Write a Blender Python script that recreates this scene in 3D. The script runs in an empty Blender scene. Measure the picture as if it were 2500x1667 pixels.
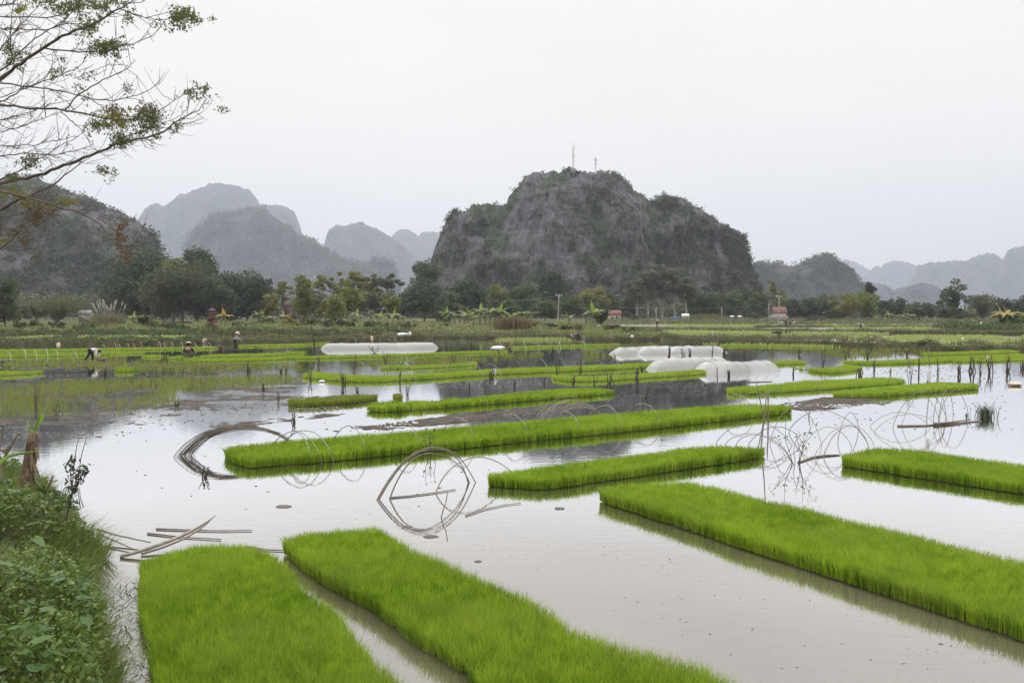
import bpy, math, random
import numpy as np
from mathutils import Vector

sc = bpy.context.scene
COL = sc.collection
PI = math.pi

# ------------------------------------------------------------------ camera
CAMH, FPX, HOR = 3.4, 1900.0, 760.0          # eye height, focal length and horizon row in a 2500 x 1667 picture
PITCH = math.atan((833.5 - HOR) / FPX)
cam_d = bpy.data.cameras.new("camera")
cam = bpy.data.objects.new("camera", cam_d)
COL.objects.link(cam)
cam.location = (0, 0, CAMH)
cam.rotation_euler = (PI / 2 - PITCH, 0, 0)
cam_d.sensor_width = 36.0
cam_d.lens = 36.0 * FPX / 2500.0
cam_d.clip_start = 0.1
cam_d.clip_end = 20000
sc.camera = cam

# ------------------------------------------------------------------ world: bright overcast
SUN_EL, SUN_ROT = math.radians(48), math.radians(-15)
w = bpy.data.worlds.new("World")
sc.world = w
w.use_nodes = True
nt = w.node_tree
nt.nodes.clear()
def wn(t, **k):
    n = nt.nodes.new(t)
    for a, b in k.items():
        setattr(n, a, b)
    return n
out = wn('ShaderNodeOutputWorld')
bg = wn('ShaderNodeBackground')
bg.inputs['Strength'].default_value = 0.1
sky = wn('ShaderNodeTexSky', sky_type='NISHITA')
sky.sun_disc = False
sky.sun_elevation = SUN_EL
sky.sun_rotation = SUN_ROT
sky.air_density = 1.0
sky.dust_density = 4.0
hs = wn('ShaderNodeHueSaturation')
hs.inputs['Saturation'].default_value = 0.25
hs.inputs['Value'].default_value = 1.0
nt.links.new(sky.outputs[0], hs.inputs['Color'])
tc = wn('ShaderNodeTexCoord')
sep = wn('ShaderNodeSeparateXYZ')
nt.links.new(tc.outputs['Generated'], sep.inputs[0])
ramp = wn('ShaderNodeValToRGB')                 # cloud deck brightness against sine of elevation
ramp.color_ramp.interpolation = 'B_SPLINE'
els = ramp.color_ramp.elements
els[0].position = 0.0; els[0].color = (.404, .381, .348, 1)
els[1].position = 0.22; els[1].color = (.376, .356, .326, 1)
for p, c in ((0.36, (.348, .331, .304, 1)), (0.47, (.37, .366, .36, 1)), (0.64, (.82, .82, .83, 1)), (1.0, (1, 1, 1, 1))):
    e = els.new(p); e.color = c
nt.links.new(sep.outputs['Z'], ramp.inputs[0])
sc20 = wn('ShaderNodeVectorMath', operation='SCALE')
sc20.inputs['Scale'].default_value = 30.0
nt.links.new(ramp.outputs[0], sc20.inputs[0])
mp = wn('ShaderNodeMapping')
mp.inputs['Scale'].default_value = (1.0, 1.0, 3.2)
nt.links.new(tc.outputs['Generated'], mp.inputs['Vector'])
cl = wn('ShaderNodeTexNoise')
cl.inputs['Scale'].default_value = 3.0
cl.inputs['Detail'].default_value = 6
cl.inputs['Roughness'].default_value = 0.55
nt.links.new(mp.outputs[0], cl.inputs['Vector'])
clr = wn('ShaderNodeMapRange')
clr.inputs['From Min'].default_value = 0.38
clr.inputs['From Max'].default_value = 0.66
clr.inputs['To Min'].default_value = 0.965
clr.inputs['To Max'].default_value = 1.01
nt.links.new(cl.outputs['Fac'], clr.inputs['Value'])
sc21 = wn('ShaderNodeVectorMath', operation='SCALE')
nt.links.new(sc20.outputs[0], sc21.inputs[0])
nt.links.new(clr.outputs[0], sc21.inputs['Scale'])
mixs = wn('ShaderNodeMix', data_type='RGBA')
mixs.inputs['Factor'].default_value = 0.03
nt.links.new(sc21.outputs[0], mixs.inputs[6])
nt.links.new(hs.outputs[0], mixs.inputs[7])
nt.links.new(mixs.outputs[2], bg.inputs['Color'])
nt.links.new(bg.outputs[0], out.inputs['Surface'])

# ------------------------------------------------------------------ sun behind thin cloud
sun_d = bpy.data.lights.new("sun", 'SUN')
sun_d.energy = 1.5
sun_d.angle = math.radians(25)
sun_d.color = (1.0, 0.97, 0.92)
sun = bpy.data.objects.new("sun", sun_d)
COL.objects.link(sun)
# the sky's sun stands at azimuth SUN_ROT from +Y towards +X
sdir = Vector((math.sin(SUN_ROT) * math.cos(SUN_EL), math.cos(SUN_ROT) * math.cos(SUN_EL), math.sin(SUN_EL)))
sun.rotation_euler = sdir.to_track_quat('Z', 'Y').to_euler()

vs = sc.view_settings
vs.view_transform = 'Standard'
try:
    vs.look = 'None'
except Exception:
    pass
vs.exposure = 0.0
vs.gamma = 1.0
sc.cycles.use_denoising = True
sc.cycles.denoiser = 'OPENIMAGEDENOISE'
sc.cycles.denoising_input_passes = 'RGB_ALBEDO_NORMAL'
sc.cycles.denoising_prefilter = 'NONE'
sc.cycles.max_bounces = 6
sc.cycles.diffuse_bounces = 2
sc.cycles.glossy_bounces = 3
sc.cycles.transmission_bounces = 4
sc.cycles.transparent_max_bounces = 8
sc.cycles.volume_bounces = 0
sc.cycles.use_adaptive_sampling = True
sc.cycles.adaptive_threshold = 0.02
sc.cycles.caustics_reflective = False
sc.cycles.caustics_refractive = False

# ------------------------------------------------------------------ helpers
CT, ST = math.cos(PITCH), math.sin(PITCH)
def ray(px, py):
    u = (px - 1250.0) / FPX
    v = -(py - 833.5) / FPX
    return u, CT + v * ST, -ST + v * CT
def at(px, py, z=0.0):
    """point on the level plane z that stands at this place of the 2500 x 1667 picture"""
    x, y, d = ray(px, py)
    t = (z - CAMH) / d
    return (x * t, y * t, z)
def atd(px, py, Y):
    x, y, d = ray(px, py)
    t = Y / y
    return (x * t, Y, CAMH + d * t)
def dist_of(py):
    return at(1250, py)[1]

_perm = np.random.RandomState(7).permutation(4096)
_val = np.random.RandomState(8).rand(4096)
def vnoise(x, y, z):
    xi = np.floor(x).astype(np.int64); yi = np.floor(y).astype(np.int64); zi = np.floor(z).astype(np.int64)
    fx = x - xi; fy = y - yi; fz = z - zi
    fx = fx * fx * (3 - 2 * fx); fy = fy * fy * (3 - 2 * fy); fz = fz * fz * (3 - 2 * fz)
    def h(a, b, c):
        return _val[_perm[(_perm[(_perm[a & 4095] + b) & 4095] + c) & 4095]]
    r = 0
    for i in (0, 1):
        for j in (0, 1):
            for k in (0, 1):
                r = r + h(xi + i, yi + j, zi + k) * (fx if i else 1 - fx) * (fy if j else 1 - fy) * (fz if k else 1 - fz)
    return r
def fbm(x, y, z, o=4):
    s, a, r = 0, 0.5, 0
    for i in range(o):
        r = r + a * vnoise(x * 2 ** i + 17 * i, y * 2 ** i, z * 2 ** i + 5 * i)
        s += a; a *= 0.5
    return r / s

def tag(o, label=None, cat=None, group=None, kind=None):
    if label: o['label'] = label
    if cat: o['category'] = cat
    if group: o['group'] = group
    if kind: o['kind'] = kind
    return o
def empty(name, loc, label, cat, group=None):
    o = bpy.data.objects.new(name, None)
    COL.objects.link(o)
    o.location = loc
    o.empty_display_size = 0.2
    return tag(o, label, cat, group)

class MB:
    """collects triangles and quads and links them as one mesh object"""
    def __init__(s):
        s.V = []; s.T = []; s.Q = []; s.R = []; s.n = 0
    def add(s, V, F, r=None):
        V = np.asarray(V, float).reshape(-1, 3)
        F = np.asarray(F, np.int64)
        if len(V) == 0: return s
        (s.T if F.shape[1] == 3 else s.Q).append(F + s.n)
        s.V.append(V)
        s.R.append(np.full(len(V), 0.5) if r is None else np.broadcast_to(np.asarray(r, float), (len(V),)))
        s.n += len(V)
        return s
    def box(s, c, d, rz=0.0, taper=1.0):
        x, y, z = d[0] / 2, d[1] / 2, d[2] / 2
        P = np.array([[-x, -y, -z], [x, -y, -z], [x, y, -z], [-x, y, -z], [-x * taper, -y * taper, z], [x * taper, -y * taper, z], [x * taper, y * taper, z], [-x * taper, y * taper, z]])
        ca, sa = math.cos(rz), math.sin(rz)
        P = np.c_[P[:, 0] * ca - P[:, 1] * sa, P[:, 0] * sa + P[:, 1] * ca, P[:, 2]] + np.array(c)
        return s.add(P, [[0, 3, 2, 1], [4, 5, 6, 7], [0, 1, 5, 4], [1, 2, 6, 5], [2, 3, 7, 6], [3, 0, 4, 7]])
    def tube(s, pts, rad, sides=6, r=None, cap=True):
        P = np.asarray(pts, float); n = len(P)
        rad = np.broadcast_to(np.asarray(rad, float), (n,))
        T = np.gradient(P, axis=0)
        T /= np.linalg.norm(T, axis=1)[:, None] + 1e-9
        ref = np.array([0, 0, 1.0]) if abs(T[0, 2]) < 0.9 else np.array([1.0, 0, 0])
        A = np.cross(T, ref); A /= np.linalg.norm(A, axis=1)[:, None] + 1e-9
        B = np.cross(T, A)
        an = np.linspace(0, 2 * PI, sides, endpoint=False)
        V = P[:, None, :] + rad[:, None, None] * (np.cos(an)[None, :, None] * A[:, None, :] + np.sin(an)[None, :, None] * B[:, None, :])
        i = np.arange(n - 1)[:, None] * sides; j = np.arange(sides)[None, :]; j2 = (j + 1) % sides
        F = np.stack([i + j, i + j2, i + sides + j2, i + sides + j], -1).reshape(-1, 4)
        m = s.n
        s.add(V.reshape(-1, 3), F, r)
        if cap:
            for e, base in ((0, 0), (n - 1, (n - 1) * sides)):
                t = [[base, base + k, base + k + 1] for k in range(1, sides - 1)]
                s.T.append(np.asarray(t) + m)
        return s
    def build(s, name, mat, parent=None, smooth=False, loc=None):
        me = bpy.data.meshes.new(name)
        V = np.concatenate(s.V) if s.V else np.zeros((0, 3))
        if not s.R: s.R = [np.zeros(0)]
        if parent is not None and loc is None:
            V = V - np.array(parent_world(parent))
        elif loc is not None:
            V = V - np.array(loc)
        T = np.concatenate(s.T) if s.T else np.zeros((0, 3), int)
        Q = np.concatenate(s.Q) if s.Q else np.zeros((0, 4), int)
        me.vertices.add(len(V)); me.vertices.foreach_set('co', V.astype(np.float32).ravel())
        me.loops.add(T.size + Q.size)
        me.loops.foreach_set('vertex_index', np.concatenate([T.ravel(), Q.ravel()]).astype(np.int32))
        me.polygons.add(len(T) + len(Q))
        st = np.concatenate([np.arange(len(T)) * 3, T.size + np.arange(len(Q)) * 4]).astype(np.int32)
        me.polygons.foreach_set('loop_start', st)
        if smooth:
            me.polygons.foreach_set('use_smooth', np.ones(len(T) + len(Q), bool))
        me.update(calc_edges=True)
        a = me.attributes.new('rnd', 'FLOAT', 'POINT')
        a.data.foreach_set('value', np.concatenate(s.R).astype(np.float32))
        me.materials.append(mat)
        o = bpy.data.objects.new(name, me)
        COL.objects.link(o)
        if loc is not None: o.location = loc
        if parent is not None: o.parent = parent
        return o
def parent_world(o):
    p = Vector(o.location)
    while o.parent:
        o = o.parent
        p += Vector(o.location)
    return p

def blades(P, h, wd, lean, az, rng, mb, r=None, simple=False):
    """grass blades; P roots (n,3), h heights, wd widths, lean sideways reach of the tip, az its direction"""
    n = len(P)
    if n == 0: return
    fa = rng.rand(n) * PI
    W = np.c_[np.cos(fa), np.sin(fa), np.zeros(n)] * (wd / 2)[:, None]
    D = np.c_[np.cos(az), np.sin(az), np.zeros(n)]
    U = np.array([0, 0, 1.0])
    m = P + D * (lean * 0.3)[:, None] + U * (h * 0.6)[:, None]
    t = P + D * lean[:, None] + U * h[:, None]
    rr = rng.rand(n) if r is None else r
    if simple:
        V = np.stack([P - W, P + W, t], 1).reshape(-1, 3)
        F = np.arange(n * 3).reshape(-1, 3)
        mb.add(V, F, np.repeat(rr, 3))
        return
    V = np.stack([P - W, P + W, m + W * 0.9, m - W * 0.9, t], 1).reshape(-1, 3)
    b = np.arange(n)[:, None] * 5
    k = mb.n
    mb.add(V, (b + np.array([[0, 1, 2, 3]])), np.repeat(rr, 5))
    mb.T.append(k + b + np.array([[3, 2, 4]]))

def cards(P, size, rng, mb, r=None, up=0.3, aspect=0.55, droop=0.0):
    """leaf cards: folded diamonds lying every which way"""
    n = len(P)
    if n == 0: return
    size = np.broadcast_to(size, (n,))
    az = rng.rand(n) * 2 * PI
    el = rng.normal(-droop, 0.55, n)
    A = np.c_[np.cos(az) * np.cos(el), np.sin(az) * np.cos(el), np.sin(el)]
    R = rng.normal(0, 1, (n, 3)); R[:, 2] += up
    B = np.cross(A, R); B /= np.linalg.norm(B, axis=1)[:, None] + 1e-9
    N = np.cross(A, B)
    a = (A * (size / 2)[:, None]); b = B * (size * aspect / 2)[:, None]; c = N * (size * 0.12)[:, None]
    V = np.stack([P - a, P + b + c, P + a, P - b + c], 1).reshape(-1, 3)
    i = np.arange(n)[:, None] * 4
    rr = rng.rand(n) if r is None else r
    k = mb.n
    mb.add(V, i + np.array([[0, 1, 2]]), np.repeat(rr, 4))
    mb.T.append(k + i + np.array([[0, 2, 3]]))

def inpoly(X, Y, poly):
    px = np.array([p[0] for p in poly]); py = np.array([p[1] for p in poly])
    c = np.zeros(len(X), bool)
    j = len(px) - 1
    for i in range(len(px)):
        k = ((py[i] > Y) != (py[j] > Y)) & (X < (px[j] - px[i]) * (Y - py[i]) / (py[j] - py[i] + 1e-12) + px[i])
        c ^= k
        j = i
    return c
def hull(pts):
    p = sorted(set((float(a), float(b)) for a, b in pts))
    def half(q):
        h = []
        for c in q:
            while len(h) > 1 and (h[-1][0] - h[-2][0]) * (c[1] - h[-2][1]) - (h[-1][1] - h[-2][1]) * (c[0] - h[-2][0]) <= 0: h.pop()
            h.append(c)
        return h
    return half(p)[:-1] + half(p[::-1])[:-1]
def scatter(poly, dens, rng):
    xs = [p[0] for p in poly]; ys = [p[1] for p in poly]
    A = (max(xs) - min(xs)) * (max(ys) - min(ys))
    n = int(A * dens)
    X = rng.uniform(min(xs), max(xs), n); Y = rng.uniform(min(ys), max(ys), n)
    k = inpoly(X, Y, poly)
    return X[k], Y[k]
def prism(poly, z0, z1, mb):
    """straight-sided slab over a plan outline"""
    import mathutils
    n = len(poly)
    V = [(p[0], p[1], z0) for p in poly] + [(p[0], p[1], z1) for p in poly]
    tri = mathutils.geometry.tessellate_polygon([[Vector((p[0], p[1], 0)) for p in poly]])
    k = mb.n
    mb.add(V, [[i, (i + 1) % n, n + (i + 1) % n, n + i] for i in range(n)])
    mb.T.append(np.asarray([[n + a, n + b, n + c] for a, b, c in tri]) + k)
def sheet(poly, z, mb):
    import mathutils
    tri = mathutils.geometry.tessellate_polygon([[Vector((p[0], p[1], 0)) for p in poly]])
    tri = [(a, b, c) if (poly[b][0] - poly[a][0]) * (poly[c][1] - poly[a][1]) - (poly[b][1] - poly[a][1]) * (poly[c][0] - poly[a][0]) > 0 else (a, c, b) for a, b, c in tri]
    mb.add([(p[0], p[1], z) for p in poly], tri)

# ------------------------------------------------------------------ materials
def newmat(name):
    m = bpy.data.materials.new(name)
    m.use_nodes = True
    m.node_tree.nodes.clear()
    return m, m.node_tree
def N(t, kind, **k):
    n = t.nodes.new(kind)
    for a, b in k.items(): setattr(n, a, b)
    return n
def rgba(c): return (c[0], c[1], c[2], 1)
def plain(name, c, rough=0.7, c2=None, scale=4.0, metal=0.0, bump=0.0, spec=0.4, stretch=(1, 1, 1)):
    m, t = newmat(name)
    o = N(t, 'ShaderNodeOutputMaterial'); p = N(t, 'ShaderNodeBsdfPrincipled')
    p.inputs['Roughness'].default_value = rough
    p.inputs['Metallic'].default_value = metal
    p.inputs['Specular IOR Level'].default_value = spec
    co = N(t, 'ShaderNodeTexCoord'); mp = N(t, 'ShaderNodeMapping'); mp.inputs['Scale'].default_value = stretch
    t.links.new(co.outputs['Object'], mp.inputs[0])
    no = N(t, 'ShaderNodeTexNoise'); no.inputs['Scale'].default_value = scale; no.inputs['Detail'].default_value = 6
    t.links.new(mp.outputs[0], no.inputs['Vector'])
    mx = N(t, 'ShaderNodeMix', data_type='RGBA')
    mx.inputs[6].default_value = rgba(c)
    mx.inputs[7].default_value = rgba(c2 if c2 else [x * 0.7 for x in c])
    rg = N(t, 'ShaderNodeMapRange'); rg.inputs['From Min'].default_value = 0.35; rg.inputs['From Max'].default_value = 0.65
    t.links.new(no.outputs['Fac'], rg.inputs['Value'])
    t.links.new(rg.outputs[0], mx.inputs['Factor'])
    t.links.new(mx.outputs[2], p.inputs['Base Color'])
    if bump:
        b = N(t, 'ShaderNodeBump'); b.inputs['Strength'].default_value = bump; b.inputs['Distance'].default_value = 0.05
        t.links.new(no.outputs['Fac'], b.inputs['Height']); t.links.new(b.outputs[0], p.inputs['Normal'])
    t.links.new(p.outputs[0], o.inputs['Surface'])
    return m
def leafmat(name, c1, c2, trans=0.35, c3=None, patch=0.0, patchscale=0.5, rough=0.55):
    """leaf: colour runs from c1 to c2 leaf by leaf, light shines through"""
    m, t = newmat(name)
    o = N(t, 'ShaderNodeOutputMaterial'); p = N(t, 'ShaderNodeBsdfPrincipled'); tr = N(t, 'ShaderNodeBsdfTranslucent'); mix = N(t, 'ShaderNodeMixShader')
    p.inputs['Roughness'].default_value = rough
    p.inputs['Specular IOR Level'].default_value = 0.35
    a = N(t, 'ShaderNodeAttribute', attribute_name='rnd')
    mx = N(t, 'ShaderNodeMix', data_type='RGBA')
    mx.inputs[6].default_value = rgba(c1); mx.inputs[7].default_value = rgba(c2)
    t.links.new(a.outputs['Fac'], mx.inputs['Factor'])
    col = mx.outputs[2]
    if c3 is not None:
        co = N(t, 'ShaderNodeTexCoord'); no = N(t, 'ShaderNodeTexNoise')
        no.inputs['Scale'].default_value = patchscale; no.inputs['Detail'].default_value = 4
        t.links.new(co.outputs['Object'], no.inputs['Vector'])
        rg = N(t, 'ShaderNodeMapRange'); rg.inputs['From Min'].default_value = 0.42; rg.inputs['From Max'].default_value = 0.68; rg.inputs['To Max'].default_value = patch
        t.links.new(no.outputs['Fac'], rg.inputs['Value'])
        m2 = N(t, 'ShaderNodeMix', data_type='RGBA'); m2.inputs[7].default_value = rgba(c3)
        t.links.new(rg.outputs[0], m2.inputs['Factor']); t.links.new(col, m2.inputs[6])
        col = m2.outputs[2]
    t.links.new(col, p.inputs['Base Color']); t.links.new(col, tr.inputs['Color'])
    mix.inputs[0].default_value = trans
    t.links.new(p.outputs[0], mix.inputs[1]); t.links.new(tr.outputs[0], mix.inputs[2])
    t.links.new(mix.outputs[0], o.inputs['Surface'])
    return m
# ------------------------------------------------------------------ setting materials
def water_mat():
    m, t = newmat('muddy_water')
    o = N(t, 'ShaderNodeOutputMaterial')
    d = N(t, 'ShaderNodeBsdfDiffuse'); g = N(t, 'ShaderNodeBsdfGlossy'); mix = N(t, 'ShaderNodeMixShader')
    g.inputs['Roughness'].default_value = 0.03
    g.inputs['Color'].default_value = (0.96, 0.96, 0.97, 1)
    co = N(t, 'ShaderNodeTexCoord')
    n1 = N(t, 'ShaderNodeTexNoise'); n1.inputs['Scale'].default_value = 0.35; n1.inputs['Detail'].default_value = 5
    t.links.new(co.outputs['Object'], n1.inputs['Vector'])
    mx = N(t, 'ShaderNodeMix', data_type='RGBA'); mx.inputs[6].default_value = (0.095, 0.076, 0.050, 1); mx.inputs[7].default_value = (0.13, 0.108, 0.078, 1)
    rg = N(t, 'ShaderNodeMapRange'); rg.inputs['From Min'].default_value = 0.35; rg.inputs['From Max'].default_value = 0.65
    t.links.new(n1.outputs['Fac'], rg.inputs['Value']); t.links.new(rg.outputs[0], mx.inputs['Factor']); t.links.new(mx.outputs[2], d.inputs['Color'])
    # ripples: long low streaks everywhere, a rougher chop in patches
    mp = N(t, 'ShaderNodeMapping'); mp.inputs['Scale'].default_value = (1.2, 4.0, 1); mp.inputs['Rotation'].default_value = (0, 0, 0.25)
    t.links.new(co.outputs['Object'], mp.inputs[0])
    r1 = N(t, 'ShaderNodeTexNoise'); r1.inputs['Scale'].default_value = 1.6; r1.inputs['Detail'].default_value = 3
    t.links.new(mp.outputs[0], r1.inputs['Vector'])
    r2 = N(t, 'ShaderNodeTexNoise'); r2.inputs['Scale'].default_value = 14; r2.inputs['Detail'].default_value = 2
    t.links.new(co.outputs['Object'], r2.inputs['Vector'])
    pm = N(t, 'ShaderNodeTexNoise'); pm.inputs['Scale'].default_value = 0.09; pm.inputs['Detail'].default_value = 3
    t.links.new(co.outputs['Object'], pm.inputs['Vector'])
    pr = N(t, 'ShaderNodeMapRange'); pr.inputs['From Min'].default_value = 0.52; pr.inputs['From Max'].default_value = 0.66; pr.inputs['To Max'].default_value = 0.35
    t.links.new(pm.outputs['Fac'], pr.inputs['Value'])
    mu = N(t, 'ShaderNodeMath', operation='MULTIPLY'); t.links.new(r2.outputs['Fac'], mu.inputs[0]); t.links.new(pr.outputs[0], mu.inputs[1])
    ad = N(t, 'ShaderNodeMath', operation='MULTIPLY_ADD'); ad.inputs[1].default_value = 0.55
    t.links.new(r1.outputs['Fac'], ad.inputs[0]); t.links.new(mu.outputs[0], ad.inputs[2])
    b = N(t, 'ShaderNodeBump'); b.inputs['Strength'].default_value = 0.11; b.inputs['Distance'].default_value = 0.02
    t.links.new(ad.outputs[0], b.inputs['Height'])
    t.links.new(b.outputs[0], g.inputs['Normal'])
    lw = N(t, 'ShaderNodeLayerWeight'); lw.inputs['Blend'].default_value = 0.5
    t.links.new(b.outputs[0], lw.inputs['Normal'])
    fr = N(t, 'ShaderNodeValToRGB'); ce = fr.color_ramp.elements
    ce[0].position = 0; ce[0].color = (.10, .10, .10, 1); ce[1].position = 1; ce[1].color = (1, 1, 1, 1)
    for q, vv in ((.5, .30), (.62, .42), (.70, .58), (.745, .77), (.79, .95), (.83, .985)):
        x = ce.new(q); x.color = (vv, vv, vv, 1)
    t.links.new(lw.outputs['Facing'], fr.inputs[0])
    t.links.new(fr.outputs[0], mix.inputs[0]); t.links.new(d.outputs[0], mix.inputs[1]); t.links.new(g.outputs[0], mix.inputs[2])
    t.links.new(mix.outputs[0], o.inputs['Surface'])
    return m

def hill_mat(name, rock, rock2, green, gscale, amount, streak):
    """grey limestone with dark cracks whose shade is painted in, pale runs down the cliffs and scrub on it"""
    m, t = newmat(name)
    o = N(t, 'ShaderNodeOutputMaterial'); p = N(t, 'ShaderNodeBsdfPrincipled')
    p.inputs['Roughness'].default_value = 0.95; p.inputs['Specular IOR Level'].default_value = 0.1
    co = N(t, 'ShaderNodeTexCoord')
    def noise(scale, st, det=6, ro=0.6):
        mp = N(t, 'ShaderNodeMapping'); mp.inputs['Scale'].default_value = st
        n = N(t, 'ShaderNodeTexNoise'); n.inputs['Scale'].default_value = scale; n.inputs['Detail'].default_value = det; n.inputs['Roughness'].default_value = ro
        t.links.new(co.outputs['Object'], mp.inputs[0]); t.links.new(mp.outputs[0], n.inputs['Vector'])
        return n.outputs['Fac']
    def rng(s, a, b, lo=0, hi=1):
        r = N(t, 'ShaderNodeMapRange'); r.inputs['From Min'].default_value = a; r.inputs['From Max'].default_value = b
        r.inputs['To Min'].default_value = lo; r.inputs['To Max'].default_value = hi
        t.links.new(s, r.inputs['Value']); return r.outputs[0]
    def mixc(f, a, b):
        x = N(t, 'ShaderNodeMix', data_type='RGBA')
        for s, i in ((a, 6), (b, 7)):
            if isinstance(s, tuple): x.inputs[i].default_value = rgba(s)
            else: t.links.new(s, x.inputs[i])
        t.links.new(f, x.inputs['Factor']); return x.outputs[2]
    c = mixc(rng(noise(gscale * 2.2, (1, 1, 0.35)), 0.35, 0.65), rock, rock2)
    c = mixc(rng(noise(gscale * 5.0, (1.6, 1.6, 0.22), 4), 0.57, 0.68, 0, 0.8), c, streak)
    c = mixc(rng(noise(gscale * 4.2, (1.5, 1.5, 0.35), 6), 0.53, 0.59, 0, 0.75), c, tuple(x * 0.36 for x in rock))  # crack darkness carries relief shade painted into the rock colour
    g = mixc(rng(noise(gscale * 9, (1, 1, 1), 4), 0.4, 0.62), green, tuple(x * 0.5 for x in green))
    c = mixc(rng(noise(gscale, (1, 1, 0.7), 7, 0.68), 0.60 - amount * 0.2, 0.68 - amount * 0.2), c, g)
    t.links.new(c, p.inputs['Base Color'])
    b = N(t, 'ShaderNodeBump'); b.inputs['Strength'].default_value = 1.0; b.inputs['Distance'].default_value = 3.0 / (gscale / 0.035)
    t.links.new(noise(gscale * 6, (1.2, 1.2, 0.45), 8, 0.7), b.inputs['Height']); t.links.new(b.outputs[0], p.inputs['Normal'])
    t.links.new(p.outputs[0], o.inputs['Surface'])
    return m

M = {}
M['water'] = water_mat()
M['earth'] = plain('field_earth', (0.13, 0.115, 0.06), 0.95, (0.075, 0.085, 0.03), 0.25)
M['mud'] = plain('wet_mud', (0.075, 0.06, 0.04), 0.6, (0.045, 0.036, 0.024), 9, bump=0.6)
M['dike'] = plain('dike_soil', (0.10, 0.085, 0.05), 0.95, (0.05, 0.06, 0.022), 1.2, bump=0.5)
M['paddy'] = plain('wet_paddy', (0.15, 0.17, 0.05), 0.5, (0.11, 0.10, 0.055), 0.35, stretch=(0.5, 2, 1))

# ------------------------------------------------------------------ water and ground
m = MB(); sheet([(-6000, -60), (6000, -60), (6000, 6800), (-6000, 6800)], -0.6, m)
tag(m.build('ground', M['earth']), 'brown green plain lying under the paddies and reaching to the hills', 'ground', kind='structure')
m = MB(); sheet([(-160, -30), (160, -30), (340, 260), (-340, 260)], 0.0, m)
tag(m.build('water', M['water']), 'shallow muddy flood water between the seedling beds mirroring the pale sky', 'water', kind='structure')
# dry land behind the paddies
m = MB()
land = [at(-900, 808), at(300, 806), at(480, 807), at(900, 811), at(1000, 806), at(1200, 806), at(1440, 797), at(1460, 787.5), at(2000, 788), at(2600, 787), at(3600, 786), (3500, 6500), (-3500, 6500)]
prism(land, -0.55, 0.3, m)
tag(m.build('terrain', M['earth']), 'low dry land carrying the trees and houses beyond the paddies', 'terrain', kind='structure')

# ------------------------------------------------------------------ hills
def hill(name, outline, D, label, mat, nx=260, ns=70, depth=0.6, rough=0.03, seed=0, crag=1.0):
    P = np.array([atd(px, py, D) for px, py in outline])
    o = np.argsort(P[:, 0], kind='stable'); P = P[o]
    x0, x1 = P[0, 0], P[-1, 0]
    X = np.linspace(x0, x1, nx)
    H = np.interp(X, P[:, 0], P[:, 2])
    Hm = H.max()
    H = np.maximum(H + (fbm(X / Hm * 26, X * 0 + seed, X * 0, 3) - 0.5) * Hm * 0.028 * crag + (fbm(X / Hm * 95, X * 0 + seed, X * 0 + 3, 2) - 0.5) * Hm * 0.020 * crag, 0.02)
    wide = np.convolve(np.pad(H, 12, mode='edge'), np.ones(25) / 25, 'valid')
    dp = depth * (0.35 * Hm + 0.65 * wide) * np.clip(np.minimum(X - x0, x1 - X) / (0.16 * (x1 - x0)), 0.12, 1) ** 0.6
    S = np.linspace(0, 1, ns)
    back = np.linspace(0.05, 1, 14)
    p = 1 - (1 - S) ** 1.75                                  # bulging front face
    p = p + 0.005 * np.sin(S * 34) * (S * (1 - S)) * 4       # ledges
    Zf = H[None, :] * p[:, None]
    Yf = D - dp[None, :] * (1 - S[:, None])
    Zb = H[None, :] * (1 - back[:, None] ** 1.6)
    Yb = D + dp[None, :] * 1.2 * back[:, None]
    Z = np.r_[Zf, Zb]; Y = np.r_[Yf, Yb]; XX = np.broadcast_to(X[None, :], Z.shape).copy()
    k = 1.0 / Hm
    amp = Hm * rough * crag
    sx = np.r_[np.sin(np.pi * S) ** 0.6, np.zeros(14)][:, None]
    g = fbm(XX * k * 16 + seed, Y * k * 6, Z * k * 4.5, 5) - 0.5          # upright ribs
    big = fbm(XX * k * 4 + seed, Y * k * 3, Z * k * 3, 3) - 0.5
    led = fbm(XX * k * 5, Y * k * 4, Z * k * 26 + seed, 3) - 0.5
    Y = Y - sx * amp * (4.0 * g + 7 * big + 0.8 * led)
    Z = Z + sx * amp * 0.5 * led
    Z[0] = -0.7; Z[-1] = -0.7
    V = np.stack([XX, Y, Z], -1).reshape(-1, 3)
    r, c = Z.shape
    i = (np.arange(r - 1)[:, None] * c + np.arange(c - 1)[None, :])
    F = np.stack([i, i + 1, i + c + 1, i + c], -1).reshape(-1, 4)
    mb = MB(); mb.add(V, F)
    ob = mb.build(name, mat, smooth=True)
    tag(ob, label, 'hill', kind='structure')
    return dict(X=X, S=S, V=V.reshape(r, c, 3)[:ns], H=H, Hm=Hm, D=D)

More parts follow.
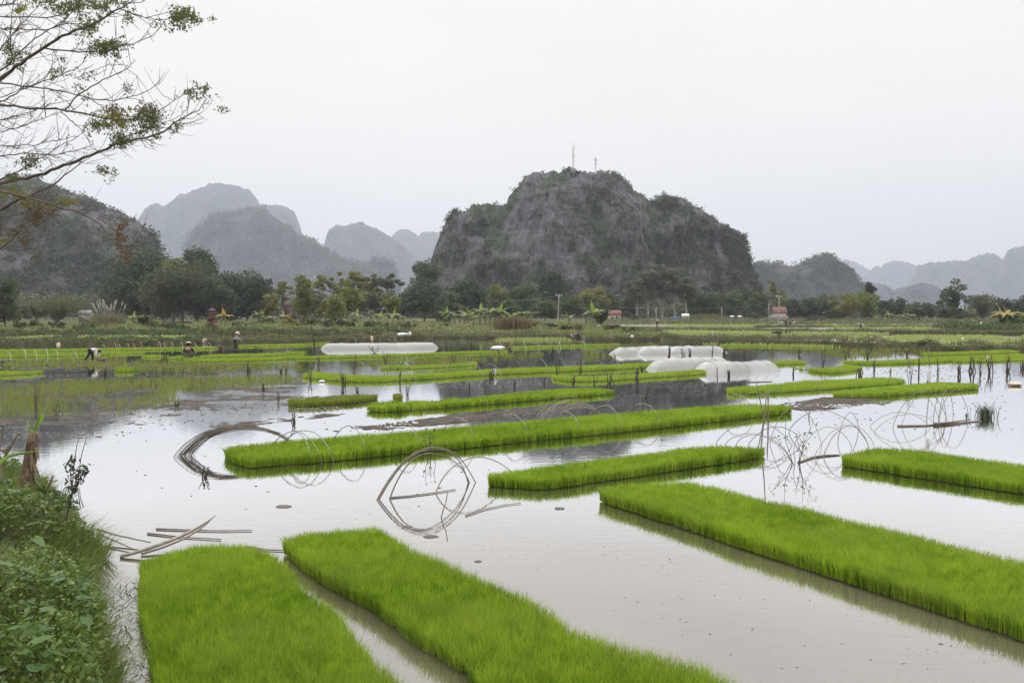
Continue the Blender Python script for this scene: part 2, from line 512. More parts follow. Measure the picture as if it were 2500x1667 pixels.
def scrub(name, hl, n, size, per, mat, label, seed, green_bias=0.0, top=True, spread=1.0):
    """bushes rooted on a hill's face, as one mass nobody could count"""
    rng = np.random.RandomState(seed)
    V = hl['V']; r, c, _ = V.shape
    ii = rng.randint(1, r, n * 3); jj = rng.randint(0, c, n * 3)
    P = V[ii, jj]
    k = 1 / hl['Hm']
    q = fbm(P[:, 0] * k * 5 + 3, P[:, 1] * k * 5, P[:, 2] * k * 4 + seed, 4)
    low = 1 - np.clip(P[:, 2] / hl['Hm'], 0, 1)
    keep = (q + (0.22 if top else 0.5) * (low - 0.5) + green_bias + rng.normal(0, 0.05, len(q))) > 0.53
    if top: keep |= (ii > r - 3) & (rng.rand(len(q)) < 0.28)
    P = P[keep][:n]
    m = MB()
    s = size * rng.uniform(0.5, 1.5, len(P))
    C = np.repeat(P, per, 0); ss = np.repeat(s, per)
    d = np.clip(rng.normal(0, 0.34, (len(C), 3)), -.6, .6) * ss[:, None]
    d[:, 2] = np.abs(d[:, 2]) * 0.9
    rr = np.clip(np.repeat(rng.rand(len(P)), per) * 0.7 + rng.rand(len(C)) * 0.3, 0, 1)
    cards(C + d + np.array([0, -0.1, 0]) * ss[:, None], ss * 0.42, rng, m, rr)
    o = m.build(name, mat)
    tag(o, label, 'scrub', kind='stuff')

rockA, rockB = (0.148, 0.142, 0.149), (0.118, 0.113, 0.119)
gr = (0.078, 0.090, 0.058)
hm_main = hill_mat('limestone_cliff', rockA, rockB, gr, 0.060, 0.55, (0.160, 0.155, 0.160))
hm_left = hill_mat('wooded_limestone', (0.17, 0.16, 0.165), (0.11, 0.106, 0.108), gr, 0.05, 0.62, (0.13, 0.125, 0.125))
hm_far = hill_mat('far_limestone', (0.10, 0.096, 0.095), (0.065, 0.063, 0.062), (0.045, 0.06, 0.035), 0.016, 0.6, (0.24, 0.23, 0.22))
hm_low = hill_mat('scrubby_ridge', (0.105, 0.098, 0.096), (0.07, 0.066, 0.064), (0.05, 0.058, 0.03), 0.025, 0.6, (0.15, 0.145, 0.135))

def z2(pts, ox, oy, s):
    return [(ox + x / s, oy + y / s) for x, y in pts]
main_o = [(990, 790), (1014, 745), (1034, 705), (1048, 655), (1058, 615), (1066, 590), (1078, 567), (1088, 543), (1100, 530), (1111, 518), (1130, 516), (1153, 503), (1172, 497), (1199, 495), (1212, 500), (1226, 506), (1236, 492), (1245, 474), (1262, 456), (1283, 432), (1296, 424), (1310, 422), (1330, 424), (1348, 418), (1365, 421), (1383, 416), (1406, 420), (1425, 419), (1444, 423), (1460, 419), (1471, 416), (1486, 422), (1501, 428), (1515, 440), (1532, 447), (1545, 466), (1560, 472), (1574, 482), (1590, 490), (1597, 490), (1602, 480), (1612, 477), (1631, 480), (1650, 484), (1666, 486), (1685, 500), (1708, 514), (1730, 527), (1746, 536), (1765, 548), (1781, 555), (1795, 562), (1807, 570), (1814, 582), (1816, 604), (1823, 618), (1832, 632), (1838, 655), (1844, 680), (1854, 707), (1866, 730), (1872, 760), (1880, 790)]
H_main = hill('hill', main_o, 420, 'big grey limestone hill with two masts on its flat top', hm_main, 640, 190, 0.55, 0.042, 3)
left_o = [(-520, 790), (-450, 640), (-320, 540), (-160, 490), (-40, 470), (0, 464), (18, 443), (53, 431), (82, 435), (118, 447), (163, 468), (212, 481), (245, 500), (286, 515), (327, 536), (351, 553), (367, 570), (384, 584), (388, 604), (392, 660), (402, 720), (420, 790)]
H_left = hill('hill', left_o, 480, 'wooded grey hill behind the overhanging bare branches, leftmost of all', hm_left, 420, 130, 0.9, 0.04, 11)
a_o = [(300, 790), (310, 700), (330, 560), (347, 531), (359, 504), (384, 497), (408, 507), (412, 497), (437, 477), (462, 469), (486, 461), (514, 448), (545, 450), (580, 453), (608, 463), (624, 481), (635, 500), (664, 500), (696, 502), (718, 517), (727, 541), (731, 570), (745, 600), (800, 700), (830, 790)]
H_a = hill('hill', a_o, 3800, 'tall pale blue hill with a domed top rising between the two darker left hills', hm_far, 260, 60, 0.5, 0.02, 23, 0.8)
b_o = [(430, 790), (455, 640), (469, 600), (475, 571), (498, 543), (520, 527), (539, 520), (571, 520), (608, 513), (625, 508), (640, 509), (657, 519), (676, 535), (712, 560), (727, 572), (756, 583), (791, 604), (823, 621), (850, 633), (871, 645), (885, 640), (897, 640), (919, 634), (947, 635), (963, 653), (972, 685), (985, 720), (1000, 790)]
H_b = hill('hill', b_o, 2200, 'blue grey rounded hill standing behind the dark clump of trees, sloping down to the right', hm_far, 260, 70, 0.55, 0.024, 31, 1.5)
c_o = [(700, 790), (760, 690), (790, 610), (798, 580), (804, 560), (820, 548), (839, 553), (852, 549), (866, 546), (881, 541), (890, 546), (896, 551), (922, 560), (938, 568), (954, 578), (985, 600), (1014, 626), (1060, 670), (1110, 720), (1150, 790)]
H_c = hill('hill', c_o, 3700, 'hazy blue hill with two humps just left of the big limestone hill', hm_far, 200, 60, 0.5, 0.022, 43, 0.8)
d_o = [(900, 790), (930, 640), (956, 578), (967, 565), (986, 557), (1005, 565), (1021, 576), (1030, 567), (1059, 565), (1072, 569), (1120, 600), (1200, 700), (1230, 790)]
H_d = hill('hill', d_o, 5000, 'palest small hill peeping out behind the left flank of the big limestone hill', hm_far, 160, 50, 0.5, 0.02, 51, 0.8)
e_o = [(1740, 790), (1780, 690), (1820, 650), (1840, 646), (1860, 641), (1901, 643), (1920, 648), (1939, 649), (1955, 645), (1969, 641), (1975, 634), (1982, 631), (1997, 627), (2012, 624), (2028, 628), (2045, 634), (2056, 652), (2083, 672), (2097, 690), (2113, 705), (2140, 735), (2175, 790)]
H_e = hill('hill', e_o, 1100, 'dark scrubby ridge with a knobbed end just right of the big limestone hill', hm_low, 240, 70, 0.7, 0.022, 61, 1.5)
f_o = [(1980, 790), (2010, 690), (2048, 637), (2069, 632), (2091, 641), (2105, 650), (2124, 660), (2150, 690), (2200, 740), (2230, 790)]
hill('hill', f_o, 6200, 'faint pale hill showing past the knobbed end of the scrubby ridge', hm_far, 140, 40, 0.5, 0.018, 71, 1.5)
g_o = [(2060, 790), (2095, 700), (2124, 661), (2137, 650), (2154, 652), (2162, 643), (2181, 637), (2208, 638), (2227, 645), (2240, 653), (2280, 690), (2330, 790)]
hill('hill', g_o, 5600, 'faint rounded hill in the middle of the pale ones right of the scrubby ridge', hm_far, 160, 40, 0.5, 0.018, 73, 1.5)
h_o = [(2150, 790), (2200, 720), (2233, 672), (2243, 646), (2254, 647), (2268, 641), (2295, 640), (2328, 636), (2363, 636), (2382, 626), (2400, 620), (2415, 618), (2429, 622), (2440, 630), (2452, 640), (2490, 680), (2560, 790)]
hill('hill', h_o, 4200, 'broad blue hill filling the right background behind the tall lone tree', hm_far, 200, 50, 0.5, 0.02, 79, 1.5)
i_o = [(2400, 790), (2430, 690), (2452, 635), (2457, 624), (2464, 609), (2483, 604), (2500, 600), (2560, 592), (2640, 610), (2750, 660), (2900, 790)]
hill('hill', i_o, 3900, 'steep blue hill cut off by the right edge of the picture', hm_far, 160, 50, 0.5, 0.02, 83, 1.5)
j_o = [(2130, 790), (2155, 745), (2173, 712), (2186, 707), (2200, 702), (2225, 698), (2249, 690), (2274, 694), (2295, 703), (2317, 736), (2340, 790)]
hill('hill', j_o, 2300, 'small dark hill with pale cliff streaks in front of the broad blue hill', hm_far, 140, 50, 0.5, 0.025, 89, 1.5)
k_o = [(2060, 790), (2080, 710), (2099, 688), (2132, 692), (2159, 695), (2178, 706), (2200, 736), (2225, 790)]
hill('hill', k_o, 2700, 'low hazy hill with a pale cliff right behind the end of the scrubby ridge', hm_far, 120, 40, 0.5, 0.022, 97, 1.5)

M['scrub'] = leafmat('scrub_leaf', (0.064, 0.075, 0.044), (0.112, 0.12, 0.074), 0.3)
M['scrub_pale'] = leafmat('pale_scrub_leaf', (0.080, 0.088, 0.060), (0.125, 0.132, 0.095), 0.3)
M['scrub_dry'] = leafmat('dry_scrub_leaf', (0.105, 0.096, 0.088), (0.075, 0.07, 0.062), 0.2)
scrub('hillside_scrub', H_main, 2600, 2.6, 16, M['scrub'], 'dark green bushes growing on the cliffs of the big limestone hill', 5, -0.055)
scrub('hillside_scrub', H_main, 1500, 1.6, 10, M['scrub_dry'], 'grey leafless scrub on the cliffs of the big limestone hill', 9, -0.03)
scrub('hillside_scrub', H_left, 4500, 3.2, 14, M['scrub_pale'], 'green woodland covering the leftmost hill', 6, -0.05)
scrub('hillside_scrub', H_left, 2600, 4.2, 14, M['scrub'], 'darker woodland on the lower slopes of the leftmost hill', 16, -0.06, False)
scrub('hillside_scrub', H_left, 2200, 2.6, 10, M['scrub_dry'], 'grey leafless scrub on the leftmost hill', 19, -0.01)
scrub('hillside_scrub', H_b, 2500, 14, 8, M['scrub_pale'], 'woodland on the blue grey rounded hill behind the clump of trees', 7, 0.04)
scrub('hillside_scrub', H_e, 2600, 6.5, 8, M['scrub_pale'], 'scrub on the ridge right of the big limestone hill', 8, 0.04)

# steps climbing the big hill: laid on its front face
V = H_main['V']
def on_hill(px, py):
    best, bp = 1e9, None
    P = V.reshape(-1, 3)
    d = np.stack([(P[:, 0]) / P[:, 1], (P[:, 2] - CAMH) / P[:, 1]], 1)
    x, y, z = ray(px, py)
    k = np.argmin((d[:, 0] - x / y) ** 2 + (d[:, 1] - z / y) ** 2)
    return P[k]
pth = [(1486, 466), (1510, 483), (1534, 503), (1553, 517), (1562, 527), (1564, 550), (1565, 578), (1568, 593), (1580, 615), (1588, 636), (1598, 655), (1607, 668)]
pp = [on_hill(*q) + np.array([0, -0.9, 0.9]) for q in pth]
pf = []
for a, b in zip(pp[:-1], pp[1:]):
    for s in np.linspace(0, 1, 5)[:-1]: pf.append(a * (1 - s) + b * s)
pf.append(pp[-1])
m = MB(); m.tube(pf, 0.34, 5)
M['stairs'] = plain('pale_stone', (0.17, 0.155, 0.135), 0.9)
tag(m.build('stone_path', M['stairs']), 'pale stone path climbing the right shoulder of the big limestone hill', 'path', kind='structure')

# shallow mud showing through the water: a bumpy bottom that breaks the surface here and there
M['wetmud'] = plain('wet_shallow_mud', (0.085, 0.070, 0.055), 0.85, (0.044, 0.036, 0.028), 2.5, bump=0.5, spec=0.12)
def mudflat(label, pxpoly, step, lift, seed, fx=.5, fy=1.1):
    poly = [at(x, y)[:2] for x, y in pxpoly]
    xs = [p[0] for p in poly]; ys = [p[1] for p in poly]
    gx, gy = np.meshgrid(np.arange(min(xs), max(xs), step), np.arange(min(ys), max(ys), step * .8))
    ins = inpoly(gx.ravel(), gy.ravel(), poly).reshape(gx.shape)
    z = (fbm(gx * fx + seed, gy * fy, gx * 0, 5) - .5) * .16 + (fbm(gx * 5, gy * 7, gx * 0 + seed, 3) - .5) * .10 + lift
    z = np.clip(np.where(ins, z, -.05), -.05, .028)
    r, c = gx.shape; i = np.arange(r - 1)[:, None] * c + np.arange(c - 1)[None]
    m = MB(); F = np.stack([i, i + 1, i + c + 1, i + c], -1).reshape(-1, 4); zf = z.ravel()
    F = F[(zf[F] > -.001).any(1)]
    m.add(np.stack([gx, gy, z], -1).reshape(-1, 3), F)
    tag(m.build('mud_flat', M['wetmud'], smooth=True), label, 'mud', kind='structure')
mudflat('wet mud breaking the surface of the left paddy', [(-80, 1075), (-80, 925), (700, 915), (760, 930), (700, 960), (900, 960), (880, 1006), (640, 1040), (420, 1045), (240, 1070)], .09, -.026, 3)
mudflat('ridge of wet mud behind the middle of the longest bed', [(790, 1052), (960, 1030), (1180, 1008), (1440, 985), (1430, 1000), (1180, 1026), (900, 1054)], .07, .004, 7)
mudflat('wet mud between the far beds at left', [(-80, 905), (-80, 876), (260, 876), (620, 888), (740, 900), (700, 915), (240, 910)], .14, -.026, 9)
mudflat('weedy mud between the long narrow right bed and the longest bed', [(1880, 992), (2010, 970), (2230, 976), (2110, 996), (1960, 1002)], .09, .002, 15)
# ------------------------------------------------------------------ rice
M['rice'] = leafmat('seedling_leaf', (0.100, 0.205, 0.006), (0.375, 0.52, 0.036), 0.45, (0.32, 0.40, 0.055), 0.5, 0.7)
M['rice_far'] = leafmat('far_seedling_leaf', (0.20, 0.32, 0.020), (0.38, 0.50, 0.06), 0.45, (0.36, 0.43, 0.08), 0.5, 0.4)
M['rice_olive'] = leafmat('olive_seedling_leaf', (0.15, 0.21, 0.02), (0.25, 0.31, 0.045), 0.4, (0.27, 0.27, 0.06), 0.6, 0.8)
M['rice_young'] = leafmat('young_rice_leaf', (0.17, 0.215, 0.035), (0.27, 0.31, 0.065), 0.4, (0.25, 0.25, 0.07), 0.5, 0.3)
M['rice_field'] = leafmat('field_rice_leaf', (0.33, 0.40, 0.11), (0.44, 0.50, 0.17), 0.42, (0.34, 0.36, 0.15), 0.6, 0.05)

_seed = [100]
def rs():
    _seed[0] += 1
    return np.random.RandomState(_seed[0])

def bed(label, poly, h0=0.28, mat='rice', tuft=False, dens=1.0, group='seedling beds in the flooded field'):
    rng = rs(); h = h0 * 0.80
    cx = sum(p[0] for p in poly) / len(poly); cy = sum(p[1] for p in poly) / len(poly)
    e = empty('seedling_bed', (cx, cy, 0), label, 'seedling bed', group)
    Q = np.array(poly + poly[:1]); L = np.r_[0, np.cumsum(np.linalg.norm(np.diff(Q, axis=0), axis=1))]
    t = np.arange(0, L[-1], max(.10, cy / 140)); rx = np.interp(t, L, Q[:, 0]); ry = np.interp(t, L, Q[:, 1])
    tx = np.gradient(rx); ty = np.gradient(ry); ln_ = np.hypot(tx, ty) + 1e-9; sg = 1 if sum(Q[i, 0] * Q[i + 1, 1] - Q[i + 1, 0] * Q[i, 1] for i in range(len(Q) - 1)) > 0 else -1
    of = -.085 + .04 * fbm(rx * 1.6, ry * 1.6, rx * 0 + _seed[0], 4)
    mb = MB(); prism([(a, b) for a, b in zip(rx + sg * ty / ln_ * of, ry - sg * tx / ln_ * of)], -0.2, 0.004, mb); mb.build('mud_base', M['wetmud'], e)
    near = min(p[1] for p in poly)
    far = max(p[1] for p in poly)
    mb = MB()
    # blades drawn thicker and fewer with distance, split into distance bands
    edges = [near]
    while edges[-1] < far: edges.append(edges[-1] * 1.18 + 0.2)
    for a, b in zip(edges[:-1], edges[1:]):
        d = (a + b) / 2
        px = d / 778.0
        sp = max(0.0130, px * 0.90)
        X, Y = scatter(poly, dens / sp ** 2, rng)
        k = (Y >= a) & (Y < b); X = X[k]; Y = Y[k]
        k = inpoly(X + .13 * (vnoise(X * 3.1, Y * 3.1, X * 0 + 1.5) - .5), Y + .13 * (vnoise(X * 3.1, Y * 3.1, X * 0 + 8.5) - .5), poly); X = X[k]; Y = Y[k]
        n = len(X)
        if n == 0: continue
        hv = 0.88 + 0.24 * fbm(X * 1.3, Y * 1.3, X * 0 + _seed[0], 3) + rng.normal(0, 0.07, n) + 0.26 * (fbm(X * 11, Y * 11, X * 0 + 2, 2) - 0.5)
        if tuft:
            q = vnoise(X * 2.6, Y * 2.6, X * 0 + 4.4)
            kk = q > 0.34; X, Y, hv, q = X[kk], Y[kk], hv[kk], q[kk]; n = len(X)
            hv = hv * (0.55 + 0.75 * q)
        P = np.c_[X, Y, np.full(n, 0.02)]
        hh = h * np.clip(hv, 0.5, 1.25)
        wd = np.full(n, max(0.0060, px * 0.62)) * rng.uniform(0.7, 1.25, n)
        az = rng.rand(n) * 2 * PI
        ln = np.abs(rng.normal(0.27, 0.20, n)) * hh * (1.6 if tuft else 1.0)
        rr = np.clip(0.45 * rng.rand(n) + 0.30 + 0.7 * (fbm(X * 0.9, Y * 0.9, X * 0 + 9, 3) - 0.5) + 0.8 * (fbm(X * 11, Y * 11, X * 0 + 2, 2) - 0.5) + 0.9 * (vnoise(X * 24, Y * 24, X * 0 + 6) - 0.5), 0, 1)  # low clumps darker: shade of the gaps put into the blade tone
        blades(P, hh, wd, ln, az, rng, mb, rr, simple=(d > 34))
    mb.build('seedlings', M[mat], e)
    return e
def tb(back, front, h):
    """bed outline: back rim traced at the top of the leaves, front rim traced at the water"""
    return hull([at(x, y, h * 0.8)[:2] for x, y in back] + [at(x, y, 0)[:2] for x, y in front])
def strip(front, wdt):
    F = [at(x, y, 0)[:2] for x, y in front]
    return F + [(x + 0.0, y + wdt) for x, y in reversed(F)]

bed('nearest left seedling bed, cut off by the bottom edge, beside the weedy bank channel',
    [at(x, y, .21)[:2] for x, y in [(338, 1366), (400, 1345), (475, 1330), (590, 1326), (640, 1340), (690, 1362), (752, 1440), (842, 1500), (925, 1608), (1010, 1675), (1180, 1830), (420, 1830), (378, 1680), (362, 1560), (340, 1460)]], 0.27)
bed('wide seedling bed at bottom centre with a narrow muddy channel along its left side',
    [at(x, y, .21)[:2] for x, y in [(690, 1318), (760, 1302), (860, 1290), (925, 1287), (1000, 1336), (1095, 1377), (1210, 1428), (1298, 1462), (1386, 1522), (1500, 1570), (1700, 1622), (1765, 1654), (1990, 1760), (1300, 1800)]] + [at(x, y, 0)[:2] for x, y in [(1140, 1662), (1006, 1577), (906, 1497), (761, 1417), (700, 1362)]], 0.29)
bed('long broad seedling bed running from the centre to the lower right edge',
    tb([(1463, 1192), (1520, 1183), (1586, 1177), (1678, 1174), (1759, 1192), (1861, 1223), (2014, 1259), (2116, 1287), (2244, 1312), (2397, 1343), (2500, 1368), (2640, 1404), (3000, 1497)],
       [(3000, 1737), (2640, 1575), (2500, 1512), (2380, 1480), (2261, 1447), (2108, 1410), (1972, 1376), (1836, 1342), (1734, 1309), (1640, 1281), (1555, 1254), (1470, 1229)], .28), 0.29)
bed('short seedling bed tapering to the right, just above the long broad bed at lower right',
    tb([(1192, 1162), (1207, 1152), (1300, 1140), (1404, 1128), (1504, 1116), (1600, 1101), (1688, 1089), (1739, 1087), (1810, 1091), (1862, 1097)],
       [(1868, 1113), (1800, 1124), (1683, 1141), (1600, 1155), (1504, 1171), (1420, 1185), (1351, 1196), (1300, 1197), (1242, 1193), (1196, 1180)], .27), 0.27)
bed('longest seedling bed across the middle, spanned by a row of thin bamboo hoops',
    tb([(543, 1092), (591, 1085), (744, 1073), (880, 1062), (1012, 1052), (1150, 1039), (1300, 1027), (1420, 1015), (1555, 1004), (1660, 996), (1759, 989), (1836, 985), (1912, 989), (1932, 994)],
       [(1934, 1008), (1840, 1018), (1759, 1029), (1660, 1041), (1555, 1054), (1430, 1064), (1300, 1075), (1165, 1089), (1012, 1104), (900, 1117), (783, 1131), (690, 1138), (607, 1145), (565, 1133), (547, 1115)], .28), 0.29)
bed('seedling bed cut off by the right edge, above the long broad bed',
    tb([(2056, 1115), (2065, 1105), (2105, 1097), (2142, 1092), (2244, 1097), (2371, 1115), (2500, 1133), (2640, 1154), (3000, 1208)],
       [(3000, 1287), (2640, 1222), (2500, 1197), (2420, 1187), (2346, 1177), (2218, 1159), (2150, 1151), (2091, 1143), (2057, 1131)], .28), 0.28)
bed('long narrow seedling bed behind the tangle of bent bamboo at right',
    tb([(1774, 950), (1810, 943), (1963, 928), (2060, 924), (2116, 921), (2188, 921), (2211, 926)],
       [(2213, 937), (2140, 943), (2065, 949), (1980, 955), (1912, 960), (1850, 963), (1790, 963), (1774, 957)], .26), 0.27, 'rice_far')
bed('pointed seedling bed lowest of the pair at right, near the leaning bamboo arcs',
    tb([(2032, 960), (2116, 950), (2244, 935), (2295, 931), (2371, 935), (2387, 940)],
       [(2388, 947), (2330, 954), (2269, 960), (2200, 966), (2142, 971), (2091, 971), (2036, 966)], .25), 0.25, 'rice_far')
bed('ragged tufted seedling bed with uneven clumps left of centre',
    tb([(895, 993), (920, 984), (974, 980), (1040, 977), (1118, 974)], [(1118, 995), (1060, 1000), (974, 1006), (930, 1008), (897, 1003)], .2), 0.27, 'rice', True)
bed('smooth seedling bed continuing the ragged tufted one to the right',
    tb([(1120, 974), (1180, 966), (1300, 953), (1380, 947), (1453, 945), (1500, 951)], [(1503, 963), (1400, 971), (1300, 979), (1165, 991), (1120, 995)], .25), 0.25)
bed('yellowish olive seedling bed left of the ragged tufted one',
    tb([(703, 975), (740, 972), (783, 970), (840, 964), (878, 962), (924, 964)], [(926, 974), (897, 981), (850, 987), (783, 993), (740, 995), (706, 994)], .23), 0.25, 'rice_olive')
bed('tiny square olive patch of seedlings behind the ragged tufted bed', tb([(959, 962), (982, 961)], [(983, 978), (959, 979)], .2), 0.24, 'rice_olive')
F1 = [(738, 922), (760, 926), (789, 929), (853, 934), (930, 934), (1000, 930), (1083, 925), (1150, 920), (1210, 916), (1300, 912), (1400, 908), (1493, 904), (1560, 900), (1612, 897)]
bed('long bright bed with many thin hoops, left of the nearest plastic tunnels', strip(F1, 2.2), 0.28, 'rice_far')
bed('short seedling bed just behind the left half of the long hooped bed', strip([(928, 902), (990, 902), (1057, 900), (1110, 897), (1162, 893)], 1.4), 0.24, 'rice_far')
bed('seedling bed in front of the nearest plastic tunnels, dry stumps along its near side', strip([(1350, 927), (1383, 933), (1440, 933), (1493, 931), (1560, 926), (1632, 921), (1690, 917), (1728, 914)], 1.6), 0.25, 'rice_far')
bed('very long thin bed in front of the long white tunnel', strip([(446, 884), (550, 883), (650, 881), (700, 878), (830, 875), (955, 872), (1045, 868), (1134, 864), (1238, 862)], 1.5), 0.24, 'rice_far')
bed('thin seedling bed behind the squatting worker in a dark jacket', strip([(408, 877), (450, 879), (484, 875), (560, 872), (650, 870), (734, 864)], 2.0), 0.25, 'rice_far')
bed('little seedling bed just left of the squatting worker', strip([(342, 873), (380, 874), (406, 871)], 1.3), 0.22, 'rice_far')
bed('short seedling bed behind the bending worker in a white shirt', strip([(262, 866), (300, 866), (337, 864)], 1.4), 0.22, 'rice_far')
bed('seedling bed at the left edge, curled white hoops along its near side', strip([(-60, 874), (60, 873), (150, 871), (258, 867)], 1.6), 0.26, 'rice_far')
bed('farther long seedling bed at left, behind the two working farmers', strip([(-60, 860), (80, 859), (250, 856), (400, 854), (517, 852)], 1.6), 0.24, 'rice_far')
bed('narrow bright seedling bed right of the standing worker with a pole', strip([(578, 847), (650, 846), (735, 844), (797, 840)], 1.7), 0.24, 'rice_far')
bed('farthest small seedling bed peeping out behind the long white tunnel', strip([(779, 834), (860, 832), (952, 828)], 1.9), 0.26, 'rice_far')
bed('narrow seedling bed in the middle, starting at the crumpled white plastic heap', strip([(1241, 852), (1300, 850), (1400, 847), (1516, 844)], 1.7), 0.24, 'rice_far')
bed('far narrow seedling bed at right below the shrubby dike', strip([(1770, 846), (1830, 846), (1900, 847), (1970, 848), (2033, 848)], 1.7), 0.24, 'rice_far')
bed('seedling bed in the right middle with a dry stump at its right end', strip([(1962, 903), (1990, 910), (2027, 913), (2070, 909), (2107, 903)], 1.9), 0.27, 'rice_far')
bed('short seedling bed touching the right end of the nearest plastic tunnel', strip([(1892, 893), (1930, 891), (1970, 889)], 1.9), 0.25, 'rice_far')
bed('long seedling bed at right passing behind the white cloth on a pole', strip([(2084, 890), (2120, 891), (2155, 891), (2230, 888), (2308, 884), (2380, 879), (2500, 874), (2600, 870)], 2.0), 0.24, 'rice_far')
bed('rearmost seedling bed at the right edge under the shrubby dike', strip([(2280, 869), (2350, 867), (2430, 864), (2490, 861)], 1.9), 0.25, 'rice_far')
bed('front seedling bed at the right edge with stumps standing before it', strip([(2309, 882), (2334, 885), (2400, 885), (2500, 881), (2600, 877)], 1.5), 0.22, 'rice_far')
bed('small thick seedling bed cut off by the left edge', strip([(-40, 918), (30, 918), (78, 915)], 1.3), 0.27, 'rice_far')
bed('small tufted square of seedlings below the bending worker', strip([(277, 908), (303, 910), (328, 907)], 1.3), 0.30, 'rice')

# transplanted young rice: rows of little tufts
def young(label, pxpoly, step, hgt, mat, per, wmin, seed, fill=0.85, z=0.0, jit=0.25):
    rng = np.random.RandomState(seed)
    poly = [at(x, y, z)[:2] for x, y in pxpoly]
    xs = [p[0] for p in poly]; ys = [p[1] for p in poly]
    gx, gy = np.meshgrid(np.arange(min(xs), max(xs), step), np.arange(min(ys), max(ys), step))
    X = gx.ravel(); Y = gy.ravel()
    X = X + 0.10 * Y + rng.normal(0, step * jit, len(X)); Y = Y + rng.normal(0, step * jit, len(Y))
    k = inpoly(X, Y, poly) & (rng.rand(len(X)) < fill) & (fbm(X * .25, Y * .25, X * 0 + seed, 3) > 0.36)
    X = np.repeat(X[k], per); Y = np.repeat(Y[k], per); n = len(X)
    P = np.c_[X + rng.normal(0, 0.02, n), Y + rng.normal(0, 0.02, n), np.full(n, z)]
    hh = hgt * rng.uniform(0.6, 1.2, n)
    wd = np.maximum(0.008, Y / 778.0 * wmin)
    mb = MB()
    blades(P, hh, wd, hh * np.abs(rng.normal(0.35, 0.2, n)), rng.rand(n) * 2 * PI, rng, mb, simple=True)
    o = mb.build('young_rice', M[mat])
    tag(o, label, 'young rice', kind='stuff')
young('rows of newly planted rice tufts in the left foreground paddy', [(-60, 934), (150, 932), (300, 930), (520, 922), (690, 918), (740, 926), (690, 938), (560, 948), (430, 955), (440, 985), (330, 1002), (120, 1012), (-60, 1016)], 0.25, 0.26, 'rice_young', 5, 0.45, 1, 0.80)
young('newly planted rice around the bending worker and his blue tub', [(-40, 876), (250, 874), (420, 886), (640, 890), (740, 892), (740, 900), (500, 906), (360, 905), (200, 898), (-40, 898)], 0.36, 0.26, 'rice_young', 4, 0.8, 2, 0.8)
young('newly planted rice in front of the very long thin bed', [(720, 884), (960, 878), (1240, 866), (1330, 864), (1330, 884), (1150, 888), (940, 893), (820, 894), (720, 896)], 0.4, 0.26, 'rice_young', 4, 0.8, 3, 0.85)
young('newly planted rice between the long beds and the middle tunnels', [(1240, 855), (1400, 849), (1500, 849), (1510, 872), (1460, 878), (1300, 886), (1240, 884)], 0.45, 0.26, 'rice_young', 4, 0.8, 4, 0.6)
young('sparse planted rice right of the middle tunnels', [(1790, 849), (2040, 851), (2260, 852), (2280, 864), (2120, 874), (1960, 878), (1840, 872), (1800, 860)], 0.5, 0.26, 'rice_young', 4, 0.8, 5, 0.55)
young('planted rice strip along the water behind the long white tunnel', [(1000, 838), (1060, 829), (1200, 827), (1380, 826), (1400, 832), (1200, 834), (1080, 838)], 0.5, 0.28, 'rice_field', 4, 0.9, 6, 0.9)
young('strip of planted rice between the two left hedged dikes', [(-60, 829), (-60, 821), (250, 821), (480, 821), (480, 826), (250, 827)], 0.5, 0.3, 'rice_field', 4, 0.9, 7, 0.95, 0.05)
young('planted rice in front of the shrubby right dike', [(1520, 838), (1700, 832), (2000, 842), (2060, 850), (1800, 846), (1540, 843)], 0.6, 0.28, 'rice_field', 4, 0.9, 8, 0.9)

# the wide green paddies to the right, farther off
def field(label, pxpoly, seed, step=0.5, fill=0.97, mat='rice_field', hgt=0.33):
    poly = [at(x, y, 0.03)[:2] for x, y in pxpoly]
    m = MB(); sheet(poly, 0.02, m)
    tag(m.build('paddy_ground', M['paddy']), label.replace('rice paddy', 'wet soil of the paddy'), 'paddy', kind='structure')
    young(label, pxpoly, step, hgt, mat, 3, 1.0, seed, fill, 0.02, 0.4)
field('pale green rice paddy just behind the shrubby right dike', [(1960, 838), (2200, 842), (2330, 846), (2620, 851), (2620, 822), (2300, 820), (2160, 819), (2030, 824), (1920, 830)], 21)
field('pale green rice paddy strip left of the shrubby right dike', [(1450, 815), (1640, 808), (2000, 812), (2170, 814), (2170, 817), (1900, 816), (1640, 815), (1590, 822)], 22)
field('pale green rice paddy in the right distance with a bending worker', [(1960, 809), (2620, 813), (2620, 801), (2300, 798), (1980, 798.5), (1850, 800)], 23, 0.8)
field('farthest strip of green rice paddy along the tree line', [(1450, 795), (1590, 797.5), (1950, 798), (2480, 797.5), (2620, 797), (2620, 790.5), (1460, 790.5)], 24, 0.9, 0.97)

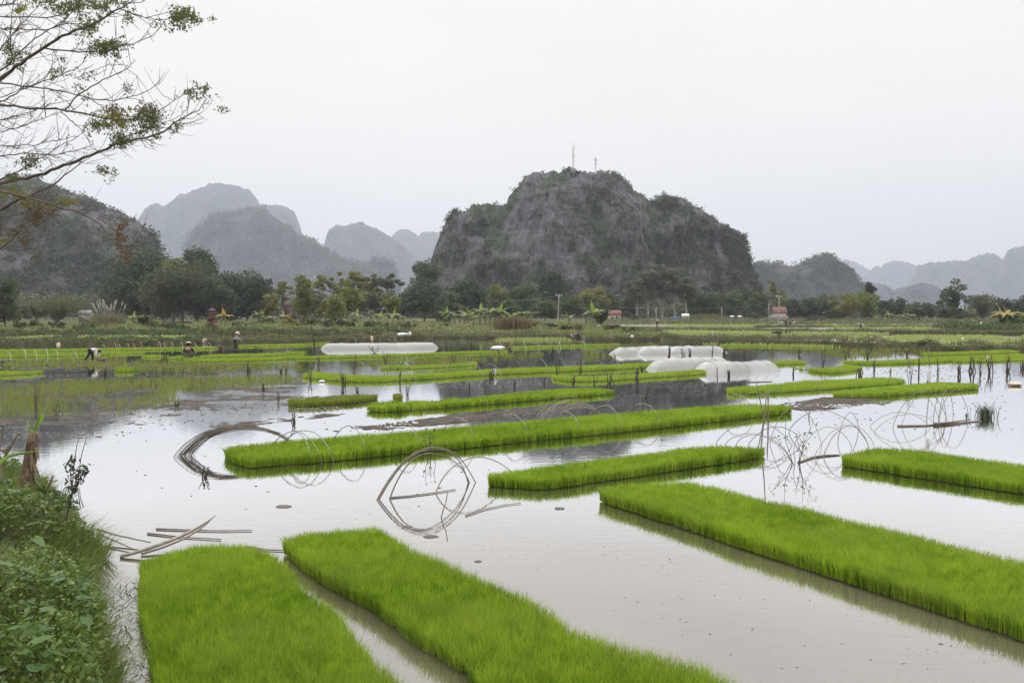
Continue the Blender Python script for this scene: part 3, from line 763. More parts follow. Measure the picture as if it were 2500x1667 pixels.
# ------------------------------------------------------------------ dikes with their growth
M['hedge'] = leafmat('dike_shrub_leaf', (0.050, 0.085, 0.024), (0.12, 0.16, 0.05), 0.32, (0.14, 0.135, 0.07), 0.5, 0.12)
M['hedge_dry'] = leafmat('dry_dike_leaf', (0.13, 0.13, 0.062), (0.21, 0.20, 0.11), 0.35, (0.11, 0.145, 0.045), 0.6, 0.2)
M['weed'] = leafmat('field_weed_leaf', (0.125, 0.17, 0.046), (0.28, 0.31, 0.105), 0.38, (0.22, 0.18, 0.10), 0.6, 0.10)
def dike(label, line, wdt, h, vh, dens, size, mat, z0=0.0, body=True):
    rng = rs()
    W = np.array([at(x, y, z0)[:2] for x, y in line])
    if body:
        m = MB()
        prism([tuple(p) for p in W] + [(p[0], p[1] + wdt) for p in W[::-1]], -0.3, z0 + h, m)
        tag(m.build('dike', M['dike']), 'earth dike under the ' + label, 'dike', kind='structure')
    L = np.r_[0, np.cumsum(np.linalg.norm(np.diff(W, axis=0), axis=1))]
    n = int(L[-1] * wdt * dens)
    s = rng.rand(n) * L[-1]
    X = np.interp(s, L, W[:, 0]); Y = np.interp(s, L, W[:, 1])
    v = rng.rand(n) * 1.2 - 0.1
    Y = Y + v * wdt
    bump = np.clip(0.15 + 1.9 * (fbm(X * 0.55, Y * 0.35, X * 0 + _seed[0], 4) - 0.22), 0.08, 1.5)
    Z = z0 + h * 0.5 + rng.rand(n) ** 0.7 * vh * bump * np.clip(1.3 - 0.9 * np.abs(v - 0.5), 0.3, 1)
    rr = np.clip(rng.rand(n) * 0.6 + 0.7 * (fbm(X * .8, Y * .8, Z * .8, 3) - 0.3), 0, 1)
    mb = MB(); cards(np.c_[X, Y, Z], size * rng.uniform(0.6, 1.4, n), rng, mb, rr, 0.5)
    # upright stems and grass in it
    k = rng.rand(n) < 0.35
    hh = size * rng.uniform(1.5, 3.2, k.sum())
    blades(np.c_[X[k], Y[k], Z[k] - hh * 0.3], hh, np.full(k.sum(), max(size * 0.14, 0.02)), hh * 0.35 * rng.rand(k.sum()), rng.rand(k.sum()) * 2 * PI, rng, mb, rr[k], True)
    tag(mb.build('bank_vegetation', M[mat]), label, 'bank vegetation', kind='stuff')
dike('dark green hedge on the nearer left dike', [(-80, 842), (150, 842), (380, 840), (480, 837)], 3.0, 0.35, 0.8, 45, 0.24, 'hedge')
dike('brownish low growth on the dike behind the standing worker', [(470, 837), (600, 837), (760, 835.5), (900, 831), (960, 829)], 3.0, 0.35, 0.7, 40, 0.24, 'hedge_dry')
dike('green growth on the farther left dike', [(-80, 820), (150, 820), (300, 818.5), (420, 818), (560, 816.5), (700, 817), (860, 816), (1000, 814)], 4.0, 0.4, 0.95, 28, 0.32, 'hedge')
dike('low green growth on the dike in the middle behind the far water', [(930, 827), (1000, 826), (1100, 825), (1200, 826), (1300, 824.5), (1420, 824)], 3.5, 0.35, 0.7, 35, 0.27, 'hedge_dry')
dike('bushy mixed growth right of the far bending figure with a pale hat', [(1430, 831), (1500, 832), (1560, 831), (1640, 828)], 4.0, 0.4, 0.9, 35, 0.27, 'weed')
dike('shrubby brown green growth along the right dike', [(1620, 832), (1720, 838), (1800, 840), (1950, 843), (2080, 847), (2230, 851), (2300, 856), (2400, 857), (2640, 862)], 2.6, 0.4, 0.85, 55, 0.22, 'hedge_dry')
dike('low grass on the far right dike', [(1580, 808), (1700, 809), (1950, 811), (2200, 813), (2640, 816)], 3.0, 0.35, 0.4, 22, 0.36, 'hedge_dry')
dike('thick shrubs on the far right dike below the banana plants', [(2315, 812), (2400, 812.5), (2450, 812), (2520, 811)], 5.0, 0.4, 1.5, 30, 0.36, 'hedge')
dike('thin line of growth on the farthest right dike', [(1850, 799), (2100, 799.5), (2300, 799), (2480, 798)], 3.0, 0.3, 0.4, 12, 0.45, 'hedge_dry')

# undergrowth: rough weeds and bushes on the land in front of the trees
def undergrowth(label, pxpoly, z, dens, size, hmax, mat, seed):
    rng = np.random.RandomState(seed)
    poly = [at(x, y, z)[:2] for x, y in pxpoly]
    X, Y = scatter(poly, dens, rng); n = len(X)
    b = np.clip(4.2 * (fbm(X * .22, Y * .16, X * 0 + seed, 4) - 0.44), 0.10, 1.3)
    Z = z + rng.rand(n) ** 0.8 * hmax * b
    rr = np.clip(rng.rand(n) * 0.6 + 0.9 * (fbm(X * .3, Y * .3, X * 0 + 2, 3) - 0.3), 0, 1)
    s = size * rng.uniform(0.6, 1.5, n)
    mb = MB(); cards(np.c_[X, Y, Z], s, rng, mb, rr, 0.5)
    k = rng.rand(n) < 0.5
    hh = s[k] * rng.uniform(0.8, 2.0, k.sum())
    blades(np.c_[X[k], Y[k], Z[k] - 0.3 * hh], hh, s[k] * 0.14, hh * 0.3, rng.rand(k.sum()) * 2 * PI, rng, mb, rr[k], True)
    tag(mb.build('undergrowth', M[mat]), label, 'undergrowth', kind='stuff')
undergrowth('rough grass and weeds at left between the dike and the trees', [(-160, 812), (560, 810), (760, 811), (760, 797), (560, 793), (-160, 795)], 0.3, 5.0, 0.40, 0.75, 'weed', 41)
undergrowth('tangle of weeds and bushes under the young trees left of centre', [(470, 812), (1000, 810), (1080, 806), (1080, 792), (720, 789), (470, 792)], 0.3, 5.0, 0.42, 1.1, 'weed', 42)
undergrowth('bushes and dry grass around the banana clumps in the middle', [(1060, 812), (1420, 812), (1560, 808), (1450, 797), (1420, 791), (1060, 793)], 0.3, 6.0, 0.40, 0.8, 'weed', 43)
undergrowth('dusty scrub along the foot of the right tree line', [(1430, 791), (2620, 791), (2900, 781), (1430, 781)], 0.3, 1.2, 0.7, 1.0, 'hedge_dry', 44)
# ------------------------------------------------------------------ bamboo hoops
M['bamboo_pale'] = plain('pale_split_bamboo', (0.34, 0.31, 0.255), 0.6, (0.22, 0.19, 0.15), 9, stretch=(1, 1, 4))
M['bamboo_dark'] = plain('weathered_split_bamboo', (0.13, 0.105, 0.078), 0.65, (0.22, 0.185, 0.14), 7)
M['bamboo_old'] = plain('blackened_split_bamboo', (0.070, 0.056, 0.045), 0.7, (0.13, 0.105, 0.085), 7)
M['white_hoop'] = plain('bleached_bamboo', (0.42, 0.40, 0.35), 0.5, (0.42, 0.38, 0.31), 6)
def hoop_pts(p0, p1, apex, n=26, skew=0.0):
    """bent strip from foot to foot, rising to the picture row apex"""
    a = np.array(at(*p0)); b = np.array(at(*p1))
    mid = (a + b) / 2
    x, y, d = ray(1250, apex)
    h = CAMH + d * mid[1] / y
    h = max(h, 0.15)
    th = np.linspace(0, PI, n)
    s = 0.68 * th / PI + 0.32 * (0.5 - 0.5 * np.cos(th))
    s = np.clip(s + skew * np.sin(th) * 0.5, 0, 1)
    z = h * np.sin(th) ** 0.92
    P = a[None] * (1 - s[:, None]) + b[None] * s[:, None]
    P[:, 2] = z
    P[0, 2] = P[-1, 2] = -0.06
    return P
def plane_pts(p0, p1, px, n=30):
    """points of a bent strip standing in the upright plane over the line p0-p1"""
    a = np.array(at(*p0)); b = np.array(at(*p1)); d = (b - a)[:2]; nn = np.array([-d[1], d[0]]); out_ = []
    for x, y in px:
        r_ = np.array(ray(x, y)); t_ = (nn @ a[:2]) / (nn @ r_[:2]); q = r_ * t_ + np.array([0, 0, CAMH]); out_.append(q)
    P = np.array(out_); s = np.r_[0, np.cumsum(np.linalg.norm(np.diff(P, axis=0), axis=1))]; t = np.linspace(0, s[-1], n)
    Q = np.stack([np.interp(t, s, P[:, k]) for k in range(3)], 1)
    for _ in range(4): Q[1:-1] = (Q[:-2] + 2 * Q[1:-1] + Q[2:]) / 4
    return Q
def hoop(label, p0, p1, apex, rad=0.008, mat='bamboo_pale', group='bent bamboo hoops', skew=0.0):
    P = hoop_pts(p0, p1, apex, skew=skew)
    Y = P[:, 1].mean()
    r = max(rad, Y / 778.0 * (0.20 if Y < 40 else 0.13))
    rr = np.linspace(1.15, 0.85, len(P)) * r
    P = P + np.random.RandomState(int(p0[0] * 7 + p1[0])).normal(0, 0.008, P.shape) * np.sin(np.linspace(0, PI, len(P)))[:, None]
    m = MB(); m.tube(P, rr, 5)
    o = m.build('bamboo_hoop', M[mat], smooth=True, loc=tuple((P[0] + P[-1]) / 2))
    return tag(o, label, 'hoop', group)
ordn = ['first', 'second', 'third', 'fourth', 'fifth', 'sixth', 'seventh', 'eighth', 'ninth', 'tenth', 'eleventh', 'twelfth', 'thirteenth', 'fourteenth', 'fifteenth', 'sixteenth']
big = [((650, 1108), (786, 1131), 1052), ((676, 1102), (815, 1129), 1050), ((690, 1100), (762, 1132), 1055), ((806, 1093), (897, 1118), 1039), ((945, 1081), (1024, 1100), 1029), ((1072, 1070), (1162, 1089), 1019), ((1205, 1056), (1294, 1078), 1011),
       ((1336, 1046), (1420, 1064), 1003), ((1425, 1037), (1522, 1053), 989), ((1519, 1026), (1614, 1044), 984), ((1749, 1006), (1842, 1019), 962)]
for i, (a, b, c) in enumerate(big):
    hoop(ordn[i] + ' thin hoop from the left end of the longest bed, bent right over it', a, b, c, 0.011, 'bamboo_pale', 'hoops over the longest seedling bed', 0.15)
row = [((797, 926), (868, 926), 909), ((788, 911), (831, 911), 895), ((853, 908), (897, 912), 883), ((866, 921), (921, 931), 904), ((905, 910), (962, 929), 889), ((961, 916), (1015, 930), 902), ((966, 897), (1010, 914), 882), ((992, 905), (1038, 906), 886), ((1017, 912), (1068, 925), 903),
       ((1058, 902), (1095, 905), 884), ((1062, 908), (1121, 922), 897), ((1120, 904), (1180, 920), 883), ((1176, 902), (1223, 917), 888), ((1233, 902), (1277, 914), 877), ((1300, 897), (1340, 916), 876), ((1350, 898), (1383, 911), 873), ((1395, 894), (1428, 910), 868), ((1443, 894), (1476, 905), 880), ((1490, 890), (1514, 903), 877), ((1556, 888), (1590, 900), 874)]
places = ['at the very left tip of the long bright bed', 'rising behind the left tip of the long bright bed', 'beside the leafy dead bush behind the long bright bed', 'over the left part of the long bright bed, just right of its tip', 'standing upright just left of the short rear bed', 'bent over the long bright bed below the short rear bed', 'at the left end of the short rear bed', 'second one along the short rear bed', 'over the long bright bed under the middle of the short rear bed',
          'black and white, rising from the middle of the short rear bed', 'over the long bright bed right of the middle of the short rear bed', 'at the right end of the short rear bed', 'over the long bright bed next to the white bag on a stump', 'taller one right of the white bag on a stump', 'first one right of the thick dead weed on the long bright bed', 'tall pale one behind the bushy dead stem in the long bright bed', 'right of the bushy dead stem in the long bright bed', 'low over the right half of the long bright bed', 'between the bushy dead stem and the nearest tunnels', 'last one before the nearest plastic tunnels']
for i, (a, b, c) in enumerate(row):
    hoop('thin hoop ' + places[i], a, b, c, 0.010, 'bamboo_dark' if i % 3 == 1 else 'bamboo_pale', 'hoops over the long bright bed', 0.1)
lft = [((14, 868), (28, 878), 859), ((53, 866), (64, 875), 853), ((83, 865), (90, 874), 856), ((110, 864), (117, 872), 851), ((135, 864), (142, 872), 856), ((178, 864), (188, 873), 858)]
for i, (a, b, c) in enumerate(lft):
    hoop(ordn[i] + ' curled white hoop from the left edge, over the front of the edge bed', a, b, c, 0.012, 'white_hoop', 'white hoops on the left edge bed')
lf2 = [((250, 846), (258, 854), 842), ((276, 846), (284, 852), 836), ((287, 846), (294, 853), 840), ((309, 845), (316, 852), 839), ((324, 846), (330, 853), 839), ((341, 845), (348, 852), 835), ((361, 846), (368, 854), 845), ((386, 845), (393, 852), 834), ((397, 846), (404, 853), 838), ((416, 845), (423, 852), 834), ((440, 846), (447, 853), 835), ((473, 846), (480, 852), 836), ((505, 846), (516, 852), 837)]
for i, (a, b, c) in enumerate(lf2):
    hoop(ordn[i] + ' white ended hoop, counted from the bending worker, on the farther long left bed', a, b, c, 0.012, 'white_hoop', 'white hoops on the farther left bed')
lf3 = [((794, 829), (802, 833), 822), ((820, 829), (826, 833), 823), ((842, 829), (848, 833), 823), ((862, 829), (868, 833), 823), ((922, 827), (928, 831), 821), ((945, 826), (951, 830), 820)]
for i, (a, b, c) in enumerate(lf3):
    hoop(ordn[i] + ' tiny hoop from the left on the farthest bed behind the long white tunnel', a, b, c, 0.012, 'white_hoop', 'tiny hoops on the farthest bed')
lf4 = [((1216, 847), (1226, 854), 836), ((1246, 846), (1256, 852), 837), ((1272, 846), (1286, 852), 839), ((1303, 845), (1318, 851), 836), ((1336, 845), (1346, 850), 834), ((1358, 845), (1369, 850), 834), ((1416, 844), (1430, 850), 834)]
for i, (a, b, c) in enumerate(lf4):
    hoop(ordn[i] + ' small hoop from the left on the narrow middle bed past the crumpled plastic', a, b, c, 0.012, 'white_hoop', 'small hoops on the narrow middle bed')
for px, l in [([(920, 1220), (940, 1184), (966, 1146), (1000, 1110), (1038, 1092), (1072, 1090), (1104, 1101), (1130, 1124), (1146, 1150), (1161, 1178)], 'tall bent bamboo, outermost of the loose arcs standing alone in the centre water'),
              ([(925, 1219), (950, 1176), (985, 1128), (1022, 1102), (1060, 1094), (1090, 1098), (1116, 1116), (1132, 1140), (1143, 1178)], 'bent bamboo just inside the outermost loose arc in the centre water'),
              ([(951, 1218), (966, 1178), (990, 1138), (1020, 1110), (1052, 1104), (1085, 1112), (1115, 1128), (1140, 1160), (1146, 1178)], 'lowest left leg arc of the loose bamboo arcs in the centre water'),
              ([(1063, 1204), (1076, 1172), (1100, 1142), (1132, 1122), (1165, 1114), (1195, 1118), (1224, 1132), (1245, 1147), (1258, 1160)], 'thin pale arc reaching from the centre water over to the short tapering bed')]:
    P = plane_pts(px[0], px[-1], px); m = MB(); m.tube(P, np.linspace(.015, .010, len(P)), 5)
    tag(m.build('bamboo_hoop', M['bamboo_dark' if 'pale' not in l else 'bamboo_pale'], smooth=True, loc=tuple(P[0])), l, 'hoop', 'loose bamboo arcs in the centre water')
for i in range(6):
    hoop('pale bamboo hoop in the sheaf of hoops stuck in the mud behind the longest bed', (1302 + i * 9, 1030 - i * 1.5), (1440 + i * 7, 1010 + i * 2), 969 + i * 4 + (i % 2) * 4, 0.011, 'bamboo_pale' if i % 3 else 'bamboo_dark', 'sheaf of hoops behind the longest bed', 0.1)
def r7(x, y): return (1680 + x / 2.868, 940 + y / 2.868)
tang = [((190, 412), (730, 425), 257, 1, 'dark wide hoop at the left of the bamboo tangle by the leafy water shrub'), ((255, 415), (715, 505), 343, 0, 'low pale hoop falling to the foot of the leafy water shrub'), ((330, 420), (690, 515), 350, 0, 'pale hoop lying just inside the low one left of the water shrub'),
        ((418, 424), (800, 400), 290, 1, 'dark hoop passing behind the top of the leafy water shrub'), ((570, 405), (938, 430), 152, 0, 'tall narrow hoop left of the leafy water shrub'), ((700, 330), (1270, 432), 182, 1, 'widest dark hoop of the tangle ending at the bed on the right'),
        ((1045, 405), (1195, 310), 195, 1, 'kinked steep hoop behind the right half of the bamboo tangle'), ((880, 512), (1308, 432), 280, 0, 'front pale hoop springing from the thin board right of the water shrub'), ((945, 505), (1265, 432), 288, 1, 'dark hoop just inside the front pale one right of the water shrub'), ((790, 470), (1150, 440), 292, 0, 'thin faint hoop crossing behind the water shrub'),
        ((200, 135), (440, 165), 58, 0, 'pale hoop over the right end of the longest bed, left of the poles'), ((360, 120), (620, 190), 52, 0, 'thin hoop behind the three poles'), ((470, 130), (720, 130), 40, 0, 'thin hoop arching right of the three poles'),
        ((1430, 300), (1815, 252), 45, 1, 'tall dark hoop at the left of the far right group of arcs'), ((1493, 285), (1760, 255), 82, 0, 'slimmer hoop nested in the tall dark one of the far right arcs'), ((1750, 262), (1858, 208), 35, 1, 'dark upright hoop in the middle of the far right arcs'),
        ((1755, 250), (1967, 232), 38, 1, 'dark hoop leaning right over the long floating board'), ((1715, 255), (1805, 218), 70, 1, 'short steep hoop in the middle of the far right arcs'), ((1270, 292), (1700, 300), 190, 0, 'low thin hoop left of the far right arcs'), ((1300, 330), (1800, 332), 203, 0, 'lowest flat hoop in front of the far right arcs')]
for a, b, c, dk, l in tang:
    hoop(l, r7(*a), r7(*b), r7(0, c)[1], 0.009 if dk else 0.008, 'bamboo_dark' if dk else 'bamboo_pale', 'tangle of bent bamboo at right')
def pole(name, label, base, top, rad, mat, cat='pole', group=None, z0=-0.1):
    a = np.array(at(*base)); b = np.array(atd(top[0], top[1], a[1])); a[2] = z0
    n = 7
    P = np.array([a * (1 - s) + b * s for s in np.linspace(0, 1, n)])
    P += np.random.RandomState(int(base[0])).normal(0, 0.006, P.shape)
    m = MB(); m.tube(P, np.linspace(rad * 1.1, rad * 0.8, n), 6)
    return tag(m.build(name, M[mat], smooth=True, loc=tuple(a)), label, cat, group)
pole('bamboo_pole', 'dark stake leaning right among the poles at the end of the longest bed', r7(508, 432), r7(550, 60), 0.016, 'bamboo_dark')
pole('bamboo_pole', 'upright thick stake at the right end of the longest bed', r7(560, 280), r7(560, 45), 0.022, 'bamboo_dark')
pole('bamboo_pole', 'tall stake leaning left, highest of the poles at the longest bed', r7(535, 250), r7(480, -12), 0.018, 'bamboo_dark')
pole('bamboo_pole', 'short stub of a pole in the water right of the longest bed', r7(848, 222), r7(848, 160), 0.016, 'bamboo_dark')
pole('twig', 'thin forked twig poking out of the water below the loose arcs', (1074, 1262), (1093, 1203), 0.010, 'bamboo_dark', 'twig')
pole('twig', 'thin stick standing in front of the right nearest tunnel', (1752, 926), (1750, 897), 0.03, 'bamboo_dark', 'twig')
def lying(name, label, pts, rad, mat, cat='stick', flat=1.0, z=0.015, zs=None):
    P = np.array([at(x, y, z) for x, y in pts])
    if zs is not None: P[:, 2] = zs
    m = MB(); m.tube(P, rad if not np.isscalar(rad) else np.linspace(rad, rad * 0.6, len(P)), 6)
    return tag(m.build(name, M[mat], smooth=True, loc=tuple(P[0])), label, cat)
lying('stick', 'straight dark stick floating under the loose bamboo arcs', [(954, 1214), (1010, 1209), (1062, 1202), (1112, 1194)], 0.014, 'bamboo_dark')
lying('stick', 'thin forked stick floating right of the loose bamboo arcs', [(1136, 1258), (1180, 1243), (1230, 1232), (1272, 1227)], 0.010, 'bamboo_dark')
lying('board', 'long narrow board floating under the far right arcs', [r7(1468, 286), r7(1650, 284), r7(1850, 268), r7(2050, 250)], 0.035, 'bamboo_dark', 'board')
lying('board', 'second board crossing the long one under the far right arcs', [r7(1720, 270), r7(1850, 258), r7(1980, 240)], 0.03, 'bamboo_dark', 'board', z=0.06)
lying('board', 'thin warped board at the foot of the leafy water shrub', [r7(775, 540), r7(870, 505), r7(960, 493), r7(1062, 487)], [0.02, 0.03, 0.03, 0.012], 'bamboo_dark', 'board')
lying('stick', 'thin stick lying across the water behind the long narrow bed', [(1822, 933), (1860, 932), (1885, 931)], 0.03, 'bamboo_dark')
# the big bundle of bent strips at left
rng = rs()
e = empty('bamboo_bundle', at(428, 1112), 'thick bundle of dark bamboo strips bent in one arch, left end of the longest bed', 'bamboo bundle')
base_arch = np.array([(424, 1114), (440, 1096), (460, 1076), (486, 1058), (515, 1046), (548, 1039), (582, 1038), (616, 1041), (648, 1048), (676, 1060), (700, 1078), (715, 1092)], float)
for nm, mt, cnt in (('strips', 'bamboo_old', 24), ('pale_strips', 'bamboo_dark', 9)):
    m = MB()
    for i in range(cnt):
        o_ = rng.uniform(0, 1); sc_ = np.linspace(1, .6, 12); px = base_arch.copy()
        px[:, 0] += o_ * 44 * sc_ ** 2 + rng.normal(0, 1.5, 12); px[:, 1] += (o_ * 8) * np.sin(np.linspace(0, PI, 12)) + rng.normal(0, 1.3, 12)
        P = plane_pts(px[0], px[-1], px); P[:, 1] += rng.normal(0, .06); P[0, 2] = -.03
        m.tube(P[:rng.randint(21, 31)], rng.uniform(0.004, 0.009), 5, r=rng.rand())
    m.build(nm, M[mt], e, True)
# split bamboo lying by the nearest bed
def pt(px, py, z): return np.array(at(px, py, z))
for lab, pts, rad in [('thick curved split bamboo springing up at the corner of the nearest left bed', [(293, 1358, .02), (350, 1343, .08), (420, 1318, .16), (470, 1295, .24), (505, 1275, .34), (527, 1257, .44)], [.026, .026, .025, .022, .016, .005]),
                      ('second curved split bamboo lying under the thick one at the nearest left bed', [(345, 1352, .02), (400, 1335, .06), (450, 1314, .12), (490, 1290, .2), (512, 1272, .28)], [.018, .018, .017, .015, .006])]:
    P = np.array([pt(*q) for q in pts])
    s = np.linspace(0, 1, 24); tt = np.linspace(0, 1, len(P))
    P2 = np.stack([np.interp(s, tt, P[:, k]) for k in range(3)], 1)
    for _ in range(2): P2[1:-1] = (P2[:-2] + 2 * P2[1:-1] + P2[2:]) / 4
    m = MB(); m.tube(P2, np.interp(s, tt, rad), 7)
    tag(m.build('split_bamboo', M['bamboo_pale'], smooth=True, loc=tuple(P2[0])), lab, 'split bamboo', 'split bamboo by the nearest bed')
lying('bamboo_rod', 'straight dark rod floating highest above the nearest left bed', [(381, 1290), (460, 1293), (540, 1295), (615, 1294)], 0.013, 'bamboo_dark', 'rod')
lying('bamboo_rod', 'straight rod floating just behind the far edge of the nearest left bed', [(360, 1301), (440, 1310), (540, 1316)], 0.013, 'bamboo_dark', 'rod')
lying('bamboo_rod', 'dark rod bridging the gap between the two nearest beds', [(600, 1333), (650, 1341), (694, 1343)], 0.013, 'bamboo_dark', 'rod')
lying('bamboo_rod', 'grey rod reaching from the weedy bank, upper one of the pair', [(236, 1308), (280, 1318), (330, 1326), (368, 1331)], 0.017, 'bamboo_pale', 'rod', zs=[.12, .1, .08, .06])
lying('bamboo_rod', 'grey rod reaching from the weedy bank, lower one of the pair', [(240, 1316), (290, 1331), (325, 1342)], 0.014, 'bamboo_pale', 'rod', zs=[.10, .06, .03])

# ------------------------------------------------------------------ plastic tunnels
def plastic():
    m, t = newmat('milky_plastic')
    o = N(t, 'ShaderNodeOutputMaterial'); p = N(t, 'ShaderNodeBsdfPrincipled'); tr = N(t, 'ShaderNodeBsdfTranslucent'); tp = N(t, 'ShaderNodeBsdfTransparent')
    a = N(t, 'ShaderNodeMixShader'); b = N(t, 'ShaderNodeMixShader')
    p.inputs['Base Color'].default_value = (0.74, 0.74, 0.73, 1); p.inputs['Roughness'].default_value = 0.35
    tr.inputs['Color'].default_value = (0.78, 0.78, 0.77, 1)
    co = N(t, 'ShaderNodeTexCoord'); no = N(t, 'ShaderNodeTexNoise'); no.inputs['Scale'].default_value = 5; no.inputs['Detail'].default_value = 4
    t.links.new(co.outputs['Object'], no.inputs['Vector'])
    bm = N(t, 'ShaderNodeBump'); bm.inputs['Strength'].default_value = 0.5; bm.inputs['Distance'].default_value = 0.05
    t.links.new(no.outputs['Fac'], bm.inputs['Height']); t.links.new(bm.outputs[0], p.inputs['Normal'])
    a.inputs[0].default_value = 0.45; b.inputs[0].default_value = 0.48
    t.links.new(p.outputs[0], a.inputs[1]); t.links.new(tr.outputs[0], a.inputs[2])
    t.links.new(a.outputs[0], b.inputs[1]); t.links.new(tp.outputs[0], b.inputs[2])
    t.links.new(b.outputs[0], o.inputs['Surface'])
    return m
M['plastic'] = plastic()
M['plastic_bag'] = plain('white_plastic_bag', (0.72, 0.72, 0.70), 0.4, (0.55, 0.55, 0.53), 8, bump=0.5)
M['hoop_grey'] = plain('grey_hoop', (0.30, 0.29, 0.27), 0.6)
M['rope'] = plain('grey_cord', (0.35, 0.33, 0.30), 0.8)
def tunnel(label, p0, p1, hgt, wdt, nh, seed, taper=0.9, slump=0.03, group='plastic tunnels over seedling beds'):
    """low polytunnel with its front lower edge running from p0 to p1"""
    rng = np.random.RandomState(seed)
    a = np.array(at(*p0)); b = np.array(at(*p1))
    ax = (b - a)[:2]; L = np.linalg.norm(ax); ax /= L
    nn = np.array([-ax[1], ax[0]])
    if nn[1] < 0: nn = -nn
    c0 = a[:2] + nn * wdt / 2
    e = empty('plastic_tunnel', (c0[0] + ax[0] * L / 2, c0[1] + ax[1] * L / 2, 0), label, 'plastic tunnel', group)
    nu, nv = max(nh * 9, 60), 20
    U = np.linspace(0, L, nu); T = np.linspace(0, PI, nv)
    hp = np.linspace(taper, L - taper, nh)
    hh = rng.uniform(0.93, 1.05, nh)
    sag = np.abs(np.sin(PI * np.interp(U, hp, np.arange(nh)))) ** 0.8 * slump
    env = np.clip(np.minimum(U, L - U) / taper, 0, 1)
    H = hgt * (np.interp(U, hp, hh) - sag) * env ** 0.65
    Wd = wdt / 2 * (1 - 0.4 * (1 - env) ** 1.5) * (1 - 0.5 * sag)
    X = c0[0] + ax[0] * U[:, None] + nn[0] * (-np.cos(T))[None] * Wd[:, None]
    Y = c0[1] + ax[1] * U[:, None] + nn[1] * (-np.cos(T))[None] * Wd[:, None]
    Z = np.maximum(H[:, None] * np.sin(T)[None] ** 0.8, 0) - 0.01
    wr = (fbm(X * 3, Y * 3, Z * 4 + seed, 3) - 0.5) * 0.05 + (fbm(X * 1.1 + seed, Y * 1.1, Z * 1.5, 2) - .5) * .10
    Z = np.maximum(Z + wr * np.sin(T)[None], -0.02)
    V = np.stack([X, Y, Z], -1).reshape(-1, 3)
    i = np.arange(nu - 1)[:, None] * nv + np.arange(nv - 1)[None]
    m = MB(); m.add(V, np.stack([i, i + 1, i + nv + 1, i + nv], -1).reshape(-1, 4))
    m.build('cover', M['plastic'], e, True)
    r = max(0.010, a[1] / 778 * 0.16)
    for k in range(nh):
        x0 = c0 + ax * hp[k]; th = np.linspace(0, PI, 18); lean = rng.uniform(-0.10, 0.10) + 0.40
        P = np.c_[x0[0] - nn[0] * np.cos(th) * (wdt / 2 - 0.02) + ax[0] * lean * np.cos(th), x0[1] - nn[1] * np.cos(th) * (wdt / 2 - 0.02) + ax[1] * lean * np.cos(th), (hgt * hh[k] - 0.018) * np.sin(th) ** 0.8]
        m = MB(); m.tube(P, r, 5); m.build('hoop', M['hoop_grey'], e, True)
    return e
tunnel('long straight white plastic tunnel standing in the far water at centre left', (783, 853), (1072, 850), 0.54, 1.3, 9, 1, 0.6, 0.015)
tunnel('white plastic tunnel at the left of the three middle ones, grass stems before it', (1506, 866), (1660, 860), 0.58, 1.3, 5, 2, 0.9)
tunnel('second of the three middle plastic tunnels, between its two neighbours', (1565, 865), (1714, 861), 0.58, 1.3, 5, 3, 0.8)
tunnel('rightmost of the three middle plastic tunnels, stumps standing before it', (1637, 864), (1782, 861), 0.56, 1.3, 6, 4, 0.8)
tunnel('rear one of the two nearest plastic tunnels, starting beside the stumpy bed', (1604, 904), (1794, 893), 0.60, 1.2, 6, 5, 0.75, 0.04)
tunnel('nearest plastic tunnel, largest, its scalloped back mirrored in the water', (1714, 911), (1913, 904), 0.60, 1.2, 7, 6, 0.7, 0.045)

# ------------------------------------------------------------------ bags, heaps and markers
M['cream'] = plain('cream_bag', (0.62, 0.54, 0.40), 0.6, (0.48, 0.40, 0.28), 8, bump=0.4)
M['pink'] = plain('pink_bag', (0.60, 0.33, 0.27), 0.6, (0.58, 0.46, 0.40), 3, bump=0.4)
def bag(name, label, base, wpx, hpx, mat, cat, seed, z=0.0, shape=(1, .7, 1)):
    rng = np.random.RandomState(seed)
    c = np.array(at(base[0], base[1], z)); s = c[1] / FPX
    w, h = wpx * s, hpx * s
    th = np.linspace(0, PI, 12); ph = np.linspace(0, 2 * PI, 17)[:-1]
    t, p = np.meshgrid(th, ph, indexing='ij')
    D = np.stack([np.sin(t) * np.cos(p), np.sin(t) * np.sin(p), np.cos(t)], -1)
    f = 0.7 + 0.65 * fbm(D[..., 0] * 1.8 + seed, D[..., 1] * 1.8, D[..., 2] * 1.8, 3)
    V = D * f[..., None] * np.array([w / 2, w / 2 * shape[1], h / 2]) + c + np.array([0, 0, h / 2 * 0.92])
    i = np.arange(11)[:, None] * 16 + np.arange(16)[None]; j = np.arange(11)[:, None] * 16 + (np.arange(16)[None] + 1) % 16
    m = MB(); m.add(V.reshape(-1, 3), np.stack([i, i + 16, j + 16, j], -1).reshape(-1, 4))
    return tag(m.build(name, M[mat], smooth=True, loc=tuple(c)), label, cat)
bag('sack', 'cream sack standing upright behind the long white tunnel', (908, 834), 7, 15, 'cream', 'sack', 1)
bag('plastic_bag', 'pale pink plastic bag hung on a stake between the two hatted workers', (499, 839), 9, 14, 'pink', 'bag', 2, 0.0)
bag('plastic_bag', 'cream cloth peak standing in the water at far left', (143, 850), 10, 14, 'cream', 'bag', 3)
bag('plastic_sheet', 'crumpled white plastic heap at the left end of the narrow middle bed', (1216, 855), 33, 11, 'plastic_bag', 'plastic heap', 4, 0, (1, .5, 1))
bag('plastic_sheet', 'long white plastic bundle thrown on the dike behind the long white tunnel', (983, 820), 26, 8, 'plastic_bag', 'plastic heap', 5, 0.5, (1, .4, 1))
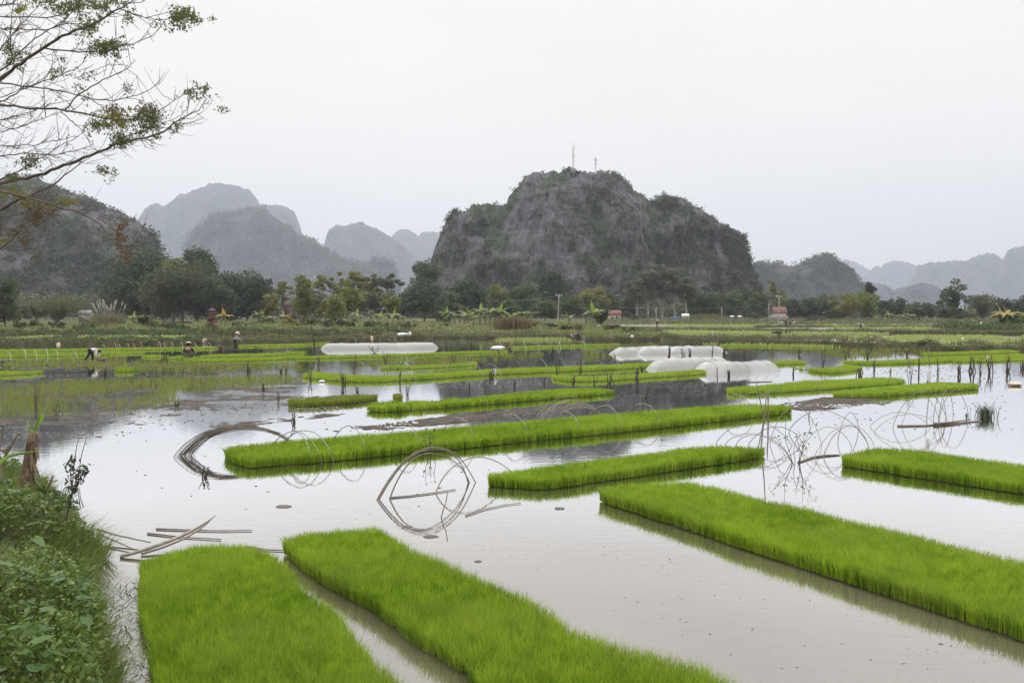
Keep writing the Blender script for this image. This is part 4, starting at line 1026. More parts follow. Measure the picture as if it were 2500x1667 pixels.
bag('plastic_bag', 'white plastic bag standing on the dike right of the long plastic bundle', (1001, 819), 8, 9, 'plastic_bag', 'bag', 6, 0.5)
bag('plastic_bag', 'slim white bag on the stump in front of the long bright bed', (1208, 915), 8, 16, 'plastic_bag', 'bag', 7, 0.1)
bag('plastic_bag', 'white rag scarecrow in the far paddy behind the middle tunnels', (1741, 824), 4, 15, 'plastic_bag', 'bag', 8)
bag('plastic_bag', 'white bag scarecrow in the pale paddy at far right', (2350, 833), 6, 9, 'plastic_bag', 'bag', 9)
bag('plastic_bag', 'small cream bag tied on top of a stump at far right', (2411, 879), 5, 12, 'cream', 'bag', 10, 0.15)
bag('plastic_bag', 'round white bag on the bushy dike left of the far water strip', (1543, 824), 8, 6, 'plastic_bag', 'bag', 11, 0.5)
bag('plastic_bag', 'two little white bags lying beside the left tip of the long bright bed', (786, 933), 16, 5, 'plastic_bag', 'bag', 12)
bag('sack', 'pale pinkish sack lying in the water at the right edge', (2478, 942), 34, 10, 'cream', 'sack', 13, 0, (1, .5, 1))
bag('rubbish', 'tiny white scrap under the lone tall tree at far right', (2394, 791), 6, 5, 'plastic_bag', 'rubbish', 14, 0.3)
for i, (x, y) in enumerate([(2096, 793), (2037, 795), (2270, 795)]):
    bag('plastic_bag', ['white speck of a bag above the far bending worker', 'white speck of a bag left of the far bending worker', 'white speck of a bag on the farthest right dike'][i], (x, y), 4, 4, 'plastic_bag', 'bag', 20 + i, 0.1)
pole('marker_pole', 'tall thin pole carrying a white cloth in the right water', (2270, 932), (2265, 794), 0.018, 'bamboo_dark', 'pole')
bag('cloth', 'white cloth tied halfway up the tall thin pole at right', (2268, 932), 10, 34, 'plastic_bag', 'cloth', 15, 1.0, (1, .5, 1))

# ------------------------------------------------------------------ dead weeds and stumps in the water
M['dead_stem'] = plain('dead_stem', (0.085, 0.066, 0.05), 0.9, (0.05, 0.04, 0.03), 9)
M['dead_leaf'] = leafmat('dead_weed_leaf', (0.060, 0.055, 0.03), (0.115, 0.10, 0.055), 0.25)
M['green_leaf'] = leafmat('water_weed_leaf', (0.045, 0.065, 0.025), (0.095, 0.115, 0.05), 0.3)
def deadweed(label, base, top, wpx, kind='weed', seed=0):
    """stems rising from the water with a few withered leaves"""
    rng = np.random.RandomState(seed + int(base[0]))
    a = np.array(at(*base)); s = a[1] / FPX
    h = max((base[1] - top) * s, 0.2); wd = wpx * s
    e = empty({'weed': 'dead_weed', 'stump': 'weed_stump', 'shrub': 'water_shrub', 'tuft': 'grass_tuft'}[kind], tuple(a), label, {'weed': 'dead weed', 'stump': 'stump', 'shrub': 'shrub', 'tuft': 'grass tuft'}[kind], 'dry weeds and stumps in the water')
    m = MB(); tips = []
    ns = {'weed': 4, 'stump': 7, 'shrub': 7, 'tuft': 5}[kind]
    r0 = max(0.010, a[1] / 778 * 0.42)
    for k in range(ns):
        f = rng.uniform(0.55, 1.0) if k else 1.0
        sp = {'weed': 0.35, 'stump': 0.30, 'shrub': 0.5, 'tuft': 0.5}[kind]
        tip = np.array([rng.normal(0, wd * sp), rng.normal(0, wd * sp), h * f])
        st = np.array([rng.normal(0, wd * 0.12), rng.normal(0, wd * 0.12), -0.1])
        if kind == 'stump': st = st * np.array([2.2, 2.2, 1])
        mid = (st + tip) / 2 + rng.normal(0, wd * 0.1, 3) * np.array([1, 1, 0])
        P = np.array([st, (st + mid) / 2, mid, (mid + tip) / 2, tip]) + rng.normal(0, wd * 0.02, (5, 3))
        rr = r0 * (1.35 if kind == 'stump' else 0.85)
        m.tube(P + a, np.linspace(rr, rr * 0.45, 5), 5)
        tips.append(P)
    m.build('stems', M['dead_stem'], e)
    nl = {'weed': 48, 'stump': 34, 'shrub': 170, 'tuft': 40}[kind]
    m = MB(); Q = np.concatenate(tips)[rng.randint(0, ns * 5, nl)]
    Q = Q[(Q[:, 2] > h * (0.30 if kind != 'stump' else 0.55))]
    Q = Q + rng.normal(0, wd * 0.13, Q.shape)
    Q[:, 2] = np.maximum(Q[:, 2], 0.04)
    ls = max(0.07, a[1] / 778 * 1.7)
    cards(Q + a, ls * rng.uniform(0.6, 1.2, len(Q)), rng, m)
    if kind == 'tuft':
        n = 170
        blades(np.c_[a[0] + rng.normal(0, wd * .18, n), a[1] + rng.normal(0, wd * .18, n), np.zeros(n)], h * rng.uniform(.5, 1.05, n), np.full(n, max(.008, a[1] / 778 * .4)), wd * .5 * rng.rand(n), rng.rand(n) * 2 * PI, rng, m)
    m.build('leaves', M['green_leaf' if kind in ('shrub', 'tuft') else 'dead_leaf'], e)
    return e
deadweed('leafy shrub growing out of the water in the middle of the bamboo tangle', r7(755, 545), r7(0, 215)[1], 66, 'shrub', 1)
deadweed('dark green grass tuft standing in the water right of the far right arcs', r7(2082, 228), r7(0, 125)[1], 56, 'tuft', 2)
deadweed('leafy dead weed sprouting from the near side of the longest bed', (1052, 1112), 1046, 46, 'weed', 3)
deadweed('broken brown stump with its mirror image, below the bamboo bundle', (501, 1166), 1136, 24, 'stump', 4)
deadweed('dry branching bush in the water behind the sheaf of hoops', (1574, 970), 938, 38, 'weed', 5)
W = [(767, 857, 798, 12, 'weed', 'tall thin dead weed left of the long white tunnel'), (912, 863, 842, 30, 'weed', 'round dry bush in front of the long white tunnel'), (864, 907, 868, 20, 'weed', 'slanting leafy dead weed behind the long bright bed'), (778, 895, 870, 6, 'weed', 'single thin stalk in the water behind the very long thin bed'),
     (760, 931, 894, 14, 'weed', 'dead weed at left end of the long bright bed'), (838, 941, 908, 12, 'stump', 'bleached stump leaning at the near side of the long bright bed'), (978, 934, 902, 10, 'weed', 'brown weed stalk against the front of the long bright bed'), (995, 964, 937, 10, 'weed', 'forked weed right of the tiny square olive patch'), (872, 957, 944, 5, 'stump', 'short stake behind the yellowish olive bed'),
     (941, 891, 861, 12, 'weed', 'dead weed behind the left end of the short rear bed'), (1102, 886, 865, 14, 'weed', 'dead weed behind the right end of the short rear bed'), (1089, 857, 830, 8, 'stump', 'dark post in the water right of the long white tunnel'), (1149, 855, 832, 7, 'weed', 'thin reed left of the crumpled white plastic heap'), (1060, 832, 820, 5, 'stump', 'dark post on the far water edge above the tunnel end'),
     (1217, 864, 851, 10, 'weed', 'leafy weed at the right end of the very long thin bed'), (1245, 864, 846, 9, 'stump', 'black bushy stump past the right end of the very long thin bed'), (1261, 886, 849, 14, 'weed', 'branching dead weed below the crumpled white plastic heap'), (1199, 921, 896, 12, 'stump', 'bushy stump that the slim white bag leans on'), (1146, 951, 936, 3, 'weed', 'thin lone stalk in the dark water left of the smooth bed'), (1256, 948, 930, 7, 'stump', 'dark stake behind the smooth bed'),
     (700, 920, 898, 8, 'weed', 'thin dead weed left of the long bright bed'), (1347, 864, 844, 14, 'weed', 'forked dead weed on the near side of the narrow middle bed'), (1362, 916, 889, 11, 'weed', 'feathery dead weed in the right half of the long bright bed'), (1416, 915, 868, 20, 'weed', 'thick bushy dead stem in the middle of the long bright bed'), (1400, 944, 912, 14, 'stump', 'thick leaning stump at the left of the stumpy bed'), (1451, 945, 914, 15, 'weed', 'pale bushy weed among the stumps of the stumpy bed'),
     (1489, 937, 905, 15, 'stump', 'tall dark stump with a hooked top at the stumpy bed'), (1557, 934, 899, 10, 'stump', 'straight leafy stump in the middle of the stumpy bed'), (1567, 907, 893, 7, 'stump', 'small stump behind the stumpy bed, left of the tunnels'), (1329, 936, 921, 5, 'stump', 'short stake left of the stumpy bed'), (1634, 871, 845, 10, 'stump', 'dark stump before the gap of the middle tunnels'), (1668, 869, 853, 10, 'weed', 'feathery weed before the rightmost middle tunnel'),
     (1684, 869, 851, 5, 'stump', 'thin stump before the rightmost middle tunnel'), (1768, 866, 849, 8, 'stump', 'dark stump before the right end of the rightmost middle tunnel'), (1779, 919, 903, 7, 'stump', 'stump standing before the nearest plastic tunnel'), (1739, 869, 842, 4, 'weed', 'slim pole like weed before the rightmost middle tunnel'), (1817, 874, 853, 14, 'weed', 'dry weed between the middle tunnels and the right beds'), (1936, 914, 896, 5, 'stump', 'reddish stake right of the nearest plastic tunnel'),
     (2008, 893, 850, 10, 'weed', 'tall leafy post behind the bed with a stump at its end'), (2062, 880, 856, 8, 'weed', 'small dry weed in the sparse paddy at right'), (2071, 863, 848, 8, 'weed', 'dry weed in the sparse paddy near the shrubby dike'), (2118, 880, 860, 5, 'weed', 'faint thin weed left of the white cloth'), (2214, 873, 856, 6, 'stump', 'dark stub in the sparse paddy left of the white cloth'), (2135, 902, 874, 7, 'weed', 'thin weed at the left tip of the long right bed'),
     (2223, 934, 872, 16, 'weed', 'tall feathery dead weed with roots showing, left of the white cloth'), (2174, 920, 896, 5, 'weed', 'thin twig in the bright water left of the tall feathery weed'), (2244, 908, 870, 6, 'weed', 'thin stalk just left of the white cloth'), (2289, 926, 872, 9, 'weed', 'tall stalk just right of the white cloth'), (2340, 920, 881, 10, 'stump', 'straw topped stump, first right of the tall stalk'), (2372, 907, 870, 11, 'stump', 'spiky stump in front of the front right bed'),
     (2395, 912, 870, 12, 'weed', 'twiggy weed in front of the front right bed'), (2418, 911, 866, 13, 'stump', 'stump that carries the small cream bag'), (2459, 907, 866, 15, 'stump', 'thick double stump near the right edge'), (2496, 901, 880, 8, 'stump', 'stump cut by the right edge'), (2099, 920, 892, 11, 'stump', 'bushy stump at the right end of a short right bed'), (2267, 933, 916, 6, 'stump', 'short leaning stake behind the pointed right bed'),
     (88, 990, 928, 14, 'weed', 'tall dark weed in the left young rice'), (139, 1009, 977, 18, 'weed', 'bushy dark weed at the lower edge of the left young rice'), (257, 933, 892, 7, 'stump', 'upright dark post below the tufted square of seedlings'), (643, 957, 934, 7, 'stump', 'dark stump at the right end of the left young rice'), (679, 982, 954, 7, 'weed', 'thin twisted stake left of the olive bed'), (433, 993, 981, 10, 'stump', 'low black stump at the edge of the left young rice'),
     (716, 1031, 999, 13, 'stump', 'stake with a mud foot below the olive bed'), (400, 886, 874, 18, 'weed', 'two low dark bushes in front of the squatting worker'), (607, 916, 884, 12, 'stump', 'dark stump in the water below the very long thin bed'), (541, 859, 844, 7, 'stump', 'stake in the water left of the standing worker'), (624, 860, 847, 9, 'weed', 'dry weed right of the standing worker'), (314, 881, 870, 5, 'stump', 'short dark stake right of the blue tub'),
     (500, 845, 830, 3, 'weed', 'thin stake holding the pale pink bag'), (2360, 1023, 1015, 6, 'weed', 'small sprig in the bright water near the right edge'), (687, 917, 900, 9, 'stump', 'stump left of the thin dead weed at the long bright bed'), (1949, 866, 850, 7, 'weed', 'small weed in the far water above the right beds')]
for i, (x, y, tp, wx, kd, lb) in enumerate(W):
    deadweed(lb, (x, y), tp, wx, kd, 50 + i)

# ------------------------------------------------------------------ floating scraps on the water
M['straw'] = plain('straw_painted_glint', (0.42, 0.40, 0.37), 0.5, (0.22, 0.20, 0.16), 3)  # wet straw; its sky glint is painted in as a pale colour
M['straw_dull'] = plain('dull_straw', (0.20, 0.18, 0.13), 0.6, (0.12, 0.11, 0.07), 3)
M['clod'] = plain('dark_mud_clod', (0.055, 0.046, 0.038), 0.7, (0.10, 0.085, 0.065), 9)
def flecks(label, pxpoly, n, smin, smax, mat, seed, name, thick=0.004, asp=4.5, clump=0.45):
    rng = np.random.RandomState(seed)
    poly = [at(x, y)[:2] for x, y in pxpoly]
    xs = [p[0] for p in poly]; ys = [p[1] for p in poly]
    X = rng.uniform(min(xs), max(xs), n * 4); Y = rng.uniform(min(ys), max(ys), n * 4)
    k = inpoly(X, Y, poly) & (fbm(X * .35 + seed, Y * .8, X * 0, 4) > clump)
    X = X[k][:n]; Y = Y[k][:n]; n = len(X)
    s = rng.uniform(smin, smax, n) * np.maximum(1, Y / 22)
    an = rng.normal(0.1, 0.35, n)
    m = MB(); sides = 6
    ph = np.linspace(0, 2 * PI, sides + 1)[:-1]
    f = rng.uniform(0.45, 1.1, (n, sides))
    lx = np.cos(ph)[None] * f * s[:, None] * asp / 2; ly = np.sin(ph)[None] * f * s[:, None] / 2
    x = X[:, None] + lx * np.cos(an)[:, None] - ly * np.sin(an)[:, None]; y = Y[:, None] + lx * np.sin(an)[:, None] + ly * np.cos(an)[:, None]
    R = np.stack([x, y, np.full_like(x, 0.002)], -1)
    c = np.stack([X, Y, thick * (.6 + rng.rand(n)) + s * (0.04 if mat == 'clod' else 0.0)], -1)[:, None]
    V = np.concatenate([R, c], 1).reshape(-1, 3)
    b = np.arange(n)[:, None, None] * (sides + 1)
    F = (b + np.array([[i, (i + 1) % sides, sides] for i in range(sides)])[None]).reshape(-1, 3)
    m.add(V, F, np.repeat(rng.rand(n), sides + 1))
    tag(m.build(name, M[mat]), label, 'floating scraps', kind='stuff')
flecks('pale straw and scum floating on the dark left water', [(-60, 1012), (330, 1004), (450, 985), (560, 950), (700, 938), (850, 1000), (720, 1010), (560, 1040), (300, 1060), (-60, 1075)], 5200, 0.006, 0.018, 'straw', 1, 'floating_straw')
flecks('pale straw floating in the dark water behind the olive bed', [(560, 946), (760, 936), (1080, 930), (1300, 926), (1330, 940), (1100, 955), (860, 958), (700, 968), (620, 975)], 1500, 0.006, 0.016, 'straw', 2, 'floating_straw')
flecks('pale straw floating in the dark water right of the stumpy bed', [(1480, 955), (1600, 932), (1760, 935), (1770, 950), (1640, 985), (1520, 990), (1420, 1000)], 700, 0.006, 0.014, 'straw', 3, 'floating_straw')
flecks('pale scum lines on the far left water', [(-60, 930), (-60, 905), (260, 915), (720, 905), (740, 918), (500, 926), (200, 930)], 1000, 0.006, 0.02, 'straw', 4, 'floating_straw')
flecks('pale scum among the planted rice at far left', [(-60, 898), (-60, 876), (240, 876), (500, 890), (300, 905)], 600, 0.01, 0.03, 'straw', 14, 'floating_straw')
flecks('dark mud clods and leaf scraps floating over the bright water', [(230, 1060), (500, 1010), (900, 1015), (1300, 1110), (1300, 1240), (900, 1270), (500, 1270), (240, 1280)], 45, 0.012, 0.045, 'clod', 5, 'floating_debris', 0.012, 2.2, 0.35)
flecks('dark scraps floating on the calm water between the right beds', [(1000, 1310), (1400, 1240), (1900, 1380), (2500, 1560), (2500, 1660), (1900, 1640), (1500, 1500)], 18, 0.006, 0.02, 'clod', 6, 'floating_debris', 0.008, 2.2, 0.3)
flecks('thin straw slivers floating on the near water', [(640, 1250), (1100, 1200), (1500, 1300), (2500, 1600), (2500, 1667), (1800, 1660), (1300, 1400), (1000, 1300)], 110, 0.004, 0.009, 'straw_dull', 12, 'floating_straw', 0.004, 9, 0.3)
flecks('dark weed scraps floating on the right water', [(1900, 1000), (2400, 920), (2560, 950), (2560, 1060), (2300, 1080), (2000, 1060)], 90, 0.012, 0.045, 'clod', 7, 'floating_debris', 0.012, 3, 0.4)
flecks('dark clods showing in the left water', [(60, 1060), (430, 1000), (700, 960), (760, 1000), (500, 1030), (200, 1090)], 110, 0.02, 0.06, 'clod', 8, 'floating_debris', 0.02, 2, 0.35)
flecks('mud ridge of clods behind the middle of the longest bed', [(790, 1048), (960, 1032), (1180, 1012), (1420, 990), (1400, 1000), (1160, 1022), (900, 1046)], 420, 0.02, 0.07, 'clod', 9, 'floating_debris', 0.03, 2.5, 0.4)
flecks('weedy mud flecks between the long narrow right bed and the longest bed', [(1900, 985), (2030, 972), (2200, 978), (2100, 990), (1960, 996)], 260, 0.02, 0.06, 'clod', 10, 'floating_debris', 0.02, 3, 0.3)
flecks('weed scraps on the water around the right stumps', [(2080, 905), (2260, 895), (2520, 905), (2520, 925), (2280, 928), (2120, 925)], 260, 0.01, 0.03, 'clod', 11, 'floating_debris', 0.015, 3, 0.35)
for lb, x, y, wx, s in [('dark clump of mud clods left of the forked twig below the loose arcs', 995, 1289, 26, 1), ('longer dark clump of mud below the loose arcs', 1022, 1297, 34, 2), ('greenish clump of weed floating right of the mud clumps', 1052, 1313, 40, 3), ('flat muddy scrap floating in the centre water left of the loose arcs', 692, 1239, 40, 4), ('lone dark clod floating between the two large front beds', 1166, 1374, 22, 5), ('dark nut shaped scrap floating at lower right', 2297, 1576, 18, 6), ('brown scrap of leaf floating above the long broad bed', 1367, 1244, 26, 7)]:
    bag('mud_clump', lb, (x, y), wx, 6, 'clod' if 'green' not in lb else 'dead_leaf', 'mud clump', 60 + s, -0.02, (1, .8, 1))
# ------------------------------------------------------------------ trees
M['bark'] = plain('grey_bark', (0.16, 0.14, 0.115), 0.9, (0.09, 0.075, 0.06), 5)
M['pale_bark'] = plain('pale_bark', (0.36, 0.34, 0.30), 0.85, (0.22, 0.20, 0.17), 4)
M['t_dark'] = leafmat('dark_evergreen_leaf', (0.034, 0.048, 0.022), (0.088, 0.105, 0.048), 0.28)
M['t_darkmid'] = leafmat('deep_green_leaf', (0.042, 0.058, 0.024), (0.11, 0.122, 0.048), 0.3)
M['t_mid'] = leafmat('mid_green_leaf', (0.05, 0.075, 0.024), (0.13, 0.15, 0.055), 0.32)
M['t_olive'] = leafmat('olive_leaf', (0.11, 0.145, 0.028), (0.22, 0.25, 0.06), 0.38)
M['t_yellow'] = leafmat('yellowing_leaf', (0.15, 0.15, 0.035), (0.26, 0.235, 0.065), 0.36)
M['t_grey'] = leafmat('grey_green_leaf', (0.07, 0.085, 0.042), (0.135, 0.148, 0.075), 0.32)
M['t_wood'] = leafmat('woodland_leaf', (0.060, 0.076, 0.036), (0.125, 0.138, 0.065), 0.32, (0.15, 0.15, 0.07), 0.5, 0.05)
M['t_gum'] = leafmat('gum_leaf', (0.10, 0.115, 0.068), (0.155, 0.168, 0.105), 0.36)
M['t_bamboo'] = leafmat('bamboo_leaf', (0.055, 0.075, 0.020), (0.15, 0.155, 0.055), 0.33)
KIND = {  # material, crown start, clusters, leaves per 100 px of crown, fullness, bark
    'dark': ('t_dark', 0.02, 42, 1.5, 0.34, 'bark'), 'mid': ('t_mid', 0.06, 36, 1.4, 0.33, 'bark'), 'olive': ('t_olive', 0.16, 24, 1.0, 0.28, 'bark'),
    'column': ('t_olive', 0.10, 26, 1.1, 0.42, 'pale_bark'), 'yellow': ('t_yellow', 0.18, 24, 1.0, 0.27, 'bark'), 'airy': ('t_yellow', 0.45, 22, 0.40, 0.17, 'bark'),
    'airygreen': ('t_grey', 0.45, 18, 0.42, 0.18, 'bark'), 'grey': ('t_grey', 0.15, 26, 1.05, 0.27, 'bark'), 'gum': ('t_gum', 0.30, 30, 1.15, 0.30, 'pale_bark'), 'darkmid': ('t_darkmid', 0.04, 40, 1.5, 0.33, 'bark'), 'bush': ('t_mid', 0.0, 18, 1.2, 0.34, 'bark'),
    'lone': ('t_mid', 0.04, 34, 0.80, 0.20, 'bark')}
def tree(label, xc, ytop, wpx, Y, kind, group='trees behind the paddies', seed=None, z0=0.3, base=None):
    rng = np.random.RandomState(seed if seed else int(xc * 3 + ytop))
    mat, cb, nc, dn, fl, bark = KIND[kind]
    X = (xc - 1250) / FPX * Y
    top = atd(xc, ytop, Y)[2]
    if base is not None: z0 = max(0.2, atd(xc, base, Y)[2])
    H = (top - z0) * 1.13; Wd = wpx * Y / FPX * 1.36
    e = empty('tree', (X, Y, z0), label, 'tree', group)
    zc = z0 + H * (cb + 1) / 2; rz = H * (1 - cb) / 2; rx = Wd / 2
    # clusters fill the crown's outline unevenly
    d = rng.normal(0, 1, (nc, 3)); d /= np.linalg.norm(d, axis=1)[:, None]
    C = d * (rng.rand(nc) ** 0.45)[:, None] * np.array([rx * 0.80, rx * 0.72, rz * 0.84])
    if kind in ('mid', 'dark', 'olive', 'grey', 'lone', 'yellow'):
        C[:, :2] *= (1 - 0.35 * np.clip(C[:, 2] / rz, -0.3, 1))[:, None]
    C += np.array([X, Y, zc])
    cr = rng.uniform(0.7, 1.3, nc) * fl * min(rx, rz * 1.2) * 1.05
    ls = Y / 778.0 * 2.3
    n = int(np.clip(dn * (wpx * 0.41) * (H / Y * 778) * 2.7, 600, 16000))
    k = rng.randint(0, nc, n)
    g = rng.normal(0, 1, (n, 3)); g /= np.linalg.norm(g, axis=1)[:, None]
    P = C[k] + g * (cr[k] * rng.uniform(0.55, 1.08, n))[:, None] * np.array([1, 1, 0.72])
    P[:, 2] = np.maximum(P[:, 2], z0 + 0.1)
    rr = np.clip(0.55 * rng.rand(nc)[k] + 0.45 * rng.rand(n), 0, 1)
    m = MB(); cards(P, ls * rng.uniform(0.6, 1.35, n), rng, m, rr, 0.4, 0.6, 0.25)
    m.build('crown', M[mat], e)
    m = MB()
    tr = max(0.12, 0.018 * H, Y / 778 * 0.5)
    b = np.array([X, Y, z0 - 0.4]); mid = np.array([X + rng.normal(0, .03) * H, Y, z0 + H * 0.45]); tp = np.array([X + rng.normal(0, .04) * H, Y, z0 + H * 0.85])
    tk = np.array([b, (b + mid) / 2, mid, (mid + tp) / 2, tp])
    m.tube(tk, np.array([1.25, 1, .75, .5, .2]) * tr, 7)
    for c in C[:10]:
        s = rng.uniform(0.25, 0.75); p = b * (1 - s) + tp * s
        m.tube(np.array([p, (p + c) / 2 + np.array([0, 0, -0.04 * H]), c]), np.array([.42, .3, .12]) * tr, 5)
    m.build('trunk', M[bark], e)
    return e
T = [(362, 612, 178, 225, 'dark', 'big dark evergreen tree, tallest of the clump left of the red shrine'), (482, 622, 110, 232, 'dark', 'dark tree at the back right of the big clump left of the red shrine'), (446, 648, 160, 205, 'darkmid', 'broad mid green tree bulging forward in the big clump left of the red shrine'),
     (424, 622, 52, 212, 'olive', 'pale yellow green crown poking up in the middle of the big clump'), (325, 680, 100, 215, 'dark', 'low dark tree at the left foot of the big clump'), (520, 688, 95, 205, 'dark', 'dark tree right behind the red shrine'),
     (556, 678, 95, 225, 'dark', 'dark tree next right of the red shrine'), (604, 674, 95, 230, 'dark', 'dark round tree farther right of the red shrine'), (634, 664, 60, 220, 'dark', 'taller dark tree with bare stems at the right end of the dark clump'), (660, 716, 40, 210, 'yellow', 'small yellowish tree at the right end of the dark clump'),
     (12, 684, 62, 135, 'mid', 'leafy tree cut by the left edge'), (38, 735, 60, 175, 'grey', 'low grey green tree near the left edge'), (90, 738, 60, 200, 'grey', 'grey bush left of the bamboo clump'),
     (740, 676, 48, 170, 'column', 'tall narrow bright olive tree like a column, left of centre'), (690, 690, 66, 240, 'airy', 'thin see through tree left of the tall narrow tree'), (795, 738, 36, 175, 'yellow', 'small yellowish bushy tree right of the tall narrow tree'),
     (812, 672, 80, 250, 'airy', 'thin yellow leaved tree, leftmost of the thin row behind the young trees'), (862, 668, 80, 260, 'airy', 'thin yellow leaved tree, tallest of the thin row behind the young trees'), (905, 674, 80, 255, 'airy', 'thin yellow leaved tree in the thin row above the white leaved banana'), (945, 672, 80, 250, 'airygreen', 'thin greener tree at the right end of the thin row'),
     (848, 694, 64, 195, 'olive', 'rounded olive tree behind the white trunked young tree'), (820, 724, 38, 168, 'column', 'young bright tree on a pale thin trunk, left of centre'), (922, 706, 50, 205, 'grey', 'grey green tree left of the reddish olive one'), (955, 717, 36, 175, 'column', 'narrow reddish olive tree standing over the white leaved banana'),
     (880, 720, 70, 230, 'olive', 'broad olive tree filling the gap behind the young trees'), (985, 715, 60, 225, 'grey', 'dull tree between the reddish olive one and the dark round one'), (770, 715, 60, 240, 'grey', 'dull tree behind the small yellowish bushy tree'),
     (1036, 698, 84, 225, 'dark', 'dark round tree at the left foot of the big limestone hill'), (1040, 636, 80, 345, 'mid', 'tree clinging to the left flank of the big limestone hill'), (1078, 750, 46, 200, 'dark', 'low dark bush tree right of the dark round tree'), (1139, 684, 76, 260, 'dark', 'tall dark tree behind the largest banana clump'),
     (1098, 717, 52, 240, 'mid', 'mid green tree behind the left end of the largest banana clump'), (1210, 703, 56, 270, 'olive', 'yellow topped tree behind the right of the largest banana clump'), (1284, 696, 80, 270, 'mid', 'rounded green tree left of the leaning utility pole'), (1352, 665, 76, 330, 'dark', 'ivy covered dark tree mass above the leaning utility pole'),
     (1390, 722, 56, 240, 'mid', 'green tree just right of the leaning utility pole'), (1445, 702, 80, 280, 'yellow', 'airy yellow brown tree behind the tall banana plant'), (1495, 715, 70, 300, 'mid', 'green tree behind the small house with a red roof'), (1470, 740, 34, 160, 'dark', 'dark dense bush tree hugging the tall banana plant'),
     (1240, 735, 60, 230, 'mid', 'green tree in the gap behind the dry grass clump'), (1330, 735, 60, 250, 'mid', 'low green tree left of the utility pole foot'), (1535, 725, 50, 290, 'grey', 'thin grey green tree right of the small red roofed house'),
     (1552, 688, 50, 285, 'gum', 'slim gum tree, leftmost of the tall gum row'), (1582, 652, 58, 290, 'gum', 'tallest gum tree of the gum row'), (1616, 655, 56, 295, 'gum', 'gum tree next right of the tallest gum'), (1648, 664, 54, 290, 'gum', 'gum tree fourth along the gum row'), (1676, 680, 48, 285, 'gum', 'short gum tree at the right end of the gum row'),
     (1700, 714, 60, 300, 'mid', 'round green tree right of the gum row'), (1742, 720, 60, 300, 'mid', 'round green tree above the pale reed clump'), (1785, 712, 56, 305, 'mid', 'green tree over the pair of white canopies'), (1815, 700, 60, 320, 'grey', 'brownish tree at the right foot of the big limestone hill'), (1852, 715, 50, 310, 'mid', 'tree left of the right utility pole'),
     (1886, 690, 28, 300, 'airy', 'thin feathery tree behind the right utility pole'), (1935, 733, 50, 270, 'dark', 'dark tree right of the red roofed farmhouse'), (1970, 732, 56, 275, 'dark', 'second dark tree right of the red roofed farmhouse'), (2012, 722, 58, 280, 'mid', 'grey green tree left of the yellowish tree pair'), (1905, 715, 40, 320, 'olive', 'olive tree behind the red roofed farmhouse'),
     (2062, 722, 64, 255, 'yellow', 'yellowish rounded tree in the right tree line'), (2106, 708, 72, 265, 'olive', 'taller olive tree next to the yellowish rounded one'), (2124, 685, 24, 290, 'dark', 'dark thin treetop rising over the olive tree'), (2160, 735, 40, 280, 'dark', 'dark bush tree left of the pale palm like cluster'), (2172, 730, 36, 285, 'dark', 'dark round tree top above the pale banana cluster'),
     (2196, 731, 30, 285, 'dark', 'second dark round tree top above the pale banana cluster'), (2228, 740, 50, 280, 'mid', 'green tree right behind the pale banana cluster'), (2266, 742, 36, 275, 'dark', 'dark tree left of the lone tall tree'), (2326, 690, 72, 245, 'lone', 'lone tall ragged tree rising above the right tree line'), (2300, 755, 50, 250, 'grey', 'low grey bush at the foot of the lone tall tree'),
     (2448, 728, 34, 260, 'dark', 'dark tree behind the left of the yellow banana plants'), (2492, 725, 44, 262, 'dark', 'dark tree cut by the right edge behind the banana plants'), (2350, 760, 40, 255, 'mid', 'bush right of the lone tall tree'), (2040, 752, 50, 265, 'mid', 'low bush left of the yellowish rounded tree'), (2140, 755, 60, 270, 'mid', 'low green bushes under the dark thin treetop')]
for x, yt, wd, Y, kd, lb in T:
    tree(lb, x, yt, wd, Y, kd)

# far woodland behind the named trees: one mass
def woodland(label, x0, x1, Y, ylo, yhi, mat, seed):
    rng = np.random.RandomState(seed)
    n = int((x1 - x0) * 9)
    px = rng.uniform(x0, x1, n)
    topy = yhi + (ylo - yhi) * (fbm(px / 26.0, px * 0 + seed, px * 0, 4) * 1.5 - 0.25)
    X = (px - 1250) / FPX * Y; zt = CAMH + (HOR - topy) * Y / FPX
    d = rng.uniform(-12, 12, n)
    Z = 0.3 + rng.rand(n) ** 0.7 * (zt - 0.3)
    m = MB(); cards(np.c_[X, Y + d, Z], Y / 778 * 3.4 * rng.uniform(.6, 1.3, n), rng, m, np.clip(rng.rand(n) * .5 + .9 * (fbm(X * .12, d * .1, Z * .25, 3) - .28), 0, 1), 0.4, 0.7)
    tag(m.build('distant_woodland', M[mat]), label, 'woodland', kind='stuff')
woodland('solid band of woodland along the foot of the left hill', -500, 780, 300, 752, 700, 't_wood', 1)
woodland('solid band of woodland at the foot of the big limestone hill', 640, 1900, 340, 752, 716, 't_wood', 2)
woodland('solid band of woodland along the right tree line', 1800, 2800, 330, 766, 738, 't_wood', 3)

